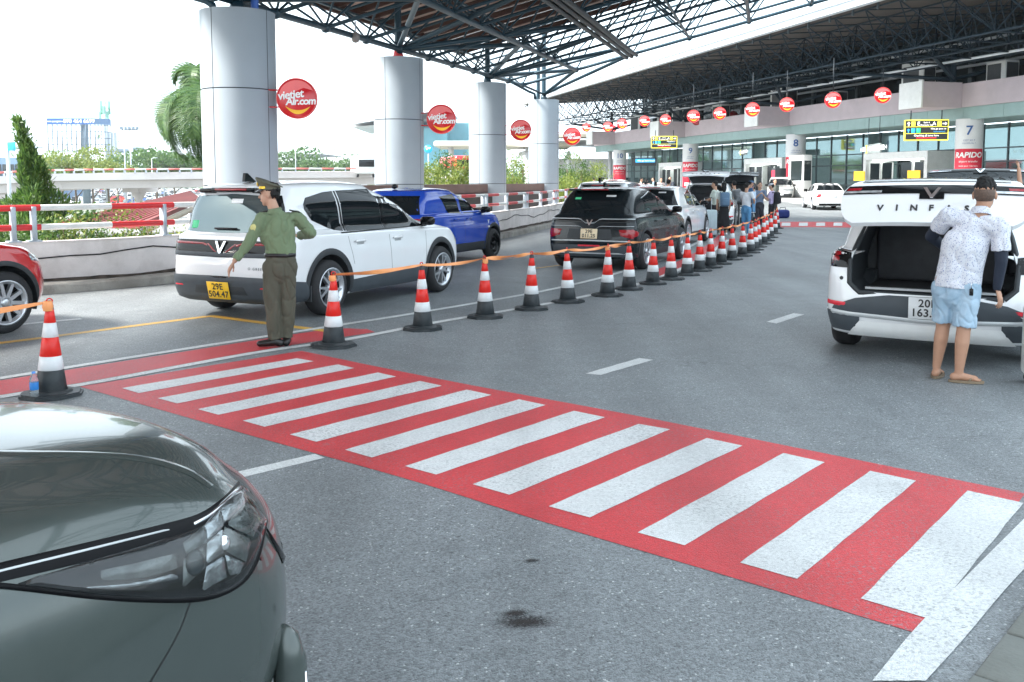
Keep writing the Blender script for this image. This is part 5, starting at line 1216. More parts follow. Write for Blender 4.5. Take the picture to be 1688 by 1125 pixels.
# ---- white family car with its tail to us
def white_suv():
    L, W, H = 4.72, 1.87, 1.72; h, w = L / 2, W / 2
    root = thing('parked_suv', 'white family car seen from behind with yellow plate, beside the officer', 'car')
    c = Car(suv_slices(L, W, H, belt=1.02, hoodz=1.0, cowl=0.60, ws_top=0.02, glass_r=0.16, roofw=0.76, sh=0.975))
    wr = 0.355; WX = (-1.38, 1.46); WY = w - 0.12
    ws = [(x, y, wr) for x in WX for y in (-WY, WY)]
    c.body(root, P_white, ws, 0.43)
    for x, y, z in ws:
        well(root, x, y, z, 0.43); wheel(root, x, y + (0.02 if y > 0 else -0.02), z, wr, 0.23, 'five')
    for sd in 'LR':
        q = 1 if sd == 'L' else -1
        for x in WX: c.ring(sd, x, wr, 0.425, 0.505).build('wheel_arch', M_plast, root)
        c.panel(sd, [(-0.9, .42), (0.98, .47)], [(-0.92, .245), (1.0, .245)], .014).build('sill', M_plastg, root)
        c.panel(sd, [(-2.3, .53), (-1.83, .47)], [(-2.28, .235), (-1.75, .235)], .016).build('bumper_side', M_plastg, root)
        c.panel(sd, [(-1.72, 1.42), (-1.66, 1.5), (-1.3, 1.565), (-1.08, 1.58)], [(-1.72, 1.36), (-1.6, 1.22), (-1.2, 1.08), (-1.02, 1.06)], .006).build('quarter_window', M_cglass, root)
        c.panel(sd, [(-1.0, 1.585), (-0.4, 1.60), (-0.1, 1.60)], [(-0.95, 1.055), (-0.4, 1.05), (-0.06, 1.05)], .006).build('rear_door_window', M_cglass, root)
        c.panel(sd, [(0.0, 1.60), (0.3, 1.58), (0.62, 1.44)], [(0.04, 1.05), (0.6, 1.05), (1.16, 1.06)], .006, 14).build('front_door_window', M_cglass, root)
        c.panel(sd, [(-1.06, 1.58), (-1.02, 1.58)], [(-1.0, 1.06), (-0.96, 1.06)], .009, 4).build('pillar_trim', M_gloss, root)
        c.panel(sd, [(-0.1, 1.6), (0.0, 1.6)], [(-0.06, 1.05), (0.04, 1.05)], .009, 4).build('pillar_trim', M_gloss, root)
        c.panel(sd, [(-1.1, 1.03), (0, 1.035), (1.1, 1.045)], [(-1.1, 1.045), (0, 1.05), (1.1, 1.06)], .012, 20, 3).build('belt_trim', M_gloss, root)
        for xx, z0, z1, dx in ((-0.98, 1.03, .62, .12), (0.0, 1.03, .45, .05), (1.02, 1.03, .47, -.03)):
            c.panel(sd, [(xx, z0), (xx + dx, z1)], [(xx + .007, z0), (xx + dx + .007, z1)], .002, 10, 2).build('door_gap', M_black, root)
        for xx in (-0.72, 0.2):
            p, n = c.hit(sd, xx, .92); hnd = MB().bbox(p + n * .02, (.24, .035, .035), .015, seg=3).build('door_handle', P_white, root)
            MB().bbox(p + n * .003 + Vector((0.02, 0, -.025)), (.16, .01, .05), .005).build('handle_cup', M_silv, hnd)
        p, n = c.hit(sd, 0.98, 1.07); mirror_(root, p.x, p.y, p.z + 0.05, M_gloss)
        c.panel(sd, [(2.0, .86), (2.28, .8)], [(2.02, .74), (2.3, .72)], .008).build('headlamp', M_lens, root)
    c.panel('rear', [(.61, 1.52), (0, 1.55), (-.61, 1.52)], [(.77, 1.09), (0, 1.075), (-.77, 1.09)], .008, 22, 8).build('rear_window', mat('rear_glass', (0.12, 0.16, 0.17), 0.04, metal=0.6, var=0.05, vs=2), root)
    for q in (-1, 1):
        c.panel('rear', [(q * .60, 1.53), (q * .66, 1.4), (q * .76, 1.09)], [(q * .66, 1.53), (q * .72, 1.4), (q * .79, 1.09)], .012, 10, 4).build('rear_pillar', M_gloss, root)
    sp = MB(); sp.bbox((-2.0, 0, 1.60), (.26, .66, .05), .02, seg=3); sp.bbox((-1.98, .42, 1.59), (.24, .26, .06), .026, seg=3); sp.bbox((-1.98, -.42, 1.59), (.24, .26, .06), .026, seg=3); spo = sp.build('spoiler', M_gloss, root)
    MB().bbox((-1.98, 0, 1.632), (.27, .64, .02), .008).build('spoiler_top', P_white, spo)
    MB().bbox((-2.132, 0, 1.605), (.02, .5, .025), .006).build('brake_light', M_tail, spo)
    fin = MB().prism([(-.12, 0), (.1, 0), (-.06, .11), (-.1, .11)], -.02, .02, Matrix(((1, 0, 0), (0, 0, -1), (0, 1, 0))), (-1.62, .14, 1.70)).build('antenna_fin', M_gloss, root)
    lb = c.panel('rear', [(.88, .985), (0, .99), (-.88, .985)], [(.87, .79), (0, .78), (-.87, .79)], .012, 30, 4).build('light_bar', M_gloss, root)
    c.panel('rear', [(.87, .85), (0, .85), (-.87, .85)], [(.86, .785), (0, .785), (-.86, .785)], .016, 30, 3).build('trim', M_plastg, lb)
    for q in (-1, 1):
        c.panel('rear', [(q * .86, .965), (q * .3, .955), (q * .2, .93)], [(q * .86, .93), (q * .3, .93), (q * .23, .905)], .018, 20, 3).build('tail_light', M_tail, lb)
        c.panel('rear', [(q * .24, .945), (q * .1, .84)], [(q * .2, .945), (q * .06, .84)], .02, 6, 3).build('tail_light', M_tail, lb)
        c.panel('rear', [(q * .78, .45), (q * .58, .45)], [(q * .78, .41), (q * .58, .41)], .037, 6, 3).build('reflector', M_refl, root)
        c.panel('L' if q > 0 else 'R', [(-2.31, .97), (-2.05, .96)], [(-2.31, .9), (-2.1, .91)], .012, 6, 3).build('tail_light', M_tail, lb)
    vee(lb, rearM(c, 0, .90, .022), .17, .15, M_chrome)
    bp = c.panel('rear', [(.86, .55), (0, .56), (-.86, .55)], [(.84, .232), (0, .226), (-.84, .232)], .03, 30, 8).build('bumper', M_plastg, root)
    c.panel('rear', [(.40, .49), (-.40, .49)], [(.5, .29), (-.5, .29)], .034, 14, 4).build('plate_recess', M_plast, bp)
    c.panel('rear', [(.14, .557), (-.14, .557)], [(.12, .535), (-.12, .535)], .036, 6, 3).build('step', M_gloss, bp)
    plate(root, rearM(c, 0, .39, .045), .34, .22, M_ply, '29E', '504.47')
    p, n = c.hit('rear', -.45, .64); text('lettering', 'LIMO GREEN', .045, M_plastg, root, rearM(c, -.5, .655, .006), .001, spacing=1.5)
    p, n = c.hit('rear', 0, 1.12); MB().bbox(p + n * .03 + Vector((0, -.02, 0)), (.02, .36, .025), .008).build('wiper', M_gloss, root)
    p, n = c.hit('rear', .55, 1.15); me = MB().bbox((0, 0, 0), (.12, .1, .002), .001, seg=1).mesh('sticker'); me.transform(rearM(c, .52, 1.17, .012)); link('sticker', me, M_grn, root)
    me = MB().bbox((0, 0, 0), (.18, .06, .002), .001, seg=1).mesh('sticker'); me.transform(rearM(c, -.1, 1.46, .012)); link('sticker', me, M_swhite, root)
    c.panel('front', [(.7, 1.52), (0, 1.57), (-.7, 1.52)], [(.82, 1.13), (0, 1.12), (-.82, 1.13)], .006, 20, 6).build('windscreen', M_cglass, root)
    c.panel('front', [(.85, .86), (-.85, .86)], [(.85, .80), (-.85, .80)], .012, 20, 3).build('front_light_bar', M_lens, root); c.panel('front', [(.8, .52), (-.8, .52)], [(.74, .27), (-.74, .27)], .014, 20, 4).build('front_grille', M_plast, root)
    plate(root, frame(Vector((2.39, 0, .46)), (0, 1, 0), (0, 0, 1)), .45, .12, M_plw, '')
    for q in (-1, 1): MB().box((-1.78, q * .82, .32), (.02, .22, .2)).build('mud_flap', M_plast, root)
    return root, c
wsuv, wc = white_suv()
place(wsuv, 25.5, (-1.38, -0.88), g(541, 520))

# ---- blue hatchback
def blue_hatch():
    L, W, H = 3.97, 1.72, 1.58; w = W / 2
    root = thing('parked_hatchback', 'bright blue small hatchback parked ahead of the white car', 'car')
    c = Car(suv_slices(L, W, H, belt=0.98, hoodz=1.0, cowl=0.56, ws_top=-0.02, glass_r=0.22, roofw=0.76, sh=0.97))
    wr = .33; WX = (-1.22, 1.29); WY = w - .12; ws = [(x, y, wr) for x in WX for y in (-WY, WY)]
    c.body(root, P_blue, ws, .40)
    for x, y, z in ws: well(root, x, y, z, .40); wheel(root, x, y + (.02 if y > 0 else -.02), z, wr, .2, 'steel')
    for sd in 'LR':
        for x in WX: c.ring(sd, x, wr, .395, .47).build('wheel_arch', M_plast, root)
        c.panel(sd, [(-.75, .42), (.8, .42)], [(-.78, .245), (.82, .245)], .014).build('sill', M_plast, root)
        c.panel(sd, [(-.98, 1.40), (-.35, 1.455)], [(-.72, 1.06), (-.2, 1.04)], .006).build('rear_door_window', M_cglass, root)
        c.panel(sd, [(-.24, 1.455), (.2, 1.44), (.4, 1.36)], [(-.1, 1.04), (.5, 1.03), (.86, 1.04)], .006).build('front_door_window', M_cglass, root)
        for xx, z1, dx in ((-.72, .6, .1), (-.15, .45, .04), (.78, .47, -.02)):
            c.panel(sd, [(xx, 1.0), (xx + dx, z1)], [(xx + .006, 1.0), (xx + dx + .006, z1)], .002, 8, 2).build('door_gap', M_black, root)
        for xx in (-.5, .05):
            p, n = c.hit(sd, xx, .93); MB().bbox(p + n * .02, (.2, .03, .03), .012).build('door_handle', P_blue, root)
        p, n = c.hit(sd, .74, 1.06); mirror_(root, p.x, p.y, p.z + .04, M_gloss)
        c.panel(sd, [(1.6, .93), (1.88, .85)], [(1.62, .86), (1.9, .79)], .008).build('headlamp', M_lens, root)
        c.panel(sd, [(-1.93, .98), (-1.72, .98)], [(-1.94, .84), (-1.8, .86)], .008).build('tail_light', M_tail, root)
    p, n = c.hit('R', 1.0, .83); me = text_mesh('V', .12, .001, .004); me.transform(frame(p + n * .006, (1, 0, 0), (0, 0, 1))); link('badge', me, M_swhite, root)
    p, n = c.hit('R', 1.0, .72); me = text_mesh('GSM', .05, .001, .002); me.transform(frame(p + n * .006, (1, 0, 0), (0, 0, 1))); link('lettering', me, M_swhite, root)
    c.panel('rear', [(.6, 1.42), (-.6, 1.42)], [(.7, 1.05), (-.7, 1.05)], .008, 16, 6).build('rear_window', M_cglass, root)
    c.panel('front', [(.62, 1.4), (-.62, 1.4)], [(.74, 1.07), (-.74, 1.07)], .006, 16, 6).build('windscreen', M_cglass, root)
    c.panel('rear', [(.78, .55), (-.78, .55)], [(.72, .27), (-.72, .27)], .02, 20, 4).build('bumper', M_plast, root)
    MB().lathe([(0, -.05), (.05, -.03), (.06, .02), (.03, .05), (0, .06)], 10, c=(-1.35, .1, 1.6)).build('antenna', M_gloss, root)
    return root
bl = blue_hatch(); place(bl, 25.0, (1.29, -.80), g(812, 425.5))

# ---- black crossover
def crossover(name, label, P, detail=True, y_plate=True, style='six'):
    L, W, H = 4.24, 1.83, 1.6; w = W / 2
    root = thing(name, label, 'car')
    c = Car(suv_slices(L, W, H, belt=1.0, hoodz=.98, cowl=.6, ws_top=.0, glass_r=.34, roofw=.72, sh=.965))
    wr = .35; WX = (-1.32, 1.36); WY = w - .12; ws = [(x, y, wr) for x in WX for y in (-WY, WY)]
    c.body(root, P, ws, .42)
    for x, y, z in ws: well(root, x, y, z, .42); wheel(root, x, y + (.02 if y > 0 else -.02), z, wr, .22, style, M_alloy)
    for sd in 'LR':
        for x in WX: c.ring(sd, x, wr, .415, .47, off=.008).build('wheel_arch', M_plast, root)
        c.panel(sd, [(-.85, .38), (.9, .38)], [(-.86, .245), (.9, .245)], .012).build('sill', M_plast, root)
        c.panel(sd, [(-1.12, 1.36), (-.5, 1.475), (-.3, 1.485)], [(-1.02, 1.14), (-.5, 1.06), (-.2, 1.05)], .006).build('rear_door_window', M_cglass, root)
        c.panel(sd, [(-.22, 1.487), (.2, 1.46), (.45, 1.36)], [(-.12, 1.05), (.5, 1.05), (.92, 1.06)], .006).build('front_door_window', M_cglass, root)
        c.panel(sd, [(-1.2, 1.37), (-.5, 1.49), (.2, 1.475), (.5, 1.36)], [(-1.18, 1.385), (-.5, 1.505), (.2, 1.49), (.52, 1.375)], .01, 20, 3).build('window_trim', M_chrome, root)
        for xx, z1, dx in ((-.85, .6, .1), (-.14, .42, .04), (.86, .45, -.02)):
            c.panel(sd, [(xx, 1.02), (xx + dx, z1)], [(xx + .006, 1.02), (xx + dx + .006, z1)], .002, 8, 2).build('door_gap', M_black, root)
        for xx in (-.62, .1):
            p, n = c.hit(sd, xx, .92); MB().bbox(p + n * .02, (.2, .03, .03), .012).build('door_handle', P, root)
        p, n = c.hit(sd, .8, 1.08); mirror_(root, p.x, p.y, p.z + .04, M_gloss)
        c.panel(sd, [(1.7, .88), (2.0, .82)], [(1.72, .8), (2.02, .75)], .008).build('headlamp', M_lens, root)
    c.panel('rear', [(.56, 1.475), (0, 1.5), (-.56, 1.475)], [(.74, 1.10), (0, 1.09), (-.74, 1.10)], .008, 20, 7).build('rear_window', M_cglass, root)
    MB().bbox((-1.64, 0, 1.545), (.3, 1.1, .04), .018, seg=3).build('spoiler', P, root); MB().bbox((-1.80, 0, 1.55), (.02, .55, .022), .006).build('brake_light', M_tail, root)
    MB().prism([(-.12, 0), (.1, 0), (-.06, .1), (-.1, .1)], -.02, .02, Matrix(((1, 0, 0), (0, 0, -1), (0, 1, 0))), (-1.15, 0, 1.592)).build('antenna_fin', M_gloss, root)
    for z0, z1 in ((1.0, .985), (.86, .85)):
        c.panel('rear', [(.84, z0), (.2, z0), (.1, z0 - .08), (-.1, z0 - .08), (-.2, z0), (-.84, z0)], [(.84, z1), (.2, z1), (.08, z1 - .08), (-.08, z1 - .08), (-.2, z1), (-.84, z1)], .016, 30, 3).build('trim_strip', M_silv, root)
    c.panel('rear', [(.84, .985), (0, .99), (-.84, .985)], [(.84, .93), (0, .93), (-.84, .93)], .01, 24, 3).build('light_bar', M_gloss, root)
    vee(root, rearM(c, 0, .92, .024), .13, .11, M_chrome)
    for q in (-1, 1):
        lm = c.panel('rear', [(q * .84, .80), (q * .58, .79)], [(q * .84, .62), (q * .62, .68)], .014, 8, 4).build('tail_light', M_tail, root)
        c.panel('L' if q > 0 else 'R', [(-2.0, .80), (-1.8, .73)], [(-2.02, .64), (-1.85, .68)], .012, 6, 3).build('lamp_end', M_tail, lm)
    c.panel('rear', [(.42, .80), (-.42, .80)], [(.46, .62), (-.46, .62)], .006, 12, 3).build('plate_recess', M_plast, root)
    plate(root, rearM(c, 0, .71, .02), .34, .19, mat('plate_pale', (0.75, 0.6, 0.4), .4, var=.05) if y_plate else M_plw, '29E' if y_plate else '30K', '011.25' if y_plate else '512.08')
    c.panel('rear', [(.8, .585), (0, .6), (-.8, .585)], [(.8, .56), (0, .57), (-.8, .56)], .02, 20, 3).build('bumper_strip', M_silv, root)
    c.panel('rear', [(.8, .5), (-.8, .5)], [(.74, .28), (-.74, .28)], .016, 20, 4).build('bumper', M_plastg, root)
    c.panel('rear', [(.22, .5), (-.22, .5)], [(.22, .47), (-.22, .47)], .026, 6, 3).build('reflector', M_refl, root)
    c.panel('rear', [(.72, .36), (-.72, .36)], [(.7, .33), (-.7, .33)], .026, 12, 3).build('skid_strip', M_silv, root)
    me = MB().bbox((0, 0, 0), (.12, .06, .002), .001, seg=1).mesh('sticker'); me.transform(rearM(c, .36, 1.37, .012)); link('sticker', me, M_grn, root)
    me = MB().bbox((0, 0, 0), (.2, .05, .002), .001, seg=1).mesh('sticker'); me.transform(rearM(c, -.3, 1.42, .012)); link('sticker', me, M_swhite, root)
    p, n = c.hit('rear', 0, 1.15); MB().bbox(p + n * .03, (.02, .3, .02), .006).build('wiper', M_gloss, root)
    c.panel('front', [(.6, 1.4), (-.6, 1.4)], [(.76, 1.1), (-.76, 1.1)], .006, 16, 6).build('windscreen', M_cglass, root)
    return root
bk = crossover('parked_crossover', 'black crossover seen from behind with pale plate behind the cones', P_black); place(bk, 25.0, (-1.32, -.86), g(1062, 444))
def recolour(t, old, new):
    for o in [t] + [x for x in t.children_recursive]:
        for s_ in o.material_slots:
            if s_.material == old: s_.link = 'OBJECT'; s_.material = new
def clone(src, label, old, new, heading, anchor, w_, name=None):
    t = copy_tree(src); tag(t, label, 'car'); t.name = name or src.name
    recolour(t, old, new); place(t, heading, anchor, w_); return t
ww = clone(bk, 'white crossover mostly hidden behind the black one, red light strip showing', P_black, P_white, 22, (-1.32, -.86), g(1131, 408), 'parked_crossover')
clone(wsuv, 'silver car whose roof shows just left above the black crossover', P_white, P_silver, 20, (-1.38, 0), g(1000, 398), 'parked_suv')
clone(bk, 'white crossover with red tail lamps farther along the kerb by the lime bushes', P_black, P_white, 16, (-1.32, 0), g(1012, 340), 'parked_crossover')
clone(bl, 'small white hatchback roof showing beyond the black crossover', P_blue, P_white, 14, (-1.22, 0), g(1068, 366), 'parked_hatchback')
# ---- white car with the raised tailgate
def open_suv():
    L, W, H = 4.75, 1.92, 1.68; w = W / 2
    root = thing('open_suv', 'white car with raised tailgate and open boot in front of the man', 'car')
    c = Car(suv_slices(L, W, H, belt=1.0, hoodz=.98, cowl=.6, ws_top=.0, glass_r=.42, roofw=.73, sh=.97))
    wr = .37; WX = (-1.42, 1.5); WY = w - .12; ws = [(x, y, wr) for x in WX for y in (-WY, WY)]
    op = [(-.60, .66), (.60, .66), (.69, .74), (.70, .95), (.64, 1.15), (.52, 1.50), (.42, 1.57), (-.42, 1.57), (-.52, 1.50), (-.64, 1.15), (-.70, .95), (-.69, .74)]
    c.body(root, P_white, ws, .44, cut=(op, -2.8, -1.35, Matrix(((0, 0, 1), (1, 0, 0), (0, 1, 0)))))
    for x, y, z in ws: well(root, x, y, z, .44); wheel(root, x, y + (.02 if y > 0 else -.02), z, wr, .24, 'five')
    # rubber seal round the opening
    pts = []
    for y, z in op + op[:1]:
        p, n = c.hit('rear', y * 1.02, z - .008 if z < .7 else z); pts.append(p + Vector((.012, 0, 0)))
    fine = []
    for a, b in zip(pts[:-1], pts[1:]): fine += [a, a.lerp(b, .5)]
    MB().path(fine + [pts[0]], .026, 8, cap=False).build('seal', M_plast, root)
    MB().box((-1.75, 0, .682), (.8, 1.15, .03)).build('boot_floor', M_int, root); MB().bbox((-1.42, 0, 1.0), (.1, 1.2, .6), .04).build('seat_back', mat('seat_dark', (0.035, 0.036, 0.04), .7, var=.2, vs=10), root)
    MB().box((-2.2, 0, .69), (.06, 1.15, .02)).build('boot_sill_trim', M_silv, root)
    for q in (-1, 1):
        c.panel('rear', [(q * .92, .56), (q * .70, .555)], [(q * .92, .52), (q * .74, .515)], .016, 6, 3).build('reflector', M_refl, root)
        lm = c.panel('rear', [(q * .93, 1.05), (q * .70, 1.02)], [(q * .93, .88), (q * .70, .88)], .014, 8, 4).build('tail_lamp', M_gloss, root)
        c.panel('rear', [(q * .90, 1.03), (q * .80, 1.02)], [(q * .90, .91), (q * .80, .92)], .02, 5, 3).build('lamp_cell', M_tail, lm)
        c.panel('rear', [(q * .94, 1.06), (q * .70, 1.04)], [(q * .94, 1.04), (q * .70, 1.025)], .018, 5, 3).build('lamp_trim', M_chrome, lm)
        sd = 'L' if q > 0 else 'R'
        c.panel(sd, [(-2.24, 1.04), (-2.0, 1.0)], [(-2.25, .89), (-2.06, .9)], .012, 6, 3).build('lamp_end', M_lens, lm)
        for x in WX: c.ring(sd, x, wr, .435, .5).build('wheel_arch', M_plast, root)
        c.panel(sd, [(-.9, .42), (1.0, .42)], [(-.9, .245), (1.0, .245)], .014).build('sill', M_plastg, root)
        c.panel(sd, [(-1.45, 1.38), (-.9, 1.51), (-.3, 1.54)], [(-1.3, 1.14), (-.8, 1.06), (-.2, 1.05)], .006).build('rear_door_window', M_cglass, root)
        c.panel(sd, [(-.2, 1.545), (.2, 1.53), (.5, 1.4)], [(-.1, 1.05), (.5, 1.05), (1.0, 1.06)], .006).build('front_door_window', M_cglass, root)
        for xx, z1, dx in ((-.95, .6, .1), (-.14, .42, .04), (.95, .45, -.02)): c.panel(sd, [(xx, 1.02), (xx + dx, z1)], [(xx + .006, 1.02), (xx + dx + .006, z1)], .002, 8, 2).build('door_gap', M_black, root)
        p, n = c.hit(sd, .9, 1.08); mirror_(root, p.x, p.y, p.z + .04, M_gloss)
        for zz in (.78, .92):
            p, n = c.hit('rear', q * .78, zz); MB().tube(p - n * .01, p + n * .008, .018, 8).build('bump_stop', M_plast, root)
        c.panel('rear', [(q * .93, .46), (q * .6, .46)], [(q * .88, .28), (q * .6, .27)], .014, 8, 4).build('bumper_corner', M_plastg, root)
    c.panel('rear', [(.64, .60), (.35, .645), (-.35, .645), (-.64, .60)], [(.93, .485), (.4, .44), (-.4, .44), (-.93, .485)], .012, 26, 4).build('bumper_panel', M_plastg, root)
    c.panel('rear', [(.94, .475), (0, .44), (-.94, .475)], [(.93, .435), (0, .40), (-.93, .435)], .02, 26, 3).build('silver_strip', M_silv, root)
    c.panel('rear', [(.60, .385), (-.60, .385)], [(.72, .24), (-.72, .24)], .024, 20, 4).build('skid_plate', M_wht, root)
    plate(root, rearM(c, .0, .545, .02), .33, .2, M_plw, '20B', '163.62')
    c.panel('front', [(.64, 1.48), (-.64, 1.48)], [(.8, 1.1), (-.8, 1.1)], .006, 16, 6).build('windscreen', M_cglass, root)
    # tailgate, hinged at the roof
    hx, hz = -1.60, 1.655
    prof = np.array([(0, 0, .50), (-.16, .05, .58), (-.40, .075, .64), (-.62, .05, .70), (-.74, -.01, .76), (-.80, -.08, .79), (-.86, -.19, .78), (-.93, -.27, .74), (-.98, -.315, .66)])
    dense = np.array(interp_rows(prof.tolist(), 5))
    def gp(u, t, off=0.0):
        i = u * (len(dense) - 1); k = min(int(i), len(dense) - 2); f = i - k; r_ = dense[k] * (1 - f) + dense[k + 1] * f
        d = dense[k + 1] - dense[k]; n = Vector((d[1], 0, -d[0])).normalized()
        if n.z < 0 and u < .7: n = -n
        if n.x > 0 and u > .55: n = -n
        return Vector((r_[0] + .05 * u * t * t, r_[2] * t, r_[1] - .02 * t * t)) + n * off
    gate = bpy.data.objects.new('tailgate', None); COL.objects.link(gate); gate.location = (hx, 0, hz)
    gate.parent = root
    U = np.linspace(0, 1, 40); T = np.linspace(-1, 1, 25)
    mb = MB(); mb.grid([[tuple(gp(u, t)) for t in T] for u in U], flip=False); mb.grid([[tuple(gp(u, t, -.045)) for t in T] for u in U], flip=True)
    for t in (-1, 1): mb.grid([[tuple(gp(u, t)), tuple(gp(u, t, -.045))] for u in U])
    for u in (0, 1): mb.grid([[tuple(gp(u, t)), tuple(gp(u, t, -.045))] for t in T])
    mb.build('gate_shell', P_white, gate)
    def gs(name, m, u0, u1, t0, t1, off, nu=6, nt=14, shape=None, par=None):
        P = []
        for u in np.linspace(u0, u1, nu): P.append([tuple(gp(u + (shape(t) if shape else 0), t, off)) for t in np.linspace(t0, t1, nt)])
        return MB().grid(P).build(name, m, par or gate)
    gs('gate_glass', M_cglass, .08, .38, -.9, .9, .006, 8)
    gs('gate_lining', mat('lining', (0.05, 0.055, 0.06), .8, var=.1), .05, .97, -.93, .93, -.05, 14, 16)
    gs('light_bar', M_gloss, .46, .60, -.98, .98, .008, 6, 30)
    for q in (-1, 1):
        gs('light_strip', M_lens, .55, .585, q * .55, q * .97, .013, 3, 10); gs('lamp_cell', M_tail, .50, .54, q * .8, q * .96, .012, 3, 6)
    gs('badge_field', M_gloss, .58, .665, -.13, .13, .010, 5, 8)
    M3 = frame(gp(.60, 0, .014), (0, -1, 0), gp(.55, 0) - gp(.65, 0)); vee(gate, M3, .15, .11, M_chrome)
    for k, ch in enumerate('VINFAST'):
        t = .55 - k * .185; M3 = frame(gp(.755, t, .006), (0, -1, 0), gp(.7, t) - gp(.8, t)); me = text_mesh(ch, .085, .002, .003); me.transform(M3); link('lettering', me, M_plt, gate)
    for q in (-1, 1):
        MB().tube(Vector((-.32, q * .55, .0)), Vector((-.12, q * .62, -.36)), .014, 8).build('gas_strut', M_gloss, gate)
    return root, gate
vf, vgate = open_suv(); VH = 30.0
place(vf, VH, (-1.42, .93), g(1386, 566))
def clone_open(label, new, heading, anchor, w_, lift):
    t = copy_tree(vf); tag(t, label, 'car'); recolour(t, P_white, new); place(t, heading, anchor, w_)
    for ch in t.children:
        if ch.type == 'EMPTY': ch.rotation_euler.y = R(lift)
    return t
clone_open('black car with its tailgate raised high behind the open white car', P_black, 24, (-1.42, 0), g(1604, 461.6), 20)
clone_open('white car with raised tailgate being loaded beside the suitcase', P_white, 16, (-1.42, 0), g(1165, 381), 34)
clone_open('dark car with raised tailgate beyond the loaded white one', P_black, 12, (-1.42, 0), g(1216, 366), 34)
clone(bk, 'silver crossover left beyond the open white car', P_black, P_silver, 14, (-1.32, 0), g(1452, 368), 'parked_crossover')
clone(bl, 'white hatchback in the row beyond the open white car', P_blue, P_white, 14, (-1.22, 0), g(1500, 385), 'parked_hatchback')
clone(wsuv, 'white high car facing us in front of column 8', P_white, P_cream, 196, (2.3, 0), g(1286, 331), 'parked_suv')
# ---- white saloon driving away
def saloon():
    L, W, H = 4.8, 1.84, 1.46; h, w = L / 2, W / 2
    root = thing('saloon_car', 'white saloon driving away toward the terminal past the far crossing', 'car')
    S = suv_slices(L, W, H, belt=.92, hoodz=.9, cowl=.5, ws_top=-.05, roofw=.72)[:8]
    S += [(-h + .5, h * .5, w * .9, .99, .98, .2, .95, .95, .02), (-h + .7, h * .5 - .2, w * .88, 1.02, 1.0, .24, .95, .93, .01), (-h + 1.05, .62, w * .79, 1.22, 1.22, .24, .95, .93, .02),
          (-h + 1.4, .1, w * .71, H - .11, H - .1, .22, .95, .93, .02), (-h + 1.55, -.1, w * .62, H - .05, H - .05, .2, .95, .95, .02), (-h + 1.9, -.5, w * .35, H - .02, H - .02, .15, 1, 1, .01), (-h + 2.1, -.7, w * .1, H - .01, H - .01, .05, 1, 1, 0)]
    c = Car(S); wr = .33; WX = (-1.4, 1.45); WY = w - .12; ws = [(x, y, wr) for x in WX for y in (-WY, WY)]
    c.body(root, P_white, ws, .38)
    for x, y, z in ws: well(root, x, y, z, .38); wheel(root, x, y, z, wr, .22, 'ten')
    c.panel('rear', [(.52, 1.34), (-.52, 1.34)], [(.7, 1.05), (-.7, 1.05)], .008, 14, 6).build('rear_window', M_cglass, root)
    for q in (-1, 1):
        sd = 'L' if q > 0 else 'R'
        c.panel('rear', [(q * .86, .86), (q * .55, .86)], [(q * .86, .68), (q * .62, .70)], .012, 6, 4).build('tail_light', M_tail, root)
        c.panel(sd, [(-1.0, 1.28), (-.35, 1.35)], [(-1.05, 1.03), (-.3, 1.0)], .006).build('rear_door_window', M_cglass, root); c.panel(sd, [(-.27, 1.35), (.2, 1.28)], [(-.2, 1.0), (.75, 1.0)], .006).build('front_door_window', M_cglass, root)
        p, n = c.hit(sd, .65, 1.02); mirror_(root, p.x, p.y, p.z + .03, M_gloss)
    plate(root, rearM(c, 0, .74, .012), .42, .14, M_plw, '30E 447.19')
    c.panel('rear', [(.7, .36), (-.7, .36)], [(.66, .25), (-.66, .25)], .014, 12, 3).build('diffuser', M_gloss, root)
    return root
sa = saloon(); place(sa, 8.0, (-1.4, 0), g(1366, 346))
rd = crossover('red_crossover', 'red car entering at the left edge, only its front wheel and wing in view', P_red, style='ten'); place(rd, 28.0, (1.36, -.86), g(8, 550))
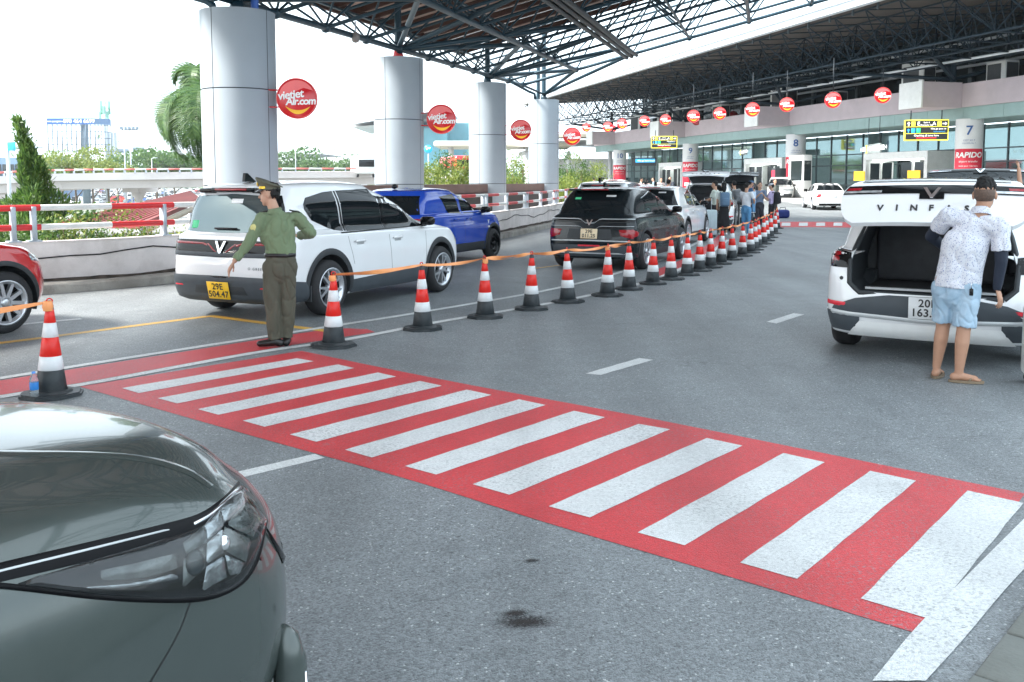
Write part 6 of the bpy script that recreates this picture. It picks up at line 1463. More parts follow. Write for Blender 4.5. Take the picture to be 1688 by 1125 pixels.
# ---- grey-green car nose in the near left corner
def near_car():
    h, w = 2.2, .9
    root = thing('near_car', 'grey-green car whose bonnet and right headlamp fill the near left corner', 'car')
    S = [(-h + .2, h - .25, w * .88, .2, .2, .2, .9, .97, 0), (-h + .06, h - .12, w * .955, .24, .24, .3, .88, .97, 0), (-h + .02, h - .03, w * .985, .38, .36, .32, .88, .97, 0), (-h, h, w, .55, .5, .34, .88, .97, 0),
         (-h + .02, h - .01, w, .74, .62, .34, .88, .97, 0), (-h + .04, h - .04, w * .995, .90, .72, .34, .88, .97, .01), (-h + .05, h - .09, w * .98, 1.0, .79, .34, .88, .97, .015),
         (-h + .06, h - .15, w * .955, 1.05, .845, .34, .885, .96, .015), (-h + .07, h - .24, w * .915, 1.09, .895, .34, .89, .96, .015), (-h + .08, h - .42, w * .86, 1.11, .945, .34, .9, .96, .015), (-h + .1, h - .75, w * .80, 1.12, .99, .3, .92, .95, .01),
         (-h + .12, h - 1.15, w * .78, 1.14, 1.03, .26, .95, .95, .01), (-h + .2, h - 1.75, w * .72, 1.35, 1.36, .26, .95, .93, .02), (-h + .5, h - 2.2, w * .66, 1.5, 1.5, .22, .95, .93, .03), (-h + .8, h - 2.5, w * .4, 1.56, 1.56, .2, .96, .96, .02), (-h + 1.2, h - 2.9, w * .1, 1.58, 1.58, .1, 1, 1, .0)]
    def deform(P):
        x, y, z = P[..., 0], np.abs(P[..., 1]), P[..., 2]
        top = np.clip((z - .84) / .1, 0, 1) * np.clip((x - .5) / .5, 0, 1); top = top * top * (3 - 2 * top)
        P[..., 2] += top * (.045 * (1 - np.clip(y / .8, 0, 1) ** 2))
        rid = 1 / (1 + np.exp((y - .50 - .03 * (2.2 - x)) / .018))         # raised centre of the bonnet
        P[..., 2] += top * .016 * rid
        return P
    c = Car(S, sub=9, bf=.23, deform=deform)
    return root, c
nc_root, ncar = near_car()
HEAD = 29.5; NF = Vector((-1.135, 3.19, 0)); place(nc_root, HEAD, (2.2, 0), NF)
NW = Matrix.Translation(nc_root.location) @ Matrix.Rotation(nc_root.rotation_euler.z, 4, 'Z'); NI_ = NW.inverted()
wr = .35; nws = [(x, y, wr) for x in (-1.4, 0.86) for y in (-.78, .78)]
ncar.body(nc_root, P_grey, nws, .39)
for x, y, z in nws: well(nc_root, x, y, z, .39); wheel(nc_root, x, y, z, wr, .22, 'six')
_eye = NI_ @ Vector((0, 0, EYE))
def surf(px, py):
    """point of the near car's skin under a measured picture point"""
    d = (NI_.to_3x3() @ ray(px, py)).normalized(); p, n, _, _ = ncar.bvh.ray_cast(_eye, d)
    if p is None: p, n, _, _ = ncar.bvh.find_nearest(_eye + d * 2.6)
    if n.dot(d) > 0: n = -n
    return p, n
def skin(name, m, A, B, off=.004, N=24, M=8, parent=None, bow=0.0):
    def rs(L):
        L = np.array(L, float); L = catmull(L, 8) if len(L) > 2 else L
        d = np.r_[0, np.cumsum(np.linalg.norm(np.diff(L, axis=0), axis=1))]; t = np.linspace(0, d[-1], N); return np.stack([np.interp(t, d, L[:, k]) for k in (0, 1)], 1)
    A, B = rs(A), rs(B); G = []
    for j in range(M):
        t = j / (M - 1); row = []
        for i in range(N):
            p, n = surf(*(A[i] * (1 - t) + B[i] * t)); e = 1.0 if 0 < i < N - 1 and 0 < j < M - 1 else 0.3
            row.append(tuple(p + n * (off * e + bow * math.sin(math.pi * t) * math.sin(math.pi * i / (N - 1)))))
        G.append(row)
    return MB().grid(G).build(name, m, parent or nc_root)
M_lensin = mat('lamp_bowl', (0.006, 0.007, 0.008), 0.12, var=0.4, vs=14, spec=0.15)
M_gap = mat('gap_black', (0.004, 0.004, 0.005), 0.35, var=0, spec=0.12)
M_clear = mat('clear_lens', (0.9, 0.95, 0.95), 0.02, var=0, trans=1.0, ior=1.3)
gapo = skin('bonnet_gap', M_gap, [(-60, 945), (0, 928), (150, 893), (270, 864), (330, 846), (370, 818), (393, 793)], [(-60, 975), (0, 960), (150, 925), (270, 893), (332, 868), (376, 828), (398, 806)], .003, 40, 5)
skin('gap_highlight', M_silv, [(-60, 956), (0, 940), (150, 903), (280, 871)], [(-60, 961), (0, 945), (150, 908), (280, 875)], .007, 30, 3, gapo)  # silver strip put in as the highlight along the black gap
hl = skin('headlamp', M_lensin, [(30, 962), (150, 925), (250, 896), (332, 868), (352, 845), (376, 822), (397, 806)], [(30, 966), (150, 981), (250, 987), (332, 984), (386, 966), (416, 925), (434, 858)], .004, 40, 12)
skin('lamp_edge', M_gap, [(-40, 958), (30, 964), (150, 979), (250, 985), (334, 982), (388, 962), (418, 922), (436, 856)], [(-40, 968), (30, 974), (150, 988), (250, 994), (336, 991), (394, 968), (425, 927), (441, 858)], .006, 50, 4, hl)
M_facet = mat('lamp_facet', (0.2, 0.22, 0.23), 0.12, metal=0.8, var=0.6, vs=30, bump=0.3, bs=60)
M_smoke = mat('lamp_smoke', (0.07, 0.08, 0.08), 0.12, metal=0.4, var=0.5, vs=24, bump=0.3, bs=50)
M_cover = mat('lamp_cover', (0.95, 0.97, 0.97), 0.0, var=0, trans=1.0, ior=1.02, coat=1.0)
FAC = [((300, 896), (336, 868), (306, 915), (338, 896), M_smoke), ((338, 866), (360, 838), (340, 892), (366, 868), M_facet), ((362, 836), (396, 808), (368, 862), (404, 830), M_facet), ((404, 832), (432, 855), (370, 866), (414, 886), M_smoke),
       ((340, 896), (366, 872), (338, 930), (366, 912), M_facet), ((368, 870), (412, 890), (368, 908), (402, 925), M_smoke), ((300, 922), (334, 902), (298, 972), (336, 936), M_smoke), ((338, 934), (366, 916), (330, 976), (372, 952), M_facet), ((368, 914), (402, 928), (376, 950), (392, 945), M_facet)]
for a_, b_, c_, d_, m_ in FAC:
    k_ = lambda q: ((q[0] - (a_[0] + b_[0] + c_[0] + d_[0]) / 4) * 1.13 + (a_[0] + b_[0] + c_[0] + d_[0]) / 4, (q[1] - (a_[1] + b_[1] + c_[1] + d_[1]) / 4) * 1.13 + (a_[1] + b_[1] + c_[1] + d_[1]) / 4)
    skin('lamp_facet', m_, (k_(a_), k_(b_)), (k_(c_), k_(d_)), .007, 8, 7, hl, random.uniform(-.003, .010))
skin('light_guide', M_facet, [(140, 968), (220, 960), (290, 944)], [(140, 972), (220, 968), (292, 954)], .012, 16, 3, hl)
skin('light_guide', M_smoke, [(160, 940), (230, 925), (292, 908)], [(160, 960), (230, 955), (294, 940)], .006, 16, 5, hl, .006)
skin('chrome_lip', M_chrome, [(318, 862), (345, 846), (372, 822), (394, 800)], [(320, 867), (347, 852), (376, 829), (398, 807)], .010, 16, 3, hl)
def ball_lens(px, py, r):
    p, n = surf(px, py); mb = MB(); q = n.to_track_quat('Z', 'Y').to_matrix(); mb.lathe([(r * math.cos(t), r * .5 * math.sin(t)) for t in np.linspace(0, math.pi / 2, 7)], 20, q, p + n * .006); return mb
ball_lens(318, 928, .03).build('projector', M_glassd, hl); ball_lens(366, 895, .02).build('projector', M_chrome, hl)
skin('lamp_cover', M_cover, [(40, 960), (150, 925), (250, 896), (332, 868), (352, 845), (376, 822), (397, 806)], [(40, 967), (150, 981), (250, 987), (332, 984), (386, 966), (416, 925), (434, 858)], .024, 40, 12, hl)
skin('wing_gap', M_black, [(313, 992), (290, 1050), (240, 1135)], [(315, 992), (292, 1050), (243, 1135)], .0025, 30, 2)
skin('bonnet_crease', P_grey, [(-20, 742), (200, 748), (300, 768), (352, 800)], [(-20, 752), (200, 758), (296, 778), (346, 806)], .004, 30, 4)
skin('grille_edge', M_gloss, [(428, 862), (446, 884), (462, 906), (470, 922)], [(436, 872), (449, 896), (460, 916), (466, 930)], .008, 12, 4)
p, n = surf(466, 1050)
fb = MB(); cap0 = p + n * .0 + Vector((0.0, 0.0, -.02)); fb.path([cap0 + Vector((0, 0, .05)), cap0 + Vector((.008, -.004, .02)), cap0 + Vector((.016, -.01, -.05)), cap0 + Vector((.018, -.012, -.2)), cap0 + Vector((.0, -.01, -.34))], .05, 14, rads=[.012, .035, .046, .05, .045]); fb = fb.build('fog_surround', P_grey, nc_root)
MB().path([cap0 + Vector((.03, -.05, -.08)), cap0 + Vector((.032, -.056, -.16)), cap0 + Vector((.02, -.05, -.28))], .006, 8).build('trim_strip', M_chrome, fb)
ncar.panel('front', [(.62, .62), (-.62, .62)], [(.55, .3), (-.55, .3)], .012, 20, 5).build('grille', M_plast, nc_root)
for sd in 'LR':
    ncar.panel(sd, [(-1.2, 1.42), (-.3, 1.46), (.1, 1.4)], [(-1.2, 1.12), (-.3, 1.1), (.85, 1.08)], .006).build('side_window', M_cglass, nc_root)
ncar.panel('front', [(.58, 1.42), (-.58, 1.42)], [(.66, 1.1), (-.66, 1.1)], .006, 16, 6).build('windscreen', M_cglass, nc_root)
# ------------------------------------------------------------------ cones and tape
M_cred = mat('cone_red', (0.72, 0.02, 0.012), 0.35, var=0.06, vs=9, dirt=(0.4, 0.03, 0.03), ds=6, damt=0.4)
M_cwh = mat('cone_white', (0.72, 0.73, 0.74), 0.4, var=0.05, vs=9, bump=0.1, bs=120, dirt=(0.5, 0.5, 0.5), ds=6, damt=0.5)
M_crub = mat('cone_rubber', (0.022, 0.028, 0.032), 0.5, var=0.15, vs=7, dirt=(0.1, 0.1, 0.1), ds=5, damt=0.5)
M_tape = mat('tape_orange', (0.85, 0.33, 0.12), 0.45, var=0.08, vs=5)
def cr_(z): return 0.118 + (0.03 - 0.118) * (z - 0.04) / 0.66
def make_cone(label, group):
    t = thing('traffic_cone', label, 'traffic cone', (0, 0, 0), 0, group); b = .225; c = .09
    oc = [(b, -c), (b, c), (c, b), (-c, b), (-b, c), (-b, -c), (-c, -b), (c, -b)]
    mb = MB(); mb.prism(oc, 0.0, .022); mb.prism([(x * .93, y * .93) for x, y in oc], .022, .032); mb.lathe([(.16, .032), (.15, .045), (.122, .05)], 28); mb.build('base', M_crub, t)
    for nm, z0, z1, m in (('sleeve', .04, .21, M_crub), ('white_band', .21, .32, M_cwh), ('red_band', .32, .47, M_cred), ('white_band', .47, .585, M_cwh), ('red_band', .585, .69, M_cred)):
        o_ = .0 if m is not M_cwh else .0015
        MB().lathe([(cr_(z0) - .002, z0), (cr_(z0) + o_, z0 + .002), (cr_(z1) + o_, z1 - .002), (cr_(z1) - .002, z1)], 28).build(nm, m, t)
    MB().lathe([(.031, .69), (.03, .72), (.02, .735), (0, .737)], 16).build('neck', M_crub, t)
    MB().path([(.022 * math.cos(a), 0, .755 + .022 * math.sin(a)) for a in np.linspace(0, 2 * math.pi, 13)], .006, 6).build('ring', M_cred, t)
    return t
CPX = [(85, 652), (550, 571), (697, 543), (800, 523.5), (876, 510), (936, 498.5), (1001, 488), (1037, 477.5), (1076, 468.5), (1106, 461), (1132.5, 454), (1153, 447), (1171.6, 441.5), (1188.7, 435.5), (1206.5, 428.5), (1223.5, 422.5), (1237, 417), (1243.5, 412.5), (1249, 407.5), (1258.4, 402.5), (1263.4, 397.5), (1269.8, 392), (1276.6, 385.5), (1281, 377)]
ORD = ['', 'second', 'third', 'fourth', 'fifth', 'sixth', 'seventh', 'eighth', 'ninth', 'tenth', 'eleventh', 'twelfth', 'thirteenth', 'fourteenth', 'fifteenth', 'sixteenth', 'seventeenth', 'eighteenth', 'nineteenth', 'twentieth', 'twenty-first', 'twenty-second', 'twenty-third']
cone0 = None; tops = []
for k, (px, py) in enumerate(CPX):
    lab = 'traffic cone standing alone at the left with a water bottle on its base' if k == 0 else 'traffic cone nearest the officer at the corner of the crossing' if k == 1 else 'farthest traffic cone at the end of the taped row' if k == len(CPX) - 1 else '%s traffic cone of the taped row counted from the officer' % ORD[k - 1]
    if cone0 is None: t = cone0 = make_cone(lab, 'red and white traffic cones')
    else: t = copy_tree(cone0); t['label'] = lab
    p = g(px, py); t.location = p; t.rotation_euler = (random.uniform(-.02, .02), random.uniform(-.02, .02), random.uniform(0, 6.28) if k > 1 else R(20)); tops.append(Vector((p.x, p.y, p.z + .75)))
tp = thing('barrier_tape', 'orange tape strung from cone to cone along the lane', 'tape')
def span(a, b, sag, w, parent, tw=0.0, n=14, off=0.0):
    d = (b - a).normalized(); side = d.cross(Vector((0, 0, 1))).normalized(); rows = []
    for i in range(n + 1):
        t = i / n; c = a.lerp(b, t); c.z -= sag * 4 * t * (1 - t) - off * math.sin(math.pi * t); ww = w * (0.35 + 0.65 * min(1, math.sin(math.pi * t) * 3)); an = tw * math.sin(t * 5 + a.x * 3)
        v = Vector((0, 0, 1)) * math.cos(an) + side * math.sin(an); rows.append([tuple(c + v * ww / 2), tuple(c + side * .004), tuple(c - v * ww / 2)])
    return MB().grid(rows).build('tape_span', M_tape, parent)
for k in range(1, len(tops) - 1):
    span(tops[k], tops[k + 1], .012 + .01 * (k % 3), .04, tp, .9); 
    if k < 7: span(tops[k] + Vector((0, 0, -.01)), tops[k + 1] + Vector((0, 0, .0)), .035, .022, tp, 1.3)
for k in (1, 3, 6): MB().lathe([(.034, -.05), (.04, -.03), (.036, 0), (.03, .01)], 10, c=tops[k] + Vector((0, 0, -.02))).build('tape_knot', M_tape, tp)
tp2 = thing('barrier_tape', 'short orange tape leaving the left cone past the red car wheel', 'tape')
span(tops[0], Vector((tops[0].x - 2.2, tops[0].y - 1.4, .62)), .06, .05, tp2, .5); MB().lathe([(.034, -.06), (.042, -.03), (.036, .01), (.03, .02)], 10, c=tops[0] + Vector((0, 0, -.01))).build('tape_knot', M_tape, tp2)
# water bottle on the base of the left cone
p = g(57, 655, .025); bt = thing('water_bottle', 'clear plastic water bottle with blue label standing on the cone base', 'bottle', p)
M_pet = mat('clear_plastic', (0.8, 0.88, 0.92), 0.08, var=0, trans=0.85, ior=1.2)
MB().lathe([(0, 0), (.03, .0), (.032, .01), (.031, .05), (.032, .13), (.03, .15), (.013, .178), (.013, .19)], 18).build('body', M_pet, bt)
MB().lathe([(.0325, .06), (.0333, .062), (.0333, .118), (.0325, .12)], 18).build('label', mat('label_blue', (0.03, 0.2, 0.55), .4), bt); MB().lathe([(.0145, .188), (.0145, .203), (0, .204)], 14).build('cap', mat('cap_blue', (0.1, 0.3, 0.7), .4), bt)
def suitcase(lab, loc, rz, w, d, h_, m, handle=True):
    t = thing('suitcase', lab, 'suitcase', loc, rz); MB().bbox((0, 0, h_ / 2 + .06), (w, d, h_), .05, seg=3).build('shell', m, t)
    for k in range(4): MB().bbox((-w / 2 + w * (k + 1) / 5, 0, h_ / 2 + .06), (.02, d + .012, h_ * .8), .006, seg=1).build('rib', m, t)
    for sx in (-1, 1):
        for sy in (-1, 1):
            MB().lathe([(.0, -.015), (.032, -.015), (.032, .015), (0, .015)], 14, Matrix.Rotation(R(90), 3, 'X'), (sx * w * .38, sy * d * .32, .032)).build('castor', M_plast, t)
    if handle:
        for sx in (-1, 1): MB().tube((sx * w * .22, 0, h_ + .05), (sx * w * .22, 0, h_ + .42), .011, 8).build('handle_tube', M_alloy, t)
        MB().bbox((0, 0, h_ + .43), (w * .52, .03, .03), .012).build('handle_grip', M_plast, t)
    return t
suitcase('white suitcase cut off by the right edge of the picture', g(1735, 634), R(-20), .46, .28, .62, M_wht, False)
suitcase('pale grey trolley suitcase with raised handle behind the cones', g(1166, 391), R(10), .52, .32, .78, mat('case_grey', (0.34, 0.42, 0.45), .35, var=.05), True)
bg_ = thing('travel_bag', 'dark blue travel bag on the road at the end of the cone row', 'bag', g(1290, 360), R(10)); MB().bbox((0, 0, .19), (.6, .36, .38), .13, seg=4).build('body', mat('bag_blue', (0.015, 0.03, 0.16), .7, var=.2), bg_)
MB().path([(-.15, 0, .36), (-.12, 0, .48), (.12, 0, .48), (.15, 0, .36)], .015, 6).build('strap', M_plast, bg_)
# ------------------------------------------------------------------ people
from mathutils import noise as mnoise
PEND = []
def cap_(mb, a, b, ra, rb, flat=1.0, ax=None, n=16, cut=''):
    a, b = Vector(a), Vector(b); d = (b - a); L = max(d.length, 1e-4); d = d / L
    x = Vector(ax) if ax is not None else (Vector((1, 0, 0)) if abs(d.x) < .8 else Vector((0, 1, 0)))
    x = (x - d * x.dot(d)).normalized(); y = d.cross(x); vs = []; prof = []
    for i in range(5 if 'a' not in cut else 0): t = -math.pi / 2 + math.pi / 2 * i / 5; prof.append((ra * math.cos(t), ra * math.sin(t)))
    prof += [(ra, 0), (rb, L)]
    for i in range(1, 6 if 'b' not in cut else 1): t = math.pi / 2 * i / 5; prof.append((rb * math.cos(t), L + rb * math.sin(t)))
    for r, h in prof:
        for j in range(n):
            t = 2 * math.pi * j / n; vs.append(a + d * h + x * (max(r, 1e-4) * math.cos(t)) + y * (max(r, 1e-4) * flat * math.sin(t)))
    m = len(prof); fs = [(i * n + j, i * n + (j + 1) % n, (i + 1) * n + (j + 1) % n, (i + 1) * n + j) for i in range(m - 1) for j in range(n)]
    fs += [tuple(reversed(range(n))), tuple((m - 1) * n + j for j in range(n))]; mb.add(vs, fs, True)
def ell(mb, c, r, M=None, n=16):
    vs = []; m = 10
    for i in range(m + 1):
        p = math.pi * i / m
        for j in range(n):
            t = 2 * math.pi * j / n; v = Vector((max(math.sin(p), .01) * math.cos(t) * r[0], max(math.sin(p), .01) * math.sin(t) * r[1], math.cos(p) * r[2])); vs.append((M @ v if M is not None else v) + Vector(c))
    fs = [(i * n + j, (i + 1) * n + j, (i + 1) * n + (j + 1) % n, i * n + (j + 1) % n) for i in range(m) for j in range(n)] + [tuple(range(n)), tuple(m * n + j for j in reversed(range(n)))]
    mb.add(vs, fs, True)
def flesh(name, mb, m, parent, vox, smooth=4, wr=0.0, ws=9.0):
    o = mb.build(name, m, parent); r = o.modifiers.new('r', 'REMESH'); r.mode = 'VOXEL'; r.voxel_size = vox; r.use_smooth_shade = True
    if smooth: s_ = o.modifiers.new('s', 'SMOOTH'); s_.factor = .5; s_.iterations = smooth
    PEND.append((o, wr, ws)); return o
def settle():
    dg = bpy.context.evaluated_depsgraph_get(); dg.update(); new = []
    for o, wr, ws in PEND: new.append(bpy.data.meshes.new_from_object(o.evaluated_get(dg)))
    for (o, wr, ws), me in zip(PEND, new):
        o.modifiers.clear(); mt = o.data.materials[0]; o.data = me
        if not me.materials: me.materials.append(mt)
        me.polygons.foreach_set('use_smooth', [True] * len(me.polygons))
        if wr:
            nv = len(me.vertices); co = np.empty(nv * 3); no = np.empty(nv * 3); me.vertices.foreach_get('co', co); me.vertices.foreach_get('normal', no); co = co.reshape(-1, 3); no = no.reshape(-1, 3); am = np.empty(nv)
            for i, p in enumerate(co.tolist()):
                q = Vector((p[0] * ws, p[1] * ws, p[2] * ws * .55)); r_ = abs(mnoise.noise(q * 1.3 + Vector((7, 3, 1))))
                am[i] = mnoise.noise(q) + .5 * mnoise.noise(q * 2.3) - 1.0 * (1 - min(1, r_ * 5)) * .7
            co = co + no * (wr * am)[:, None]; me.vertices.foreach_set('co', co.ravel()); me.update()
    PEND.clear()
M_skin = mat('skin', (0.5, 0.29, 0.2), .5, var=.06, vs=12, spec=.4); M_skin2 = mat('skin_tan', (0.42, 0.23, 0.15), .5, var=.06, vs=12, spec=.4)
M_hair = mat('black_hair', (0.008, 0.0075, 0.0075), .75, var=.3, vs=60, bump=.4, bs=160, stretch=(1, 1, .3))
M_fade = mat('short_hair', (0.11, 0.07, 0.052), .7, var=.25, vs=90)
M_eye = mat('eye_dark', (0.02, 0.015, 0.012), .3, var=0); M_lip = mat('lip', (0.4, 0.16, 0.13), .5, var=0)
def head(root, c, f, s=1.0, skin=M_skin, hair='short', vox=.008, up=(0, 0, 1), neck=None, tilt=None):
    """head centred at c looking along f"""
    f = Vector(f).normalized(); u = Vector(up); u = (u - f * u.dot(f)).normalized(); r = f.cross(u); F = Matrix((r, f, u)).transposed(); c = Vector(c)
    P = lambda x, y, z: c + F @ Vector((x * s, y * s, z * s))
    mb = MB(); ell(mb, P(0, -.012, .03), (.076 * s, .093 * s, .09 * s), F); ell(mb, P(0, .018, -.035), (.062 * s, .068 * s, .075 * s), F); ell(mb, P(0, .045, -.088), (.03 * s, .03 * s, .024 * s), F)
    cap_(mb, P(0, .082, .018), P(0, .103, -.022), .009 * s, .014 * s); ell(mb, P(0, .078, -.055), (.024 * s, .016 * s, .012 * s), F)
    for q in (-1, 1): ell(mb, P(q * .078, -.012, -.005), (.012 * s, .02 * s, .032 * s), F); ell(mb, P(q * .035, .07, .035), (.022 * s, .012 * s, .008 * s), F)
    if neck is not None: cap_(mb, P(0, -.015, -.06), neck, .052 * s, .058 * s)
    hd = flesh('head', mb, skin, root, vox, 3)
    e = MB()
    for q in (-1, 1): ell(e, P(q * .031, .079, .014), (.011 * s, .006 * s, .006 * s), F, 8); ell(e, P(q * .033, .083, .034), (.018 * s, .005 * s, .004 * s), F, 8)
    tag(e.build('eyes_and_brows', M_eye, hd), kind='stuff'); e = MB(); ell(e, P(0, .089, -.052), (.02 * s, .006 * s, .006 * s), F, 8); e.build('lips', M_lip, hd)
    if hair:
        h = MB()
        if hair == 'fade':
            ell(h, P(0, -.012, .062), (.0775 * s, .0965 * s, .072 * s), F); ell(h, P(0, .05, .105), (.058 * s, .05 * s, .034 * s), F); ell(h, P(0, -.01, .1), (.062 * s, .075 * s, .052 * s), F)
            h2 = MB(); ell(h2, P(0, -.02, .012), (.0785 * s, .0885 * s, .078 * s), F); flesh('cropped_hair', h2, M_fade, hd, vox, 2)
        else:
            ell(h, P(0, -.03, .06), (.084 * s, .09 * s, .074 * s), F); ell(h, P(0, -.05, .02), (.08 * s, .06 * s, .07 * s), F)
            if hair == 'long': ell(h, P(0, -.055, -.06), (.08 * s, .055 * s, .15 * s), F)
            if hair == 'bun': ell(h, P(0, -.1, .06), (.045 * s, .04 * s, .045 * s), F)
        flesh('hair', h, M_hair, hd, vox * .8, 1, .009 * s, 34)
    return hd, P, F
def hand(mb, wrist, d, palm_n, L=.17, side=1, curl=.25, spread=1.0):
    """palm and five fingers; d = pointing direction, palm_n = normal of the palm, side = thumb side"""
    d = Vector(d).normalized(); n = Vector(palm_n); n = (n - d * n.dot(d)).normalized(); s_ = d.cross(n) * side; w = Vector(wrist); k = L / .18
    cap_(mb, w, w + d * .075 * k, .024 * k, .036 * k, .45, s_)
    for i, (o, ln) in enumerate(((.027, .068), (.009, .078), (-.009, .072), (-.026, .055))):
        a = w + d * .085 * k + s_ * o * k; cu = curl * (1 + .25 * i); dd = (d + s_ * o * 3.5 * spread).normalized(); p = a
        for q, fr in enumerate((.45, .32, .25)):
            e = (dd * math.cos(cu * (q + .6)) + n * math.sin(cu * (q + .6))).normalized(); nx = p + e * ln * fr * k * 1.05; cap_(mb, p, nx, (.0088 - .0008 * q) * k, (.0083 - .0008 * q) * k, n=8); p = nx
    t0 = w + d * .03 * k + s_ * .024 * k; t1 = t0 + (d * .7 + s_ * .75 + n * .25).normalized() * .042 * k; t2 = t1 + (d * .95 + s_ * .25 + n * .3).normalized() * .034 * k
    cap_(mb, t0, t1, .0125 * k, .0105 * k, n=8); cap_(mb, t1, t2, .0102 * k, .0085 * k, n=8)
# ---- the officer
M_gshirt = mat('uniform_green', (0.15, 0.2, 0.112), .8, var=.07, vs=5, bump=.15, bs=180, sheen=.1); M_gtrous = mat('uniform_trousers', (0.085, 0.08, 0.058), .85, var=.1, vs=5, bump=.15, bs=180)
M_olive = mat('cap_olive', (0.12, 0.12, 0.085), .8, var=.06, vs=8, bump=.1, bs=200); M_shoe = mat('black_leather', (0.015, 0.013, 0.013), .3, var=.15, vs=12); M_gold = mat('gold_braid', (0.75, 0.5, 0.05), .35, metal=.5, var=.1)
pos = g(463, 571); of = thing('person', 'officer in green shirt, dark trousers and peaked cap with left arm held out', 'person', pos, math.atan2(-pos.x, pos.y))
sk = MB(); vx = .007
LS, RS = Vector((-.15, .0, 1.335)), Vector((.175, .03, 1.335)); LE, RE_ = Vector((-.29, -.03, 1.09)), Vector((.335, .04, 1.175)); LW, RW = Vector((-.435, -.06, .905)), Vector((.2, .25, 1.13))
cap_(sk, LE, LW, .034, .026); cap_(sk, RE_, RW, .034, .026)
hand(sk, LW + Vector((-.01, 0, -.015)), (-.5, -.1, -.86), (.75, -.35, -.4), .175, -1, .22, 1.5); hand(sk, RW, (-.6, .75, .1), (0, .2, -1), .17, -1, .5)
cap_(sk, (0, 0, .96), (-.01, .0, 1.25), .08, .08, .65, (1, 0, 0)); cap_(sk, LS, LE, .036, .034); cap_(sk, RS, RE_, .036, .034)
body = flesh('body', sk, M_skin, of, vx, 2)
hd, HP, HF = head(of, (-.085, .02, 1.565), (-.93, .3, -.03), 1.0, M_skin, 'short', .007, neck=(-.03, 0, 1.39))
sh_ = MB(); cap_(sh_, (.015, 0, .955), (.005, 0, 1.2), .158, .172, .68, (1, 0, 0), cut='a'); cap_(sh_, (-.02, 0, 1.15), (-.01, 0, 1.29), .175, .135, .62, (1, 0, 0)); cap_(sh_, (-.13, .0, 1.325), (.15, .02, 1.33), .066, .066, .95)
cap_(sh_, LS, LE, .072, .058); cap_(sh_, LE, LE.lerp(LW, .95), .056, .044, cut='b'); cap_(sh_, RS, RE_, .074, .062); cap_(sh_, RE_, RE_.lerp(RW, .9), .06, .045, cut='b'); cap_(sh_, (-.02, .0, 1.36), (-.04, 0, 1.43), .075, .062, cut='b')
flesh('shirt', sh_, M_gshirt, of, vx, 2, .013, 9)
MB().grid([[tuple(Vector((-.035, .005, 1.405)) + Vector((rr * math.cos(t), rr * math.sin(t), zz + .012 * math.cos(t)))) for t in np.linspace(0, 2 * math.pi, 26)] for rr, zz in ((.078, -.025), (.072, .012), (.064, .026), (.06, .02), (.064, -.02))]).build('collar', M_gshirt, of)
for s_, x, z in ((-1, -.145, 1.395), (1, .165, 1.398)): MB().bbox((x, .005, z), (.115, .055, .014), .006, M=Matrix.Rotation(s_ * R(14), 3, 'Y')).build('epaulette', M_shoe, of)
ell_ = MB(); ell(ell_, (-.235, -.052, 1.225), (.04, .016, .05), Matrix.Rotation(R(-28), 3, 'Y')); ell_.build('sleeve_patch', mat('patch_pale', (0.55, 0.5, 0.2), .7), of)
MB().grid([[(.012 + rx * math.cos(t), rx * .70 * math.sin(t), z) for t in np.linspace(0, 2 * math.pi, 33)] for rx, z in ((.148, .93), (.16, .933), (.161, .968), (.148, .972))]).build('belt', M_shoe, of)
tr = MB(); cap_(tr, (.012, 0, .80), (.012, 0, .94), .165, .15, .72, (1, 0, 0), cut='b'); 
for a_, b_, c_ in (((-.075, 0, .82), (-.075, .0, .46), (-.055, -.01, .075)), ((.085, 0, .82), (.075, .02, .46), (.06, .03, .085))):
    cap_(tr, a_, b_, .1, .082, .95); cap_(tr, b_, c_, .082, .072, cut='b')
flesh('trousers', tr, M_gtrous, of, vx, 2, .014, 8)
for x, y, dx, dy in ((-.055, -.02, -.17, .02), (.06, .03, .02, .17)):
    so_ = MB(); cap_(so_, (x, y, .05), (x + dx * .9, y + dy * .9, .036), .046, .036, .9); cap_(so_, (x - dx * .3, y - dy * .3, .04), (x, y, .06), .04, .045); flesh('shoe', so_, M_shoe, of, .008, 2)
# peaked cap: band, flared crown high at the front, visor, braid
cp = MB(); C0 = HP(0, -.012, .075); lean = (HF @ Vector((0, -.24, 1))).normalized()
def ringpts(h_, rx, ry, tilt, n=28, fy=0.0):
    out = []
    for j in range(n):
        t = 2 * math.pi * j / n; x, y = rx * math.cos(t), ry * math.sin(t); out.append(tuple(HP(x, y - .012 + fy, .055 + h_ + tilt * y / .1)))
    return out
rws = [ringpts(0, .087, .104, -.004), ringpts(.042, .089, .106, .005), ringpts(.064, .114, .132, .03, fy=.004), ringpts(.071, .12, .139, .039, fy=.006), ringpts(.077, .113, .131, .042, fy=.006), ringpts(.075, .056, .065, .021, fy=.006), ringpts(.082, .004, .004, .0, fy=.008)]
rws = [r + r[:1] for r in rws]
cap_o = MB().grid(rws).build('peaked_cap', M_olive, hd)
MB().grid([[tuple(HP(.092 * math.sin(a), .108 * math.cos(a) - .012 + e * .055 * math.cos(a), .062 - e * .03)) for a in np.linspace(-1.1, 1.1, 15)] for e in (0, .5, 1)]).build('visor', M_shoe, cap_o)
MB().grid([[tuple(HP(.094 * math.sin(a), .112 * math.cos(a) - .012, z)) for a in np.linspace(-1.4, 1.4, 19)] for z in (.066, .09)]).build('braid', M_gold, cap_o)
me_ = MB(); ell(me_, HP(0, .112, .115), (.022, .012, .026), HF); me_.build('cap_badge', M_gold, cap_o)
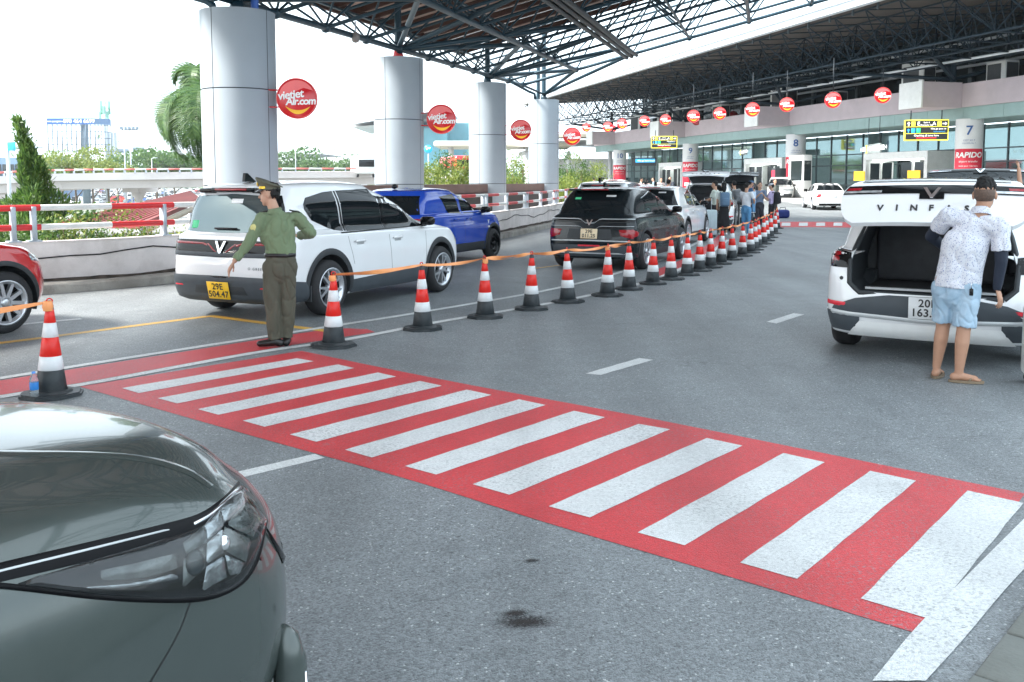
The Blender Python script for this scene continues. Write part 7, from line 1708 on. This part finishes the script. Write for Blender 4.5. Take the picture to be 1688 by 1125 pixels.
# ---- the man at the open boot
M_pr = bpy.data.materials.new('printed_shirt'); M_pr.use_nodes = True; _t = M_pr.node_tree; _b = _t.nodes['Principled BSDF']; _b.inputs['Roughness'].default_value = .85
_tc = _t.nodes.new('ShaderNodeTexCoord'); _v = _t.nodes.new('ShaderNodeTexVoronoi'); _v.inputs['Scale'].default_value = 75; _n = _t.nodes.new('ShaderNodeTexNoise'); _n.inputs['Scale'].default_value = 120
_t.links.new(_tc.outputs['Object'], _v.inputs['Vector']); _t.links.new(_tc.outputs['Object'], _n.inputs['Vector'])
_a = _t.nodes.new('ShaderNodeMath'); _a.operation = 'MULTIPLY_ADD'; _t.links.new(_n.outputs['Fac'], _a.inputs[0]); _a.inputs[1].default_value = .5; _t.links.new(_v.outputs['Distance'], _a.inputs[2])
_r = _t.nodes.new('ShaderNodeMapRange'); _r.inputs[1].default_value = .44; _r.inputs[2].default_value = .62; _t.links.new(_a.outputs[0], _r.inputs[0])
_m = _t.nodes.new('ShaderNodeMix'); _m.data_type = 'RGBA'; _m.inputs[6].default_value = (.2, .23, .4, 1); _m.inputs[7].default_value = (.62, .63, .68, 1); _t.links.new(_r.outputs[0], _m.inputs[0]); _t.links.new(_m.outputs[2], _b.inputs['Base Color'])
M_denim = mat('light_denim', (0.3, 0.42, 0.53), .85, var=.12, vs=4, bump=.2, bs=220, dirt=(0.5, 0.6, 0.68), ds=4, damt=.7); M_navy = mat('navy_sleeve', (0.012, 0.018, 0.035), .7, var=.1); M_flip = mat('tan_sandal', (0.2, 0.15, 0.1), .7, var=.15)
pos = g(1567, 628); mn = thing('person', 'man in patterned white shirt, denim shorts and sandals at the open boot', 'person', pos, math.atan2(-pos.x, pos.y))
LS, RS = Vector((-.075, .1, 1.42)), Vector((.335, .02, 1.335)); LE, RE_ = Vector((-.2, .27, 1.22)), Vector((.345, .0, 1.04)); LW, RW = Vector((.0, .5, 1.04)), Vector((.325, .03, .82))
sk = MB(); cap_(sk, LE, LW, .043, .03); cap_(sk, RE_, RW, .043, .03); cap_(sk, LS, LE, .052, .045); cap_(sk, RS, RE_, .052, .045)
hand(sk, LW, (.8, .6, -.1), (0, .2, -1), .18, 1, .4); hand(sk, RW + Vector((.0, 0, -.015)), (.28, -.05, -.95), (-.85, .4, -.2), .19, 1, .3, 1.2)
cap_(sk, (.02, .05, .9), (.12, .08, 1.3), .09, .09, .65, (1, 0, 0))
LK, RK, LA, RA = Vector((-.075, .1, .47)), Vector((.085, .0, .47)), Vector((-.115, .08, .1)), Vector((.06, -.05, .085))
LH, RH = Vector((-.07, .05, .86)), Vector((.1, .03, .86))
cap_(sk, LH, LK, .085, .06); cap_(sk, RH, RK, .085, .06)
for K_, A_ in ((LK, LA), (RK, RA)):
    mid = K_.lerp(A_, .35); cap_(sk, K_, mid + Vector((0, -.012, 0)), .056, .058); cap_(sk, mid + Vector((0, -.012, 0)), A_, .057, .034)
for A_, d_ in ((LA, Vector((.03, .2, 0))), (RA, Vector((.2, .03, 0)))):
    cap_(sk, Vector((A_.x, A_.y, .05)) - d_ * .18, (A_.x, A_.y, .055), .034, .036); cap_(sk, (A_.x, A_.y, .06), (A_.x + d_.x * .62, A_.y + d_.y * .62, .038), .034, .028); s2 = Vector((d_.y, -d_.x, 0)) * .17
    for q in range(5): cap_(sk, Vector((A_.x, A_.y, .035)) + d_ * .6 + s2 * (q - 2) * .42, Vector((A_.x, A_.y, .03)) + d_ * (.86 - .03 * abs(q - 1)) + s2 * (q - 2) * .5, .012, .009, n=8)
flesh('body', sk, M_skin2, mn, .007, 2)
head(mn, (.205, .125, 1.585), (.12, .99, -.12), 1.1, M_skin2, 'fade', .007, neck=(.17, .09, 1.41))
sh_ = MB(); cap_(sh_, (.025, .05, .9), (.07, .06, 1.15), .175, .185, .72, (1, 0, 0)); cap_(sh_, (.06, .06, 1.12), (.13, .07, 1.29), .185, .15, .66, (1, 0, .2)); cap_(sh_, LS + Vector((.02, 0, -.03)), RS + Vector((-.02, 0, -.02)), .07, .07); cap_(sh_, (.15, .08, 1.33), (.175, .09, 1.43), .1, .072, .85, cut='b'); cap_(sh_, (.14, .08, 1.36), RS + Vector((-.03, 0, .0)), .075, .066); cap_(sh_, (.14, .08, 1.37), LS + Vector((.03, 0, -.0)), .075, .066)
cap_(sh_, (.02, .05, .80), (.03, .05, .95), .185, .175, .76, (1, 0, -.1), cut='a'); cap_(sh_, LS, LS.lerp(LE, .62), .072, .076, cut='b'); cap_(sh_, RS, RS.lerp(RE_, .72), .074, .078, cut='b')
flesh('shirt', sh_, M_pr, mn, .007, 2, .013, 8)
MB().grid([[tuple(Vector((.178, .1, 1.45)) + Vector((rr * math.cos(t) * 1.0, rr * math.sin(t) * 1.02, zz - .02 * math.sin(t)))) for t in np.linspace(-4.2, 1.05, 26)] for rr, zz in ((.082, -.03), (.076, .012), (.068, .03), (.064, .025), (.068, -.02))]).build('collar', M_pr, mn)
sv = MB(); cap_(sv, RS.lerp(RE_, .5), RE_, .054, .05); cap_(sv, RE_, RW, .049, .036); flesh('arm_sleeve', sv, M_navy, mn, .007, 2)
sv = MB(); cap_(sv, LS.lerp(LE, .4), LE, .056, .052); cap_(sv, LE, LW, .05, .036); flesh('arm_sleeve', sv, M_navy, mn, .007, 2)
st = MB(); cap_(st, (.015, .045, .76), (.02, .045, .86), .16, .14, .76, (1, 0, 0), cut='b'); cap_(st, LH + Vector((-.01, 0, -.06)), LK + Vector((0, 0, .03)), .104, .09, cut='b'); cap_(st, RH + Vector((.01, 0, -.06)), RK + Vector((0, 0, .0)), .106, .092, cut='b')
flesh('shorts', st, M_denim, mn, .007, 2, .012, 10)
for A_, d_ in ((LA, Vector((.03, .2, 0))), (RA, Vector((.2, .03, 0)))):
    s2 = Vector((d_.y, -d_.x, 0)).normalized(); dn = d_.normalized(); base = Vector((A_.x, A_.y, 0)); pts = []
    for t in np.linspace(0, 2 * math.pi, 20, endpoint=False): pts.append(base + dn * (.06 + .14 * math.cos(t)) + s2 * (.048 * math.sin(t) * (1.1 + .15 * math.cos(t))))
    fl = MB().prism([(q.x, q.y) for q in pts], .004, .024).build('sandal', M_flip, mn)
    MB().path([base + dn * .07 - s2 * .045 + Vector((0, 0, .02)), base + dn * .12 + Vector((0, 0, .065)), base + dn * .07 + s2 * .045 + Vector((0, 0, .02))], .009, 6).build('strap', M_flip, fl)
ky = MB(); ky.bbox((.13, -.085, .78), (.03, .012, .06), .006); ky.build('key_fob', M_gloss, mn); MB().path([(.13, -.09, .81), (.125, -.1, .84), (.135, -.09, .86)], .004, 5).build('key_ring', M_chrome, mn)
# ---- smaller figures farther off
COLS_ = {}
def cloth(c): 
    k = 'cloth_%d_%d_%d' % tuple(int(255 * x) for x in c); return mat(k, c, .85, var=.08, vs=6)
def figure(lab, px, py, facing, shirt, pants, h=1.66, hair='short', arms='down', skirt=False, pack=None, capc=None, lean=0.0, loc=None, vox=.018, legs=True, skin=M_skin):
    """facing: degrees clockwise from straight away"""
    k = h / 1.7; p = loc if loc is not None else g(px, py); t = thing('person', lab, 'person', p, math.atan2(-p.x, p.y) - R(facing), 'travellers by the cars'); V3 = lambda x, y, z: Vector((x * k, y * k + lean * max(0, z - .9), z * k))
    A = {'down': ((.2, .0, 1.1), (.2, .06, .86)), 'fwd': ((.2, .12, 1.12), (.14, .36, 1.05)), 'up': ((.24, .1, 1.62), (.2, .22, 1.86)), 'hip': ((.3, -.02, 1.15), (.2, .14, 1.02)), 'phone': ((.2, .1, 1.1), (.08, .3, 1.25))}
    aL, aR = (arms if isinstance(arms, tuple) else (arms, arms)); J = {}
    sk_ = MB(); sh = MB(); pn = MB()
    for q, a_ in ((-1, aL), (1, aR)):
        e, w_ = A[a_]; S_, E_, W_ = V3(q * .175, 0, 1.37), V3(q * e[0], e[1], e[2]), V3(q * w_[0], w_[1], w_[2])
        cap_(sk_, S_, E_, .045 * k, .04 * k, n=10); cap_(sk_, E_, W_, .038 * k, .028 * k, n=10); hand(sk_, W_, (W_ - E_), (-q, .2, 0), .17 * k, q, .3); cap_(sh, S_, S_.lerp(E_, .7), .065 * k, .056 * k, n=10)
    cap_(sk_, V3(0, 0, .95), V3(0, 0, 1.3), .1 * k, .1 * k, .65, (1, 0, 0), 12)
    cap_(sh, V3(0, 0, .93), V3(0, 0, 1.2), .155 * k, .165 * k, .66, (1, 0, 0), 14); cap_(sh, V3(0, 0, 1.15), V3(0, 0, 1.31), .165 * k, .12 * k, .62, (1, 0, 0), 14); cap_(sh, V3(-.12, 0, 1.36), V3(.12, 0, 1.36), .062 * k, .062 * k, n=12)
    if legs:
        for q in (-1, 1):
            H_, K_, A2 = V3(q * .085, 0, .86), V3(q * .09, .02, .47), V3(q * .095, -.01, .08)
            cap_(sk_, H_, K_, .075 * k, .055 * k, n=10); cap_(sk_, K_, A2, .05 * k, .034 * k, n=10)
            if not skirt: cap_(pn, H_, K_, .098 * k, .075 * k, n=10); cap_(pn, K_, A2, .075 * k, .058 * k, n=10)
            s3 = MB(); cap_(s3, A2 + V3(0, -.03, -.04), A2 + V3(0, .15, -.045), .042 * k, .036 * k, n=10); flesh('shoe', s3, M_swhite if q and hash(lab) % 2 else M_shoe, t, vox, 1)
        cap_(pn, V3(0, 0, .84), V3(0, 0, .96), .155 * k, .15 * k, .72, (1, 0, 0), 14)
        if skirt: cap_(pn, V3(0, 0, .36), V3(0, 0, .9), .22 * k, .15 * k, .8, (1, 0, 0), 16)
        flesh('skirt' if skirt else 'trousers', pn, cloth(pants), t, vox, 2, .012, 9)
    flesh('body', sk_, skin, t, .013, 1); flesh('shirt', sh, cloth(shirt), t, vox, 2, .012, 9)
    hd_, P_, F_ = head(t, V3(0, .03, 1.58), (0, 1, -.08), k, skin, hair, .012, neck=V3(0, 0, 1.42))
    if capc:
        c_ = MB(); ell(c_, P_(0, -.01, .075), (.093 * k, .108 * k, .06 * k), F_); cap_(c_, P_(-.04, .1, .06), P_(.04, .1, .06), .03 * k, .03 * k, .25, (0, 1, 0)); flesh('cap', c_, cloth(capc), hd_, vox, 1)
    if pack: b_ = MB(); b_.bbox(V3(0, -.2, 1.16), (.3 * k, .2 * k, .46 * k), .07, seg=3); b_.bbox(V3(0, -.3, 1.08), (.22 * k, .07, .24 * k), .03, seg=2); pk = b_.build('backpack', cloth(pack), t); [MB().path([V3(q * .12, -.1, 1.36), V3(q * .13, .06, 1.4), V3(q * .14, .13, 1.2)], .02, 6).build('strap', cloth(pack), pk) for q in (-1, 1)]
    return t
figure('man in white tee reaching for the suitcase handle', 1178, 386, -75, (.6, .66, .6), (.02, .02, .025), 1.72, arms=('fwd', 'fwd'))
figure('woman with long black hair, blue backpack and black skirt beside the suitcase', 1192, 388, -10, (.6, .65, .62), (.012, .012, .015), 1.68, 'long', skirt=True, pack=(.1, .17, .26))
figure('person in grey shirt with sling bag leaning into the second raised boot', 1211, 376, -25, (.3, .3, .29), (.05, .05, .055), 1.72, lean=.15, pack=(.16, .17, .18), arms='fwd')
figure('woman in white blouse and wide jeans holding a child', 1229, 389, 30, (.62, .64, .68), (.09, .25, .45), 1.66, 'bun', arms=('fwd', 'hip'))
figure('woman with dark hair and slate shirt facing us behind the child', 1251, 378, 170, (.15, .2, .29), (.03, .03, .04), 1.68, 'long', arms='phone')
figure('woman in lilac jacket, pale cap and black backpack at the end of the cones', 1271, 378, -75, (.48, .4, .6), (.015, .015, .02), 1.64, 'short', pack=(.02, .02, .025), capc=(.5, .52, .56), arms='phone')
figure('person in blue jacket and blue cap beyond the group', 1236, 368, 60, (.06, .16, .32), (.05, .06, .08), 1.72, capc=(.1, .22, .42))
figure('person in olive jacket near the car that faces us', 1276, 352, 150, (.14, .15, .13), (.05, .05, .05), 1.7)
ch = figure('toddler in pink cap and denim carried on the arm', 0, 0, -60, (.4, .5, .62), (.12, .28, .48), .82, 'short', capc=(.7, .4, .5), loc=Vector((g(1241, 389).x, g(1241, 389).y - .05, .72)), arms='fwd')
figure('man in dark green tee with black hair behind the parked row', 1101, 372, 20, (.05, .1, .07), (.03, .03, .03), 1.78)
figure('traveller in pale pink shirt in front of column 9', 1089, 341, 160, (.6, .45, .42), (.3, .28, .26), 1.7); figure('traveller in dark clothes right beside the one in pink', 1104, 340, 190, (.06, .07, .09), (.03, .03, .04), 1.75)
figure('traveller in white near column 10', 1056, 341, 90, (.62, .62, .6), (.2, .22, .26), 1.7); figure('traveller in blush top turned away near column 10', 1065, 340, 10, (.6, .42, .38), (.1, .1, .12), 1.62, 'long'); figure('traveller in light blue walking between columns 9 and 10', 1077, 338, -90, (.3, .46, .62), (.15, .17, .2), 1.7)
figure('dark-clad traveller by the glazed hall, left of the pair', 979, 338, 30, (.08, .1, .14), (.04, .04, .05), 1.7); figure('dark-clad traveller by the glazed hall, right of the pair', 989, 337, -40, (.05, .06, .09), (.05, .05, .06), 1.75)
figure('driver in white shirt standing by the yellow notice near column 7', 1541, 356, 185, (.62, .63, .65), (.04, .04, .05), 1.72); figure('person in white bending over the car row beyond the raised tailgate', 1466, 372, 60, (.6, .6, .6), (.05, .05, .05), 1.7, lean=.35)
figure('person with watch raising a hand under the black tailgate', 0, 0, 8, (.1, .11, .12), (.04, .04, .05), 1.74, arms=('down', 'up'), vox=.014, skin=M_skin2, loc=Vector((7.62, 14.6, 0)))
settle()
# ------------------------------------------------------------------ summer haze over the plain
M_haze = bpy.data.materials.new('haze_air'); M_haze.use_nodes = True; _t = M_haze.node_tree; _t.nodes.clear()
_o = _t.nodes.new('ShaderNodeOutputMaterial'); _v = _t.nodes.new('ShaderNodeVolumePrincipled'); _v.inputs['Color'].default_value = (0.9, 0.95, 1.0, 1); _v.inputs['Density'].default_value = 0.00022; _v.inputs['Anisotropy'].default_value = 0.2
_t.links.new(_v.outputs[0], _o.inputs['Volume'])
tag(MB().box((0, 2050, 26), (5400, 4400, 64)).build('haze', M_haze), 'pale summer haze softening the distance', 'haze', kind='stuff')
